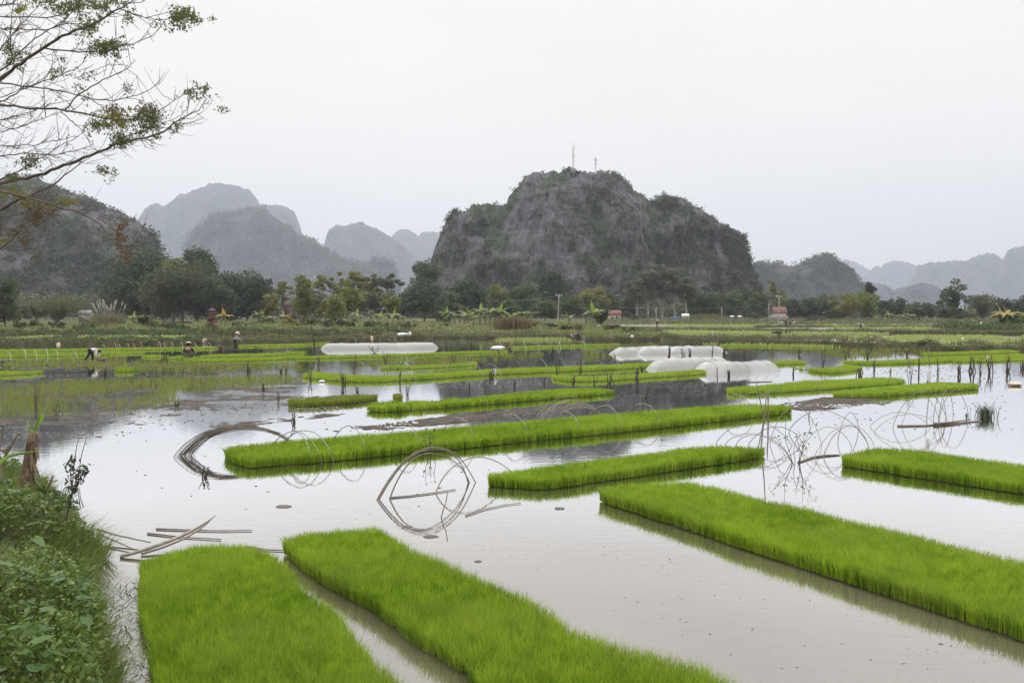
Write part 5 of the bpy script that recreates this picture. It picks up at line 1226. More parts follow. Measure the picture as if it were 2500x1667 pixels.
# bamboo clump: arching canes with hanging leaf
def bamboo(label, xc, ytop, wpx, Y, seed, mat='t_bamboo', n_c=46, base_px=None):
    rng = np.random.RandomState(seed)
    X = (xc - 1250) / FPX * Y; H = atd(xc, ytop, Y)[2] - 0.3; R = wpx * Y / FPX / 2
    e = empty('bamboo_clump', (X, Y, 0.3), label, 'bamboo')
    m = MB(); L = MB()
    for k in range(n_c):
        az = rng.rand() * 2 * PI; rr = R * rng.uniform(0.25, 1.0); hh = H * rng.uniform(0.62, 1.0) * (1 - 0.2 * (rr / R))
        s = np.linspace(0, 1, 8)
        P = np.stack([X + np.cos(az) * (rr * s ** 2.2 + 0.3), Y + np.sin(az) * (rr * s ** 2.2 + .3), 0.2 + hh * np.sin(s * PI * 0.60) / math.sin(PI * .5)], 1)
        m.tube(P, np.linspace(0.06, 0.015, 8) * max(1, Y / 170), 4)
        t = rng.uniform(0.25, 1.0, 100)
        Q = np.stack([np.interp(t, s, P[:, i]) for i in range(3)], 1) + rng.normal(0, 0.55, (100, 3)) * np.array([1, 1, .8]) - np.array([0, 0, .35])
        Q[:, 2] = np.maximum(Q[:, 2], 0.4)
        cards(Q, Y / 778 * 2.2 * rng.uniform(.6, 1.3, 100), rng, L, np.clip(.2 + .5 * rng.rand() + .3 * rng.rand(100), 0, 1), .3, .4, .8)
    L.build('foliage', M[mat], e); m.build('canes', M['bark'], e)
bamboo('spreading bamboo clump with drooping sprays at the left, in front of the wooded hill', 140, 716, 140, 185, 1)
bamboo('feathery bamboo clump at right between the lone tall tree and the bananas', 2400, 712, 84, 235, 2, 't_grey', 34)

# ------------------------------------------------------------------ banana plants
M['ban'] = leafmat('banana_leaf', (0.14, 0.195, 0.05), (0.27, 0.32, 0.11), 0.42)
M['ban_young'] = leafmat('young_banana_leaf', (0.20, 0.27, 0.045), (0.28, 0.34, 0.07), 0.45)
M['ban_yel'] = leafmat('yellow_banana_leaf', (0.42, 0.36, 0.07), (0.36, 0.22, 0.04), 0.4)
M['ban_dry'] = leafmat('dry_banana_leaf', (0.20, 0.155, 0.09), (0.30, 0.24, 0.15), 0.25)
M['ban_stem'] = plain('banana_stem', (0.20, 0.17, 0.09), 0.7, (0.13, 0.10, 0.06), 5)
def banana(label, xc, ytop, ybase, Y, nleaf=8, seed=0, mat='ban', nst=1, spread=0.0, z0=0.3, droop=1.0, cat='banana plant'):
    rng = np.random.RandomState(seed + int(xc))
    X0 = (xc - 1250) / FPX * Y; Z0 = max(0.2, min(atd(xc, ybase, Y)[2], 1.5)) if z0 is None else z0
    H0 = atd(xc, ytop, Y)[2] - Z0
    e = empty('banana_clump' if nst > 1 else 'banana_plant', (X0, Y, Z0), label, cat, 'banana plants')
    for q in range(nst):
        H = H0 * (1 if q == 0 else rng.uniform(0.62, 0.97)); sx = 0 if nst == 1 else ((q + 0.5) / nst - .5) * spread * Y / FPX
        X = X0 + sx; Yq = Y + rng.normal(0, .6) * (nst > 1)
        sh = H * 0.5; b = np.array([X, Yq, Z0 - .2]); c = np.array([X + rng.normal(0, .06) * H, Yq, Z0 + sh])
        m = MB(); m.tube(np.array([b, (b + c) / 2, c]), [0.15, 0.12, 0.07], 7); m.build('stem', M['ban_stem'], e, True)
        for k in range(int(nleaf * 1.3)):
            upr = k == 0 and q == 0
            az = rng.rand() * 2 * PI; L = H * rng.uniform(0.46, 0.64) * (1.0 if not upr else .92); wd = L * rng.uniform(0.25, 0.34)
            el0 = 1.35 if upr else rng.uniform(0.55, 1.15); bend = (0.3 if upr else rng.uniform(1.1, 2.0)) * droop
            s = np.linspace(0, 1, 8); an = el0 - bend * s
            dr = np.cumsum(np.cos(an)) / 8 * L; dz = np.cumsum(np.sin(an)) / 8 * L
            dr -= dr[0]; dz -= dz[0]
            P = np.stack([c[0] + np.cos(az) * dr, c[1] + np.sin(az) * dr, c[2] + dz], 1)
            sd = np.array([-np.sin(az), np.cos(az), 0])
            prof = np.clip(np.sin(np.clip(s * 1.12 - 0.10, 0, 1) ** 0.75 * PI), 0.05, 1) * wd / 2
            jag = 1 + rng.uniform(-.25, .1, 8)
            lft = P + sd * (prof * jag)[:, None] - np.array([0, 0, 1]) * (prof * .35)[:, None]; rgt = P - sd * (prof * jag[::-1])[:, None] - np.array([0, 0, 1]) * (prof * .35)[:, None]
            V = np.concatenate([P, lft, rgt]); i = np.arange(7)[:, None]
            F = np.r_[i + np.array([[0, 1, 9, 8]]), i + np.array([[0, 16, 17, 1]])]
            mm = MB(); mm.add(V, F, np.clip(rng.rand() * .6 + .4 * rng.rand(24), 0, 1))
            mt = mat
            if upr and mat == 'ban' and q == 0: mt = 'ban_young'
            elif rng.rand() < .12 and k > 3: mt = 'ban_dry'
            mm.build('leaf', M[mt], e)
    return e
banana('banana clump at the left end of the largest banana group', 1112, 742, 800, 160, 10, 1, 'ban', 5, 70)
banana('banana clump with upright young leaves in the largest banana group', 1160, 738, 800, 165, 10, 2, 'ban', 5, 70)
banana('banana clump with the highest upright leaf in the largest banana group', 1196, 728, 800, 168, 10, 3, 'ban', 5, 60)
banana('banana clump over the dry grass, right end of the largest banana group', 1250, 734, 800, 168, 10, 4, 'ban', 6, 90)
banana('single young banana with fresh leaves left of the tall banana plant', 1392, 752, 797, 150, 8, 5, 'ban')
banana('tall banana plant with one upright leaf beside the dark dense bush', 1450, 731, 803, 140, 10, 6, 'ban')
banana('yellow green banana behind the pampas grass, at right', 342, 752, 797, 150, 8, 7, 'ban_young', 2, 40)
banana('low banana sprouts on the right of the pampas grass', 318, 775, 803, 140, 7, 8, 'ban_young')
banana('yellow leaved banana just right of the red shrine', 548, 745, 788, 150, 7, 9, 'ban_yel')
banana('pale banana clump left of the tall narrow tree', 650, 742, 790, 165, 8, 10, 'ban', 3, 60)
banana('banana with yellowing leaves at the left foot of the tall narrow tree', 694, 752, 790, 165, 7, 11, 'ban_yel')
banana('banana with a blue green upright leaf among the young trees', 874, 744, 792, 165, 7, 12, 'ban')
banana('banana with shiny white looking leaves below the reddish olive tree', 968, 742, 794, 155, 9, 13, 'ban', 2, 30)
banana('short yellow green banana left of the white leaved one', 930, 748, 794, 160, 7, 14, 'ban_young')
banana('low dark banana left of the dark round tree foot', 1018, 770, 800, 150, 8, 15, 'ban')
banana('small banana sapling in the low weeds before the largest banana group', 1148, 783, 806, 140, 4, 16, 'ban_young')
banana('wide pale banana grove in the right tree line', 2195, 752, 790, 225, 10, 17, 'ban', 6, 70)
banana('small pale banana left of the wide pale grove', 2148, 762, 790, 225, 8, 18, 'ban', 2, 40)
banana('pale banana between the wide grove and the lone tall tree', 2280, 765, 790, 225, 8, 19, 'ban', 3, 60)
banana('yellow banana plant with orange drooping leaves at the right', 2462, 730, 803, 130, 8, 20, 'ban_yel')
banana('banana plant with yellow upright leaf behind the orange leaved one', 2450, 738, 802, 133, 7, 21, 'ban_young')
banana('green banana plant at the right edge', 2494, 742, 802, 132, 9, 22, 'ban')
tree('dense dark shrub mass around the banana stems at the right edge', 2470, 768, 90, 134, 'bush', 'shrubs', 5)
tree('dense dark shrub under the yellow green banana at left', 352, 768, 34, 148, 'bush', 'shrubs', 6)
tree('round dark shrub on the weedy ground below the red shrine', 515, 790, 40, 118, 'bush', 'shrubs', 7)
tree('round shrub below the pale banana clump', 655, 778, 40, 150, 'bush', 'shrubs', 8)
tree('low shrub on the shrubby right dike end, above the rightmost middle tunnel', 1902, 814, 46, 112, 'bush', 'shrubs', 9)
tree('low shrub on the weedy ground right of the small young banana', 1378, 795, 36, 125, 'bush', 'shrubs', 10)

for x, yt, wd, Y, kd, lb in [(395, 782, 70, 128, 'bush', 'low bush on the weedy ground straight below the big dark evergreen'), (440, 788, 60, 122, 'bush', 'low bush midway between the pampas grass and the red shrine'), (130, 786, 60, 130, 'bush', 'low bush below the spreading bamboo clump'), (60, 780, 60, 128, 'bush', 'low bush near the left edge on the weedy ground'), (200, 790, 50, 122, 'bush', 'low bush left of the pampas grass foot'), (585, 784, 46, 135, 'bush', 'low bush right of the yellow leaved banana by the shrine'), (620, 786, 50, 132, 'bush', 'low bush left of the round shrub below the pale bananas'), (710, 780, 54, 140, 'yellow', 'yellowish bush at the foot of the tall narrow tree'),
    (760, 776, 50, 150, 'bush', 'dark bush right of the tall narrow tree foot'), (800, 782, 40, 140, 'grey', 'grey bush under the young bright tree'), (850, 780, 60, 142, 'bush', 'bush below the rounded olive tree'), (905, 784, 54, 138, 'grey', 'grey bush below the grey green tree'), (950, 788, 50, 132, 'yellow', 'yellowish bush below the white leaved banana'), (995, 786, 60, 136, 'bush', 'bush before the low dark banana'), (1075, 790, 50, 132, 'bush', 'bush at the left foot of the largest banana group'), (1340, 790, 46, 130, 'grey', 'grey bush at the foot of the forked utility pole'), (1500, 792, 50, 130, 'bush', 'bush right of the reddish weeds by the dark dense bush'), (1540, 800, 44, 122, 'olive', 'pale olive bush above the round white bag'), (2230, 770, 50, 215, 'grey', 'grey bush right of the wide pale banana grove'), (1990, 770, 60, 225, 'grey', 'grey bush below the second dark tree past the farmhouse'), (1560, 768, 50, 250, 'grey', 'grey bush under the slim gum'), (1840, 765, 60, 245, 'grey', 'grey bush before the grey farmhouse wall')]:
    tree(lb, x, yt, wd, Y, kd, 'shrubs', int(x))

# pampas and dry grass clumps
M['pampas'] = leafmat('pampas_blade', (0.12, 0.125, 0.05), (0.21, 0.19, 0.09), 0.3)
M['plume'] = leafmat('pampas_plume', (0.48, 0.45, 0.37), (0.62, 0.59, 0.50), 0.3)
M['drygrass'] = leafmat('dry_grass_blade', (0.12, 0.10, 0.055), (0.21, 0.165, 0.10), 0.3)
def grass_clump(label, xc, ytop, ybase, wpx, Y, n, mat, seed, name='grass_clump', plumes=()):
    rng = np.random.RandomState(seed)
    X = (xc - 1250) / FPX * Y; z0 = 0.3; H = atd(xc, ytop, Y)[2] - z0; R = wpx * Y / FPX / 2
    e = empty(name, (X, Y, z0), label, 'grass clump')
    m = MB(); r = rng.normal(0, .42, (n, 2)) * R
    az = np.arctan2(r[:, 1], r[:, 0]) + rng.normal(0, .6, n)
    hh = H * rng.uniform(.55, 1.05, n)
    blades(np.c_[X + r[:, 0], Y + r[:, 1], np.full(n, z0 - .1)], hh, np.full(n, Y / 778 * .6), hh * np.abs(rng.normal(.35, .2, n)), az, rng, m)
    m.build('blades', M[mat], e)
    for px, py, ln, tilt in plumes:
        q = np.array(atd(px, py, Y)); b = np.array([X + (q[0] - X) * .5, Y, z0 + 1.0]); ll = ln * Y / FPX
        d = np.array([tilt, 0, 1.0]); d /= np.linalg.norm(d); t = q + d * ll
        mm = MB(); mm.tube(np.array([b, q, t]), [.02, .02, .01], 4)
        k = 60; s = rng.rand(k); c = q + (t - q) * s[:, None] + rng.normal(0, .05, (k, 3))
        cards(c, .35 * (1 - .5 * s), rng, mm, None, .3, .35, -.9)
        mm.build('plume', M['plume'], e)
    return e
grass_clump('pampas grass with white plumes in front of the dark tree clump', 262, 764, 806, 76, 140, 900, 'pampas', 1, 'pampas_grass',
            [(236, 762, 24, -.35), (232, 755, 18, -.5), (241, 750, 16, -.25), (246, 748, 18, -.15), (252, 750, 20, -.05), (254, 745, 14, -.05), (259, 754, 16, -.3), (264, 756, 12, -.3), (268, 760, 18, .2), (272, 755, 14, .05), (278, 754, 18, .1), (283, 742, 10, .1), (298, 744, 8, .1), (304, 752, 10, .35), (213, 778, 16, -1.5), (206, 775, 14, -2.2), (222, 786, 10, -.7), (228, 772, 10, -1.0)])
grass_clump('brown dry grass clump at the foot of the pampas grass', 262, 780, 806, 60, 136, 500, 'drygrass', 2, 'dry_grass')
grass_clump('big brown dry grass clump in front of the largest banana group', 1250, 768, 812, 80, 128, 1100, 'drygrass', 3, 'dry_grass')
grass_clump('greyish dry grass right of the big brown clump', 1300, 778, 812, 50, 132, 500, 'pampas', 4, 'dry_grass')
grass_clump('pale reed clump beside the gum row', 1728, 764, 788, 76, 250, 700, 'pampas', 5, 'reed_clump')
grass_clump('reddish dry weeds left of the tall banana plant', 1412, 785, 815, 18, 125, 160, 'drygrass', 6, 'dry_grass')
grass_clump('reddish dry weeds right of the dark dense bush', 1482, 788, 815, 14, 125, 140, 'drygrass', 7, 'dry_grass')

# ------------------------------------------------------------------ shrine, houses, poles, masts
M['red_plaster'] = plain('faded_red_plaster', (0.30, 0.145, 0.12), 0.85, (0.20, 0.105, 0.09), 4)
M['roof_dark'] = plain('weathered_roof', (0.14, 0.085, 0.07), 0.85, (0.09, 0.06, 0.05), 6)
M['red_tile'] = plain('red_roof_tile', (0.17, 0.078, 0.060), 0.85, (0.12, 0.058, 0.048), 2)
M['wall'] = plain('dirty_white_wall', (0.52, 0.48, 0.43), 0.9, (0.40, 0.36, 0.31), 1.5)
M['grey_wall'] = plain('grey_concrete', (0.26, 0.24, 0.22), 0.9, (0.19, 0.175, 0.16), 1.2)
M['dark_open'] = plain('dark_opening', (0.02, 0.018, 0.016), 0.9)
M['concrete'] = plain('pole_concrete', (0.28, 0.27, 0.245), 0.85, (0.21, 0.20, 0.18), 3)
M['white_metal'] = plain('white_metal', (0.7, 0.7, 0.7), 0.5)
M['mast_red'] = plain('mast_red', (0.5, 0.3, 0.27), 0.5)
M['blue'] = plain('blue_sheet', (0.10, 0.16, 0.33), 0.6)
Ys = 138.0
sx = (518 - 1250) / FPX * Ys; u = Ys / FPX
e = empty('shrine', (sx, Ys, 0.3), 'small red tiered shrine among the weeds in front of the dark trees', 'shrine')
zb = atd(518, 792, Ys)[2]
m = MB(); m.box((sx, Ys, (zb + .0) / 2 + .1), (24 * u, 24 * u, zb + .2)); m.build('plinth', M['red_plaster'], e)
m = MB()
for dx in (-7.6, 7.6):
    for dy in (-6, 6):
        m = MB(); m.box((sx + dx * u, Ys + dy * u, zb + 7 * u), (4.4 * u, 4.4 * u, 14 * u)); m.build('post', M['red_plaster'], e)
m = MB(); m.box((sx, Ys + 4 * u, zb + 7 * u), (10 * u, 1.5 * u, 14 * u)); m.build('back_wall', M['red_plaster'], e)
def hiproof(name, zc, half, hh, mat, flare=.3):
    V = []
    for s, z in ((1.0, 0), (1.0, .25), (.62, hh * .55), (.34, hh)):
        V += [(sx - half * s, Ys - half * s, zc + z), (sx + half * s, Ys - half * s, zc + z), (sx + half * s, Ys + half * s, zc + z), (sx - half * s, Ys + half * s, zc + z)]
    V = np.array(V)
    for k in range(4): V[4 + k, 2] = zc + flare * .45
    F = []
    for r in range(3):
        for k in range(4): F.append([r * 4 + k, r * 4 + (k + 1) % 4, r * 4 + 4 + (k + 1) % 4, r * 4 + 4 + k])
    F += [[3, 2, 1, 0], [12, 13, 14, 15]]
    mm = MB(); mm.add(V, F); return mm.build(name, mat, e)
hiproof('lower_roof', zb + 14.3 * u, 12.5 * u, 4.5 * u, M['roof_dark'])
m = MB(); m.box((sx, Ys, zb + 22 * u), (13 * u, 13 * u, 7 * u)); m.build('upper_storey', M['red_plaster'], e)
hiproof('middle_roof', zb + 25.7 * u, 11 * u, 3.4 * u, M['roof_dark'])
m = MB(); m.box((sx, Ys, zb + 31 * u), (9 * u, 9 * u, 4 * u)); m.build('lantern', M['red_plaster'], e)
hiproof('top_roof', zb + 33.2 * u, 8 * u, 5 * u, M['roof_dark'])
m = MB(); m.tube(np.array([(sx, Ys, zb + 38 * u), (sx, Ys, zb + 40 * u), (sx, Ys, zb + 42.5 * u)]), [1.4 * u, 1.9 * u, .2 * u], 7); m.build('finial', M['roof_dark'], e)
bag('stone', 'grey tomb stone in the weeds right of the red shrine', (563, 808), 9, 16, 'grey_wall', 'tomb', 71, .3)
bag('stone', 'thin grey tomb stone farther right of the red shrine', (584, 808), 6, 14, 'grey_wall', 'tomb', 72, .3)
def house(name, label, x0, x1, yb, ye, yr, Y, wallmat, roofmat, door=True):
    u = Y / FPX; X0 = (x0 - 1250) * u; X1 = (x1 - 1250) * u; w = X1 - X0; d = w * .75
    z0 = .25; ze = atd(x0, ye, Y)[2]; zr = atd(x0, yr, Y)[2]; cx = (X0 + X1) / 2
    e = empty(name, (cx, Y, z0), label, 'house')
    m = MB(); m.box((cx, Y, (z0 + ze) / 2), (w * .88, d * .88, ze - z0)); m.build('wall', M[wallmat], e)
    V = [(X0, Y - d / 2, ze - .1), (X1, Y - d / 2, ze - .1), (X1, Y + d / 2, ze - .1), (X0, Y + d / 2, ze - .1), (X0, Y, zr), (X1, Y, zr), (X0, Y - d / 2, ze + .06), (X1, Y - d / 2, ze + .06)]
    m = MB(); m.add(V, [[0, 1, 7, 6], [6, 7, 5, 4], [2, 3, 4, 5], [3, 2, 1, 0]]); m.add(V, [[0, 4, 3], [1, 2, 5], [0, 6, 4], [1, 5, 7]]); m.build('roof', M[roofmat], e)
    if door:
        m = MB(); m.box((cx + w * .12, Y - d * .44 - .02, z0 + (ze - z0) * .42), (w * .13, .06, (ze - z0) * .8)); m.build('door', M['dark_open'], e)
        m = MB(); m.box((cx - w * .2, Y - d * .44 - .02, z0 + (ze - z0) * .55), (w * .13, .06, (ze - z0) * .35)); m.build('window', M['dark_open'], e)
    return e
house('house', 'small white house with a red tiled roof right of the tall banana plant', 1484, 1516, 782, 769, 757, 262, 'wall', 'red_tile')
house('house', 'red roofed farmhouse behind a grey wall near the right utility pole', 1884, 1918, 776, 764, 749, 262, 'wall', 'red_tile', False)
house('house', 'dark ruined roof showing behind the banana left of the tall narrow tree', 698, 722, 770, 746, 734, 235, 'roof_dark', 'roof_dark', False)
house('house', 'dark roofed shed at the left edge of the weedy land behind the pampas', 196, 226, 780, 766, 757, 190, 'grey_wall', 'grey_wall', False)
house('shed', 'little white shed between the gum row and the reed clump', 1664, 1682, 780, 771, 766, 262, 'wall', 'white_metal')
def prop(name, label, cat, x0, x1, y0, y1, Y, dep, mat, zshift=0):
    u = Y / FPX; m = MB(); za, zb2 = atd(x0, y1, Y)[2], atd(x0, y0, Y)[2]
    m.box(((x0 + x1) / 2 * u - 1250 * u, Y, (max(za, .1) + zb2) / 2), ((x1 - x0) * u, dep, zb2 - max(za, .1)))
    return tag(m.build(name, M[mat]), label, cat)
prop('garden_wall', 'long grey wall in front of the red roofed farmhouse', 'wall', 1878, 1924, 771, 784, 252, .4, 'grey_wall')
prop('tarpaulin', 'blue sheet lying under the gum trees', 'tarpaulin', 1638, 1660, 773, 780, 262, 2, 'blue')
prop('tomb', 'grey tomb at the foot of the lone tall tree', 'tomb', 2346, 2366, 783, 790, 228, 2.5, 'grey_wall')
for x0, x1, lb in ((1782, 1793, 'left one of two small white canopies at the right foot of the hill'), (1800, 1812, 'right one of two small white canopies at the right foot of the hill')):
    Yc = 255; u = Yc / FPX; xa = (x0 - 1250) * u; xb = (x1 - 1250) * u; zz = atd(x0, 773, Yc)[2]
    e = empty('canopy', ((xa + xb) / 2, Yc, .3), lb, 'canopy', 'white canopies')
    m = MB(); m.add([(xa, Yc - .8, zz), (xb, Yc - .8, zz), (xb, Yc + .8, zz + .1), (xa, Yc + .8, zz + .1), ((xa + xb) / 2, Yc, zz + .4)], [[0, 1, 4], [1, 2, 4], [2, 3, 4], [3, 0, 4]]); m.build('cover', M['white_metal'], e)
    m = MB(); m.tube([((xa + xb) / 2, Yc, 0), ((xa + xb) / 2, Yc, zz / 2), ((xa + xb) / 2, Yc, zz + .3)], .05, 5); m.build('post', M['concrete'], e)
def upole(label, x, ytop, ybase, Y, lean=0, arms='v'):
    a = np.array(at(x, ybase)) if Y is None else np.array(atd(x, ybase, Y)); Y = a[1]
    a[2] = 0; t = np.array(atd(x + lean, ytop, Y)); u = Y / FPX
    e = empty('utility_pole', tuple(a), label, 'utility pole', 'utility poles')
    m = MB(); m.tube(np.array([a, (a + t) / 2, t]), [max(.15, u * 1.6), max(.12, u * 1.4), max(.1, u * 1.1)], 8); m.build('shaft', M['concrete'], e)
    if arms:
        for s in (-1, 1):
            m = MB(); m.tube(np.array([t - np.array([0, 0, 4 * u]), t + np.array([s * 3.5 * u, 0, -1.0 * u]), t + np.array([s * 7 * u, 0, 1 * u])]), .08 + .25 * u, 5); m.build('arm', M['concrete'], e)
        for s in (-1, 0, 1):
            m = MB(); m.tube(np.array([t + np.array([s * 6.5 * u, 0, .8 * u]), t + np.array([s * 6.5 * u, 0, 2.2 * u]), t + np.array([s * 6.5 * u, 0, 3.6 * u])]), [.9 * u, 1.2 * u, .7 * u], 6); m.build('insulator', M['white_metal'], e)
    return t
t1 = upole('utility pole with a forked top left of the small young banana', 1361.5, 722, 789, 215, 3)
t2 = upole('tall utility pole with three white insulators before the red roofed farmhouse', 1901, 725, 795, 190, 1)
t3 = upole('shorter plain utility pole just left of the insulated one', 1877, 740, 783, 270, 0, None)
t4 = upole('slim utility pole right of the reed clump', 1762, 750, 780, 280, 0, None)
t5 = upole('slim utility pole among the gum trunks', 1602, 751, 782, 270, 0, None)
def wire(label, A, B, sag):
    s = np.linspace(0, 1, 24)[:, None]; P = A * (1 - s) + B * s; P[:, 2] -= sag * 4 * (s * (1 - s))[:, 0]
    m = MB(); m.tube(P, .03, 4); tag(m.build('power_line', M['rope']), label, 'power line', 'power lines')
ta, tb2, tc2 = np.array(t5), np.array(t4), np.array(t3)
wire('power line sagging from the gum trees left towards the small white house', np.array(atd(1440, 745, 250)), ta, .5)
wire('power line between the slim pole in the gums and the slim pole by the reeds', ta, tb2, .6)
wire('power line rising from the slim pole by the reeds to the plain pole', tb2, tc2 + np.array([0, 0, .6]), .8)
wire('thin power line leaving the forked pole towards the left hill', np.array(t1), np.array(atd(1180, 735, 260)), .6)
# masts on the hilltop
def mast(label, x, ybase, ytop, Y, wpx, panels):
    u = Y / FPX; a = np.array(atd(x, ybase, Y)); t = np.array(atd(x, ytop, Y)); h = t[2] - a[2]; r = wpx * u / 2
    e = empty('antenna_mast', tuple(a), label, 'antenna mast', 'antenna masts')
    for k in range(3):
        an = k * 2 * PI / 3 + .4; o_ = np.array([math.cos(an) * r, math.sin(an) * r, 0])
        m = MB(); m.tube(np.array([a + o_ - np.array([0, 0, 2]), (a + t) / 2 + o_ * .9, t + o_ * .7]), .10, 4); m.build('leg', M['white_metal'], e)
    m = MB(); nb = int(h / 1.3)
    for k in range(nb):
        for q in range(3):
            a1 = q * 2 * PI / 3 + .4; a2 = (q + 1) * 2 * PI / 3 + .4
            m.tube(np.array([a + np.array([math.cos(a1) * r, math.sin(a1) * r, k * h / nb]), a + np.array([math.cos(a2) * r, math.sin(a2) * r, (k + .9) * h / nb])]), .06, 4)
    m.build('lattice', M['mast_red'], e)
    for f, dx in panels:
        m = MB(); m.box((a[0] + dx * u, Y - r - .15, a[2] + h * f), (1.3 * u, .3, 7.5 * u)); m.build('panel', M['white_metal'], e)
mast('taller lattice mast on the hilltop', 1399.5, 420, 351, 415, 4.0, [(.55, -2.2), (.57, 2.2), (.82, 2.4), (.72, -2.2)])
mast('shorter mast with a cluster of white panels on the hilltop', 1454, 421, 384, 415, 2.4, [(.88, -2.4), (.88, 0), (.86, 2.4), (.58, 1.6)])
m = MB(); hb = atd(1399, 417, 415); m.box((hb[0], 414, hb[2] - .4), (2.6, 2.6, 2.6)); tag(m.build('mast_hut', M['grey_wall']), 'small grey hut at the foot of the taller mast', 'hut')
# ------------------------------------------------------------------ people
M['skin'] = plain('skin', (0.38, 0.23, 0.16), 0.6)
M['hair'] = plain('black_hair', (0.015, 0.013, 0.012), 0.6)
M['navy'] = plain('navy_cloth', (0.020, 0.024, 0.055), 0.9, (0.012, 0.014, 0.035), 6)
M['white_cloth'] = plain('white_cloth', (0.66, 0.65, 0.66), 0.9, (0.5, 0.5, 0.52), 5)
M['brown_cloth'] = plain('dark_brown_cloth', (0.055, 0.032, 0.022), 0.9, (0.03, 0.02, 0.015), 6)
M['camo'] = plain('mottled_cloth', (0.11, 0.12, 0.06), 0.9, (0.04, 0.04, 0.03), 12)
M['pale_cloth'] = plain('pale_patterned_cloth', (0.46, 0.40, 0.37), 0.9, (0.28, 0.23, 0.22), 14)
M['black_cloth'] = plain('black_cloth', (0.025, 0.022, 0.024), 0.9)
M['grey_cloth'] = plain('grey_cloth', (0.16, 0.16, 0.17), 0.9)
M['straw_hat'] = plain('palm_leaf_hat', (0.56, 0.49, 0.38), 0.7, (0.44, 0.37, 0.27), 12)
def skin_mesh(verts, edges, radii, root, name, mat, parent, sub=2):
    me = bpy.data.meshes.new('tmp'); me.from_pydata([tuple(v) for v in verts], edges, [])
    ob = bpy.data.objects.new('tmp', me); COL.objects.link(ob)
    md = ob.modifiers.new('Skin', 'SKIN')
    md.use_smooth_shade = True
    for i, r in enumerate(radii):
        sv = me.skin_vertices[0].data[i]; sv.radius = (r, r) if np.isscalar(r) else r; sv.use_root = (i == root)
    s = ob.modifiers.new('Sub', 'SUBSURF'); s.levels = sub; s.render_levels = sub
    dg = bpy.context.evaluated_depsgraph_get(); dg.update()
    nm = bpy.data.meshes.new_from_object(ob.evaluated_get(dg))
    bpy.data.objects.remove(ob); bpy.data.meshes.remove(me)
    nm.name = name; nm.materials.clear(); nm.materials.append(mat)
    o2 = bpy.data.objects.new(name, nm); COL.objects.link(o2); o2.parent = parent
    return o2
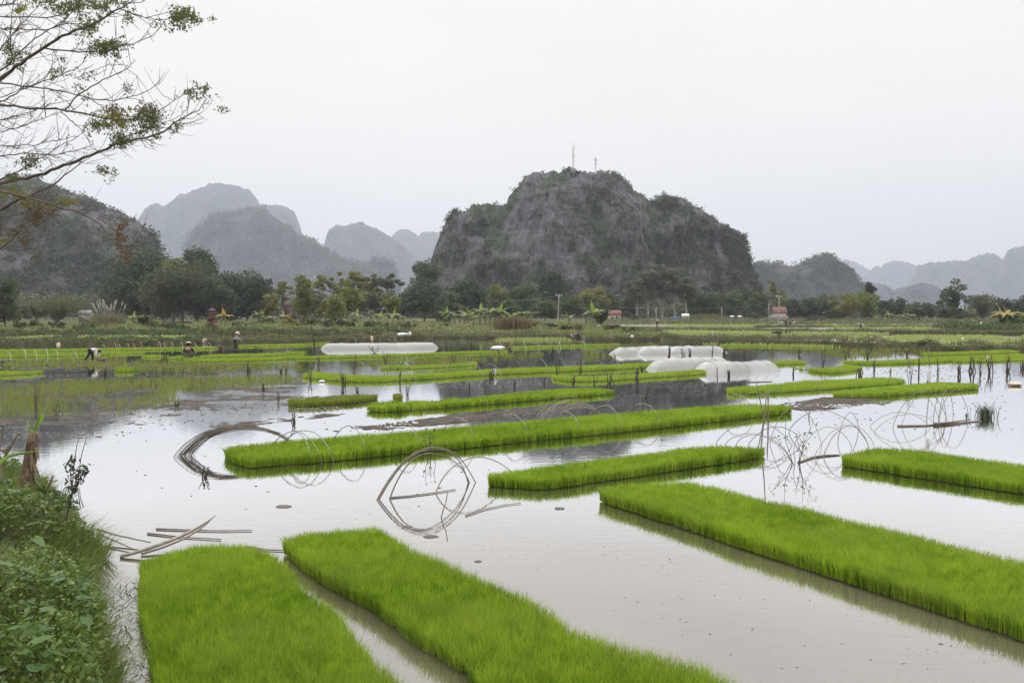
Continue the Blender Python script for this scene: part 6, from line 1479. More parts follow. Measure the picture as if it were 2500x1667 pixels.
def person(label, loc, yaw, J, shirt, trousers, hat, scale=1.0, group=None, hatsize=0.24, hattilt=0.0):
    """J: joint places in metres, facing +x"""
    e = empty('person', loc, label, 'person', group)
    e.rotation_euler = (0, 0, yaw); e.scale = (scale,) * 3
    V = []; E = []; R = []
    def v(p, r, prev=None):
        V.append(np.array(p, float)); R.append(r)
        if prev is not None: E.append((prev, len(V) - 1))
        return len(V) - 1
    J = {k: np.array(q, float) for k, q in J.items()}
    pel = v(J['pelvis'], .105)
    sp = v((J['pelvis'] + J['chest']) / 2, .105, pel); ch = v(J['chest'], .115, sp)
    nk = v(J['neck'], .052, ch); hd = v(J['head'], .088, nk)
    up = J['head'] - J['neck']; up /= np.linalg.norm(up)
    crn = v(J['head'] + up * .10, .085, hd)
    fw = J['face'] / np.linalg.norm(J['face'])
    v(J['head'] + fw * .105 + up * .01, .014, hd)                      # nose
    for s in (-1, 1): v(J['head'] + np.cross(up, fw) * s * .092, .016, hd)   # ears
    arms = []
    for s, S in ((-1, 'R'), (1, 'L')):
        side = np.cross(up, fw) if False else np.array([0, 1.0, 0])
        sh = v(J['chest'] + (J['neck'] - J['chest']) * .45 + side * s * .165, .056, ch)
        el = v(J['elbow' + S], .042, sh); wr = v(J['wrist' + S], .028, el)
        d = J['wrist' + S] - J['elbow' + S]; d /= np.linalg.norm(d)
        pm = v(J['wrist' + S] + d * .065, .034, wr)
        lat = np.cross(d, [0, 1.0, 0.05]); lat /= np.linalg.norm(lat) + 1e-9
        for k, (o, L) in enumerate(((-.026, .065), (-.009, .078), (.009, .074), (.026, .055))):
            f1 = v(J['wrist' + S] + d * (.085 + L * .55) + lat * o * 1.1, .009, pm)
            v(J['wrist' + S] + d * (.085 + L) + lat * o * 1.1 - side * s * .02, .008, f1)
        v(J['wrist' + S] + d * .075 + lat * -.055, .010, pm)
        arms.append((sh, el, wr))
    legs = []
    for s, S in ((-1, 'R'), (1, 'L')):
        hp = v(J['pelvis'] + np.array([0, s * .095, -.03]), .085, pel)
        kn = v(J['knee' + S], .058, hp); an = v(J['ankle' + S], .036, kn)
        v(J['ankle' + S] + np.array([.14, 0, -.045]), .034, an)
        legs.append((hp, kn, an))
    skin_mesh(V, E, R, pel, 'body', M['skin'], e)
    # shirt: trunk and sleeves
    def sub(ids, ed, f, root, name, mat):
        mp = {i: k for k, i in enumerate(ids)}
        skin_mesh([V[i] for i in ids], [(mp[a], mp[b]) for a, b in ed], [R[i] * f + .012 for i in ids], mp[root], name, mat, e)
    ids = [pel, sp, ch] + [a[0] for a in arms] + [a[1] for a in arms]; ed = [(pel, sp), (sp, ch)]
    V2 = list(V)
    for a in arms: ed += [(ch, a[0]), (a[0], a[1])]
    wr2 = []
    for a in arms:
        V.append(V[a[1]] * .25 + V[a[2]] * .75); R.append(.036); ids.append(len(V) - 1); ed.append((a[1], len(V) - 1))
    sub(ids, ed, 1.13, sp, 'shirt', M[shirt])
    ids = [pel]; ed = []
    for L in legs:
        V.append(V[L[1]] * .2 + V[L[2]] * .8); R.append(.05)
        ids += [L[0], L[1], len(V) - 1]; ed += [(pel, L[0]), (L[0], L[1]), (L[1], len(V) - 1)]
    sub(ids, ed, 1.16, pel, 'trousers', M[trousers])
    # hair
    hh = [J['head'] + up * .03 - fw * .035, J['head'] + up * .105 - fw * .015, J['head'] - up * .06 - fw * .06]
    skin_mesh(hh, [(0, 1), (0, 2)], [.088, .075, .06], 0, 'hair', M['hair'], e)
    if hat:
        c = J['head'] + up * .05; ax = up * math.cos(hattilt) + fw * math.sin(hattilt)
        A = np.cross(ax, [0, 1, 0.01]); A /= np.linalg.norm(A); B = np.cross(ax, A)
        m = MB(); n = 28; an = np.linspace(0, 2 * PI, n + 1)[:-1]
        rings = [(hatsize, 0), (hatsize * .52, .105), (.012, .20), (.004, .205)]
        P = np.concatenate([c + ax * z + r * (np.cos(an)[:, None] * A + np.sin(an)[:, None] * B) for r, z in rings] + [c + ax * (z - .012) + r * .96 * (np.cos(an)[:, None] * A + np.sin(an)[:, None] * B) for r, z in rings[:3]])
        i = np.arange(n); j = (i + 1) % n; F = []
        for k in range(3): F.append(np.stack([k * n + i, k * n + j, k * n + n + j, k * n + n + i], 1))
        for k in (4, 5): F.append(np.stack([k * n + j, k * n + i, k * n + n + i, k * n + n + j], 1))
        F.append(np.stack([j, i, 4 * n + i, 4 * n + j], 1))
        m.add(P, np.concatenate(F)); m.build('conical_hat', M['straw_hat'], e, True, loc=(0, 0, 0))
    return e
BEND = dict(pelvis=(0, 0, .80), chest=(.36, 0, .86), neck=(.48, 0, .80), head=(.575, 0, .72), face=(.55, 0, -.85), elbowR=(.42, -.22, .55), elbowL=(.44, .20, .53), wristR=(.44, -.16, .29), wristL=(.48, .14, .26), kneeR=(-.12, -.12, .42), kneeL=(.06, .13, .42), ankleR=(-.40, -.13, .04), ankleL=(.06, .15, .02))
STAND = dict(pelvis=(0, 0, .80), chest=(.10, 0, 1.14), neck=(.15, 0, 1.28), head=(.21, 0, 1.39), face=(.95, 0, -.3), elbowR=(.26, -.26, .98), elbowL=(.30, .24, 1.00), wristR=(.46, -.14, .90), wristL=(.52, .10, .84), kneeR=(.03, -.11, .40), kneeL=(.05, .11, .40), ankleR=(-.03, -.12, -.06), ankleL=(.04, .12, -.06))
SQUAT = dict(pelvis=(0, 0, .26), chest=(.10, 0, .58), neck=(.17, 0, .70), head=(.22, 0, .80), face=(.9, 0, -.45), elbowR=(.26, -.27, .44), elbowL=(.26, .27, .44), wristR=(.44, -.18, .32), wristL=(.44, .18, .32), kneeR=(.34, -.22, .44), kneeL=(.34, .22, .44), ankleR=(.20, -.20, .06), ankleL=(.20, .20, .06))
p = at(222, 884); person('person in a white shirt and navy trousers bending over to plant rice', p, .12, BEND, 'white_cloth', 'navy', False, 1.0, 'farm workers')
# blue tub beside
q = at(248, 884)
e = empty('tub', q, 'blue plastic tub standing in the water by the bending worker in white', 'tub')
m = MB(); n = 24; an = np.linspace(0, 2 * PI, n + 1)[:-1]; M['blue_tub'] = plain('dark_blue_plastic', (0.03, 0.045, 0.16), .5)
rg = [(.02, .0), (.18, -.03), (.235, .17), (.25, .17), (.25, .185), (.22, .185), (.17, .02), (.02, .02)]
P = np.concatenate([np.c_[q[0] + r * np.cos(an), q[1] + r * np.sin(an), np.full(n, z)] for r, z in rg]); i = np.arange(n); j = (i + 1) % n
m.add(P, np.concatenate([np.stack([k * n + i, k * n + j, k * n + n + j, k * n + n + i], 1) for k in range(7)])); m.build('bucket', M['blue_tub'], e, True)
for s in (-1, 1):
    m = MB(); m.tube(np.array([(q[0] + s * .24, q[1] - .06, .16), (q[0] + s * .30, q[1] - .04, .2), (q[0] + s * .30, q[1] + .04, .2), (q[0] + s * .24, q[1] + .06, .16)]), .015, 5); m.build('handle', M['blue_tub'], e)
p = at(459, 877); person('person in a dark brown jacket and conical hat squatting with back turned', p, PI / 2 + .25, SQUAT, 'brown_cloth', 'camo', True, 1.22, 'farm workers', .29)
m = MB(); m.box((p[0] - .02, p[1] - .02, .08), (.32, .28, .16)); tag(m.build('stool', M['bamboo_dark']), 'low wooden stool under the squatting worker', 'stool')
p = at(574, 853); person('person in a pale shirt, black trousers and conical hat standing with a pole', p, .1, STAND, 'pale_cloth', 'black_cloth', True, 1.0, 'farm workers', .25)
a = np.array([p[0] + .42, p[1] - .05, .98]); b = np.array([p[0] + 1.15, p[1] + .1, .02])
m = MB(); m.tube(np.array([a, (a + b) / 2, b]), .028, 6); tag(m.build('wooden_pole', M['bamboo_dark']), 'thin wooden pole held down to the water by the standing worker', 'pole')
p = at(1411, 834.5); person('person in grey bending deep with a pale hat in the far water', p, PI - .2, BEND, 'grey_cloth', 'black_cloth', True, 1.0, 'farm workers', .30)
p = at(2102, 805.5); person('person in navy and white bending in the far right paddy', p, .3, BEND, 'white_cloth', 'navy', False, 1.15, 'farm workers')
p = at(1604, 797); person('tiny person with a pale hat standing in the farthest paddy by the gum trees', p, -1.6, STAND, 'black_cloth', 'black_cloth', True, 1.0, 'farm workers', .30)
for x, y, yaw, sh, tr_, ht, lb in [(1904, 796, .2, 'white_cloth', 'grey_cloth', False, 'tiny person in white bending at the foot of the insulated utility pole'), (1919, 796, 2.0, 'brown_cloth', 'black_cloth', True, 'tiny dark person second from the insulated utility pole'), (1929, 796, 1.0, 'grey_cloth', 'black_cloth', True, 'tiny dark person third from the insulated utility pole'), (1942, 796, 2.8, 'white_cloth', 'grey_cloth', True, 'tiny person in white farthest right of the insulated utility pole')]:
    p = at(x, y); person(lb, p, yaw, BEND if y == 796 and 'second' not in lb else STAND, sh, tr_, ht, 1.1, 'farm workers')

# ------------------------------------------------------------------ weedy bank in the left foreground
edge_px = [(-90, 1165), (20, 1185), (95, 1205), (155, 1240), (190, 1300), (210, 1370), (220, 1450), (226, 1540), (228, 1610), (228, 1700), (205, 1900), (90, 2400)]
EW = np.array([at(x, y)[:2] for x, y in edge_px])
ey = EW[::-1, 1]; ex = EW[::-1, 0]
def edge_x(y): return np.interp(y, ey, ex) + .55 * (vnoise(y * 1.7, y * 0 + 2.5, y * 0) - .5) + .25 * (vnoise(y * 5, y * 0 + 7.5, y * 0) - .5)
def bank_z(x, y):
    d = edge_x(y) - x
    far = np.clip((ey.max() + 0.2 - y) / 1.2, 0, 1)
    z = 0.62 * (1 - np.exp(-np.clip(d, 0, 9) / 0.75)) + 0.10 * np.clip(d - 1.5, 0, 5) / 2
    return np.where(d > 0, z * far, -0.15 + d * 0) + 0.10 * (vnoise(x * 1.7, y * 1.7, x * 0 + 3) - .5) * (d > .1)
gx, gy = np.meshgrid(np.linspace(-24, -1.5, 150), np.linspace(-2, 16.6, 110))
gz = bank_z(gx.ravel(), gy.ravel()).reshape(gx.shape)
V = np.stack([gx, gy, gz], -1).reshape(-1, 3); r, c = gx.shape
i = np.arange(r - 1)[:, None] * c + np.arange(c - 1)[None]
m = MB(); m.add(V, np.stack([i, i + 1, i + c + 1, i + c], -1).reshape(-1, 4))
M['bank_soil'] = plain('bank_soil', (0.060, 0.048, 0.030), .95, (0.035, 0.035, 0.016), 3, bump=.6)
tag(m.build('bank', M['bank_soil'], smooth=True), 'earth bank at lower left under the weeds and creepers', 'bank', kind='structure')
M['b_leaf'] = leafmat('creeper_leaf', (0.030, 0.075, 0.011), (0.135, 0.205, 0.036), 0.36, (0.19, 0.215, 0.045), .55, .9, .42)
M['b_big'] = leafmat('broad_leaf', (0.035, 0.085, 0.020), (0.10, 0.17, 0.035), 0.32, None, 0, 1, .5)
M['b_grass'] = leafmat('bank_grass_blade', (0.11, 0.165, 0.03), (0.24, 0.29, 0.08), 0.35)
M['b_dry'] = leafmat('dry_blade', (0.16, 0.125, 0.07), (0.26, 0.21, 0.13), 0.25)
rng = rs()
def bank_pts(n, dmax, dmin=0.0, y0=3.0, y1=15.5):
    y = rng.uniform(y0, y1, n); d = dmin + (dmax - dmin) * rng.rand(n)
    x = edge_x(y) - d
    return x, y, bank_z(x, y)
m = MB()
x, y, z = bank_pts(95000, 4.6, -0.08)
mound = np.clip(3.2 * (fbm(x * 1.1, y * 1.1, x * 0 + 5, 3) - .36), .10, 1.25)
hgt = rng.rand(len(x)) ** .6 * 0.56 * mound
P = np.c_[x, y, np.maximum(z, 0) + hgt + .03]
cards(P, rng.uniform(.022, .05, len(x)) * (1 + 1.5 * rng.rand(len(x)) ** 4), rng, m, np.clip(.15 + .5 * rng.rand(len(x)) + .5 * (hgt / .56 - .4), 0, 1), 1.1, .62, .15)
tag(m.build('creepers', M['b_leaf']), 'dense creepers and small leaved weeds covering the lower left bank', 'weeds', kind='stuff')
# broad leaves, heart shaped, on stalks
m = MB()
x, y, z = bank_pts(1500, 4.2, .0)
mound = np.clip(3.2 * (fbm(x * 1.1, y * 1.1, x * 0 + 5, 3) - .36), .10, 1.25)
for k in range(len(x)):
    h = .48 * mound[k] * rng.uniform(.7, 1.15) + .05; az = rng.rand() * 2 * PI; s = rng.uniform(.07, .16); til = rng.uniform(-.2, .8)
    c = np.array([x[k], y[k], max(z[k], 0) + h]); f = np.array([math.cos(az) * math.cos(til), math.sin(az) * math.cos(til), -math.sin(til)]); sd = np.array([-math.sin(az), math.cos(az), 0]); nn = np.cross(f, sd) * -1
    if nn[2] < 0: nn = -nn
    up = nn * s * .10
    Vv = [c, c - f * s * .22 + sd * s * .24 + up, c + f * s * .10 + sd * s * .46 + up * 1.2, c + f * s * .50 + sd * s * .36 + up, c + f * s, c + f * s * .50 - sd * s * .36 + up, c + f * s * .10 - sd * s * .46 + up * 1.2, c - f * s * .22 - sd * s * .24 + up, c + f * s * .5]
    m.add(Vv, [[0, 1, 2], [0, 2, 8], [2, 3, 8], [3, 4, 8], [8, 4, 5], [8, 5, 6], [0, 8, 6], [0, 6, 7]], rng.rand())
    m.add([c, c + sd * .006, [x[k], y[k], max(z[k], 0)]], [[0, 1, 2]], .3)
tag(m.build('broad_leaves', M['b_big']), 'larger broad leaves standing among the creepers of the lower left bank', 'weeds', kind='stuff')
m = MB()
n = 20000; x, y, z = bank_pts(n, 3.6, -.18, 3.0, 15)
k = fbm(x * .6, y * .6, x * 0 + 8, 3) > .40; x, y, z = x[k], y[k], z[k]; n = len(x)
hh = rng.uniform(.14, .44, n)
blades(np.c_[x, y, np.maximum(z, 0) + .02], hh, rng.uniform(.004, .009, n), hh * np.abs(rng.normal(.7, .35, n)), rng.normal(-.35, 1.0, n), rng, m)
n = 3800; x, y, z = bank_pts(n, .45, -.15, 3.0, 11.5); hh = rng.uniform(.10, .42, n)      # long grass hanging over the water
blades(np.c_[x, y, np.maximum(z, .02)], hh, rng.uniform(.007, .014, n), rng.uniform(.15, .50, n), rng.normal(-.2, .7, n), rng, m)
tag(m.build('bank_grass', M['b_grass']), 'long grass on the lower left bank trailing over the water', 'grass', kind='stuff')
m = MB(); n = 900; x, y, z = bank_pts(n, 4.0, .2); hh = rng.uniform(.1, .4, n)
blades(np.c_[x, y, np.maximum(z, 0) + rng.uniform(.05, .3, n)], hh * .4, rng.uniform(.004, .010, n), hh, rng.rand(n) * 2 * PI, rng, m)
tag(m.build('dry_litter', M['b_dry']), 'dry stalks and dead leaves lying in the weeds of the lower left bank', 'litter', kind='stuff')
# grass creeping out over the channel water
m = MB(); n = 800
y = rng.uniform(5.6, 9.6, n); x = edge_x(y) + rng.rand(n) ** 1.5 * .95
blades(np.c_[x, y, rng.uniform(.004, .02, n)], rng.uniform(.01, .09, n), rng.uniform(.008, .015, n), rng.uniform(.08, .28, n), rng.rand(n) * 2 * PI, rng, m)
tag(m.build('water_grass', M['green_leaf']), 'sprawling grass shoots floating on the channel beside the lower left bank', 'grass', kind='stuff')
# cut banana trunk with one fresh leaf
Yb = 11.6
def Pq(px, py, Y=Yb): return np.array(atd(px, py, Y))
e = empty('banana_stump', tuple(Pq(66, 1205)), 'cut brown banana trunk sprouting one torn green leaf, on the left bank', 'banana stump')
cl = np.array([Pq(63, 1210), Pq(66, 1180), Pq(72, 1130), Pq(79, 1080), Pq(83, 1056)])
M['ban_trunk'] = plain('peeling_banana_trunk', (0.26, 0.175, 0.115), .8, (0.085, 0.055, 0.04), 16, bump=.8, stretch=(3, 3, .6))
m = MB(); m.tube(cl, [.105, .098, .088, .075, .072], 12)
m.build('trunk', M['ban_trunk'], e, True)
m = MB()
for k in range(12):                                                        # peeling sheaths
    an = rng.rand() * 2 * PI; t = rng.uniform(.25, .95); b = np.array([np.interp(t, np.linspace(0, 1, 5), cl[:, q]) for q in range(3)]) + np.array([math.cos(an), math.sin(an), 0]) * .085
    L = rng.uniform(.12, .35); o = np.array([math.cos(an), math.sin(an), 0]) * rng.uniform(.02, .12); sd = np.array([-math.sin(an), math.cos(an), 0]) * rng.uniform(.015, .035)
    m.add([b - sd, b + sd, b + o * .6 + sd * .8 - [0, 0, L * .6], b + o * .6 - sd * .8 - [0, 0, L * .6], b + o * 1.1 - [0, 0, L]], [[0, 1, 2], [0, 2, 3], [3, 2, 4]], rng.rand())
m.build('peeling_sheath', M['b_dry'], e)
M['ban_fresh'] = leafmat('fresh_banana_leaf', (0.20, 0.33, 0.03), (0.24, 0.36, 0.05), .45)
m = MB(); st = np.array([Pq(82, 1062), Pq(86, 1045), Pq(92, 1025), Pq(97, 1010)]); m.tube(st, [.022, .018, .012, .008], 6)
m.tube(np.array([Pq(80, 1060), Pq(73, 1048), Pq(66, 1024)]), [.024, .016, .007], 6)
m.build('leaf_stalk', M['ban_fresh'], e, True)
m = MB(); A = [Pq(86, 1042), Pq(93, 1026), Pq(96, 1014), Pq(112, 1013), Pq(110, 1020), Pq(104, 1027), Pq(96, 1036)]
for k in range(7): A[k] = A[k] + np.array([0, .03 * math.sin(k * 1.3), 0])
m.add(A, [[0, 1, 6], [1, 5, 6], [1, 2, 5], [2, 4, 5], [2, 3, 4]], .6); m.build('leaf', M['ban_fresh'], e)
m = MB(); cv = np.array([Pq(-4, 1134, 11.0), Pq(20, 1113, 11.2), Pq(52, 1106, 11.4), Pq(92, 1102, 11.5)]); m.tube(cv, [.03, .026, .02, .01], 6)
tag(m.build('fallen_stalk', M['ban_fresh'], smooth=True), 'curved yellow green leaf stalk leaning against the cut banana trunk', 'stalk')
# dead stalks at the far left
for lb, pts, rd in [('dark dead stalk with a withered yellow leaf, left of the cut banana trunk', [(2, 1170), (8, 1120), (22, 1098), (36, 1072), (46, 1057)], .022), ('thin upright dead stem at the left edge of the picture', [(-2, 1110), (4, 1070), (10, 1046), (15, 1030)], .012), ('short brown broken stalk right of the cut banana trunk', [(108, 1215), (116, 1190), (124, 1175), (130, 1160)], .03)]:
    P = np.array([Pq(a_, b_, 11.2) for a_, b_ in pts]); m = MB(); m.tube(P, np.linspace(rd, rd * .35, len(P)), 6)
    if 'yellow' in lb:
        cards(np.array([Pq(48, 1056, 11.2), Pq(46, 1062, 11.2), Pq(20, 1096, 11.2), Pq(12, 1100, 11.2), Pq(8, 1106, 11.2)]), np.array([.14, .1, .12, .14, .12]), rng, m)
    tag(m.build('dead_stalk', M['b_dry'], loc=tuple(P[0])), lb, 'dead stalk', 'dead stalks on the bank')
# leggy weed standing at the bank's edge
Yw = 10.2
e = empty('tall_weed', tuple(Pq(163, 1262, Yw)), 'tall dark leafy weed on a bare stem at the water edge of the bank', 'weed')
m = MB(); L = MB()
for k, pts in enumerate([[(163, 1264), (166, 1240), (176, 1205), (172, 1150), (174, 1118)], [(176, 1205), (186, 1170), (192, 1150), (198, 1142)], [(178, 1200), (190, 1180), (205, 1150), (212, 1142)], [(176, 1190), (182, 1120), (188, 1085), (193, 1068)], [(190, 1180), (197, 1120), (204, 1092), (212, 1066)], [(196, 1240), (192, 1210), (190, 1185)], [(204, 1238), (196, 1215), (194, 1190)]]):
    P = np.array([Pq(a_, b_, Yw + .08 * (k % 3)) for a_, b_ in pts]); m.tube(P, np.linspace(.016 if k == 0 else .007, .0035, len(P)), 5)
    if k < 3:
        nn = 60 if k == 0 else 42; t = rng.uniform(.28 if k == 0 else 0, 1, nn); tt = np.linspace(0, 1, len(P))
        Q = np.stack([np.interp(t, tt, P[:, q]) for q in range(3)], 1) + rng.normal(0, .035, (nn, 3)); cards(Q, rng.uniform(.06, .11, nn), rng, L, None, .5, .38, .35)
m.build('stem', M['dead_stem'], e); L.build('leaves', M['t_dark'], e)

# ------------------------------------------------------------------ overhanging tree, nearly bare
M['branch'] = plain('branch_bark', (0.15, 0.115, 0.09), .85, (0.08, 0.062, 0.05), 18, bump=.4)
M['tree_leaf'] = leafmat('sparse_leaf', (0.075, 0.095, 0.026), (0.14, 0.155, 0.05), .45)
M['tree_dead'] = leafmat('withered_leaf', (0.12, 0.080, 0.055), (0.17, 0.125, 0.075), .3)
M['tree_yel'] = leafmat('yellow_leaf', (0.17, 0.17, 0.028), (0.22, 0.20, 0.045), .4)
TX, TY = -9.2, 9.0
e = empty('overhanging_tree', (TX, TY, bank_z(np.array([TX]), np.array([TY]))[0]), 'nearly bare tree whose long branches hang into the upper left of the picture', 'tree')
zt = bank_z(np.array([TX]), np.array([TY]))[0]
def tk(z): return np.array([TX + .12 * math.sin(z * .7), TY + .1 * math.sin(z * .5 + 1), z])
m = MB(); zz = np.linspace(zt - .3, 9.2, 12); m.tube(np.array([tk(q) for q in zz]), np.linspace(.24, .07, 12), 10); m.build('trunk', M['branch'], e, True)
def S(pts): return [(a_ / 2.45, b_ / 2.45) for a_, b_ in pts]
# points as seen in the enlarged corner; depth start and end for each; thickness; joins the trunk?
BR = [([(0, 490), (50, 430), (150, 360), (270, 275), (400, 205), (520, 155), (640, 100), (720, 55), (790, 8), (860, -40)], 8.6, 7.6, .034, 1), ([(0, 1100), (200, 1055), (350, 1005), (480, 960), (600, 905), (700, 860), (790, 835), (900, 825), (980, 790), (1040, 740), (1080, 705), (1200, 665), (1240, 590)], 9.4, 8.6, .034, 1),
      ([(0, 1255), (150, 1185), (280, 1125), (370, 1070), (450, 990), (540, 945)], 8.9, 9.4, .032, 1), ([(0, 1145), (200, 1190), (400, 1250), (580, 1305), (630, 1390), (690, 1470), (760, 1477), (860, 1460)], 8.2, 7.6, .022, 1), ([(580, 1305), (650, 1340), (690, 1378), (720, 1370)], 7.9, 7.8, .010, 0),
      ([(0, 630), (200, 650), (390, 655), (520, 685), (620, 710), (720, 725), (830, 710), (950, 665), (1030, 630), (1065, 565)], 9.0, 8.2, .024, 1), ([(0, 500), (160, 520), (330, 535), (500, 580), (620, 600), (720, 595), (830, 570), (920, 530), (945, 495)], 9.8, 9.2, .018, 1), ([(390, 655), (470, 565), (590, 490), (690, 450), (770, 410), (810, 360)], 8.7, 8.2, .014, 0),
      ([(0, 105), (330, 105), (430, 60), (520, 10)], 9.6, 9.2, .014, 1), ([(0, 165), (200, 180), (330, 180), (390, 120), (460, 40)], 9.2, 8.8, .014, 1), ([(0, 615), (140, 530), (250, 490), (350, 460), (460, 410), (520, 360)], 9.3, 8.8, .013, 1), ([(270, 290), (400, 315), (520, 320), (640, 300), (740, 275), (830, 260), (920, 230), (955, 165)], 8.3, 7.9, .014, 0),
      ([(720, 55), (830, 95), (960, 125), (1000, 112), (1100, 72)], 7.7, 7.5, .010, 0), ([(0, 935), (120, 915), (330, 930), (480, 900), (560, 860)], 9.9, 9.4, .014, 1), ([(0, 870), (190, 870), (330, 840), (470, 815)], 9.0, 8.7, .010, 1), ([(190, 870), (240, 905), (290, 922)], 8.9, 8.9, .007, 0), ([(0, 720), (130, 690), (290, 630), (430, 600)], 9.5, 9.1, .010, 1),
      ([(0, 790), (130, 760), (230, 720), (350, 670)], 8.7, 8.4, .009, 1), ([(0, 1080), (130, 1010), (250, 945), (400, 850), (470, 815)], 8.4, 8.2, .012, 1), ([(360, 670), (450, 740), (510, 810), (580, 900)], 8.7, 8.6, .009, 0), ([(0, 1305), (130, 1280), (250, 1222), (300, 1140)], 9.4, 9.0, .012, 1), ([(0, 1490), (90, 1430), (150, 1320), (185, 1200)], 8.6, 8.3, .010, 1),
      ([(0, 1480), (100, 1500), (220, 1490)], 9.0, 8.8, .008, 1), ([(0, 45), (60, 20), (130, -10)], 8.4, 8.2, .014, 1), ([(0, 320), (50, 230), (150, 120), (270, -10)], 9.0, 8.6, .013, 1), ([(0, 440), (60, 370), (110, 325), (200, 240), (310, 180), (420, 90), (490, 0)], 8.8, 8.4, .016, 1), ([(0, 590), (60, 565), (160, 515)], 9.1, 9.0, .010, 1),
      ([(70, 370), (66, 250), (62, 190), (70, 60), (90, -10)], 8.8, 8.6, .011, 0), ([(620, 905), (720, 820), (800, 805), (900, 770), (1000, 720), (1080, 690)], 8.9, 8.6, .009, 0), ([(1040, 740), (1120, 740), (1180, 725), (1215, 695)], 8.7, 8.6, .005, 0), ([(1080, 705), (1130, 620), (1145, 560)], 8.7, 8.6, .005, 0), ([(830, 260), (880, 200), (890, 190)], 8.0, 7.9, .005, 0), ([(640, 300), (640, 360), (620, 460)], 8.1, 8.1, .006, 0), ([(440, 470), (540, 430), (620, 400), (660, 380)], 9.0, 8.9, .006, 0), ([(330, 1400), (200, 1330), (130, 1290)], 9.0, 9.1, .006, 0), ([(0, 1420), (120, 1370), (190, 1300), (310, 1170)], 8.8, 8.6, .008, 1)]
curves = []
for pts, d0, d1, rd, tr in BR:
    q = S(pts); n = len(q)
    P = [np.array(atd(px, py, d0 + (d1 - d0) * k / (n - 1))) for k, (px, py) in enumerate(q)]
    rd *= .58; rads = list(np.linspace(rd, max(rd * .16, .0026), n))
    if tr:
        dv = P[0] - P[1]; dv /= np.linalg.norm(dv)
        zj = np.clip(P[0][2] + dv[2] * 2.2, 2.0, 9.0); J = tk(zj)
        P = [J, (J + P[0]) / 2 + np.array([0, 0, -.12]) + dv * .1] + P; rads = [rd * 1.35, rd * 1.15] + rads
    P = np.array(P); s = np.r_[0, np.cumsum(np.linalg.norm(np.diff(P, axis=0), axis=1))]; t = np.linspace(0, s[-1], max(14, int(s[-1] / .09)))
    Q = np.stack([np.interp(t, s, P[:, k]) for k in range(3)], 1)
    for _ in range(3): Q[1:-1] = (Q[:-2] + 2 * Q[1:-1] + Q[2:]) / 4
    Q[1:-1] += rng.normal(0, .006, Q[1:-1].shape)
    R_ = np.interp(t, s, rads)
    curves.append((Q, R_, t[-1]))
for Q, R_, L in curves:                                                  # each branch with its thin side shoots
    mm = MB(); mm.tube(Q, R_, 6); n = max(2, int(L * 6))
    vis = [k for k in range(len(Q)) if Q[k, 0] > -7.2]
    for _ in range(n if len(vis) > 3 else 0):
        k = vis[rng.randint(1, len(vis) - 1)]; b = Q[k]; tdir = Q[min(k + 1, len(Q) - 1)] - Q[k - 1]; tdir /= np.linalg.norm(tdir)
        d = tdir * .9 + rng.normal(0, .42, 3) + np.array([0, 0, .05]); d /= np.linalg.norm(d); ln = rng.uniform(.10, .42)
        up = rng.uniform(-.4, .7)
        P = np.array([b, b + d * ln * .35, b + d * ln * .7 + [0, 0, up * ln * .4], b + d * ln + [0, 0, up * ln]]); mm.tube(P, [min(.0045, R_[k] * .7), .0032, .0024, .0014], 4)
        if rng.rand() < .5:
            d2 = d + rng.normal(0, .5, 3); mm.tube(np.array([P[1], P[1] + d2 * ln * .3, P[1] + d2 * ln * .55 + [0, 0, .1 * ln]]), [.0026, .002, .0012], 4)
    mm.build('branch', M['branch'], e, True)
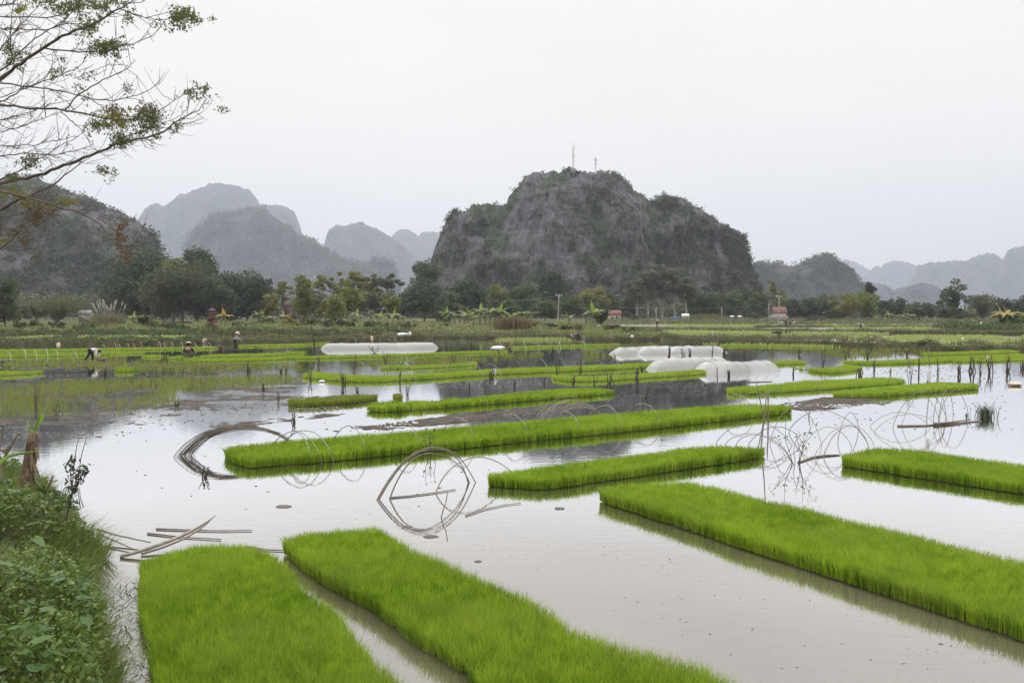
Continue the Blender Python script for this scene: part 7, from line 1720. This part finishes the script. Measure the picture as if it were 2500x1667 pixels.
CL = [(1100, 110, 105, 70, 7.6, 150, 'tree_leaf'), (640, 285, 110, 62, 8.1, 170, 'tree_leaf'), (690, 715, 80, 60, 8.5, 110, 'tree_yel'), (870, 720, 90, 85, 8.4, 190, 'tree_leaf'), (580, 750, 70, 45, 8.5, 70, 'tree_leaf'), (730, 830, 75, 55, 8.9, 110, 'tree_leaf'), (540, 150, 75, 60, 8.2, 90, 'tree_leaf'), (420, 40, 130, 55, 8.5, 130, 'tree_leaf'), (620, 35, 90, 50, 8.0, 80, 'tree_leaf'), (280, 10, 80, 40, 8.8, 50, 'tree_leaf'), (180, 960, 70, 45, 9.0, 55, 'tree_leaf'), (620, 1015, 55, 18, 9.0, 26, 'tree_leaf'), (1230, 560, 75, 38, 8.6, 40, 'tree_leaf'), (1120, 555, 40, 20, 8.6, 16, 'tree_leaf'), (1345, 655, 28, 18, 8.6, 10, 'tree_leaf'), (930, 800, 30, 90, 8.7, 24, 'tree_leaf'),
      (80, 350, 70, 60, 8.7, 50, 'tree_leaf'), (40, 290, 60, 50, 8.9, 40, 'tree_leaf'), (120, 60, 30, 20, 8.5, 20, 'tree_yel'), (230, 1285, 60, 62, 9.0, 110, 'tree_dead'), (320, 1280, 25, 30, 9.0, 30, 'tree_dead'), (720, 1415, 32, 75, 7.8, 55, 'tree_dead'), (760, 1530, 28, 45, 7.7, 34, 'tree_dead'), (740, 1325, 10, 22, 7.8, 10, 'tree_dead'), (150, 1450, 25, 40, 8.6, 28, 'tree_dead'), (100, 1385, 60, 40, 8.6, 34, 'tree_dead'), (230, 1530, 14, 16, 8.8, 8, 'tree_dead'), (100, 1160, 90, 30, 8.8, 60, 'tree_yel'), (400, 1205, 60, 25, 8.4, 36, 'tree_yel'), (150, 1225, 60, 20, 8.9, 34, 'tree_yel'), (270, 1240, 45, 16, 9.0, 22, 'tree_yel'), (20, 1440, 50, 24, 8.9, 24, 'tree_yel'),
      (770, 100, 60, 60, 7.7, 22, 'tree_leaf'), (500, 430, 60, 60, 8.8, 14, 'tree_dead'), (770, 520, 20, 40, 9.3, 14, 'tree_dead'), (375, 360, 12, 16, 8.9, 9, 'tree_dead'), (470, 515, 10, 22, 9.6, 9, 'tree_dead'), (365, 425, 12, 12, 9, 8, 'tree_dead'), (525, 590, 14, 30, 9.6, 10, 'tree_dead'), (690, 660, 60, 30, 8.6, 30, 'tree_dead'), (870, 655, 60, 25, 8.4, 34, 'tree_dead'), (1060, 760, 50, 40, 8.7, 26, 'tree_leaf'), (670, 1050, 30, 40, 8.9, 12, 'tree_leaf'), (70, 1060, 40, 24, 8.6, 30, 'tree_leaf'), (320, 440, 24, 30, 9.2, 14, 'tree_leaf')]
FM = {}
for cx, cy, rx, ry, Y, n, mt in CL:
    n = int(n * 5.0); nk = max(3, n // 11); kx = rng.normal(0, .52, nk) * rx; ky = rng.normal(0, .50, nk) * ry; kk = rng.randint(0, nk, n)
    px = cx + kx[kk] + rng.normal(0, 15, n); py = cy + ky[kk] + rng.normal(0, 11, n)
    P = np.array([atd(a_ / 2.45, b_ / 2.45, Y + q) for a_, b_, q in zip(px, py, rng.normal(0, .14, n))])
    mt2 = mt
    cards(P, rng.uniform(.018, .048, n), rng, FM.setdefault(mt2, MB()), None, .2, .42, .5)
for Q, R_, L in curves:                                                  # stray single leaves along the shoots
    k = rng.randint(0, len(Q), int(L * 9)); P = Q[k] + rng.normal(0, .11, (len(k), 3)); P = P[P[:, 0] > -7]
    cards(P, rng.uniform(.02, .042, len(P)), rng, FM['tree_dead' if rng.rand() < .5 else 'tree_leaf'], None, .2, .42, .5)
for mt, mm in FM.items(): mm.build({'tree_leaf': 'green_leaves', 'tree_dead': 'withered_leaves', 'tree_yel': 'yellow_leaves'}[mt], M[mt], e)
# ------------------------------------------------------------------ haze
hz, t = newmat('air')
o = N(t, 'ShaderNodeOutputMaterial'); v = N(t, 'ShaderNodeVolumePrincipled')
v.inputs['Color'].default_value = (0.80, 0.87, 1.0, 1)
v.inputs['Density'].default_value = 0.00021
v.inputs['Anisotropy'].default_value = 0.2
t.links.new(v.outputs[0], o.inputs['Volume'])
m = MB(); m.box((0, 3300, 449), (13400, 7000, 902))
hz_o = m.build('haze', hz)
hz_o.display_type = 'WIRE'
tag(hz_o, 'pale bluish haze in the air over the plain, thicker towards the far hills', 'haze', kind='stuff')
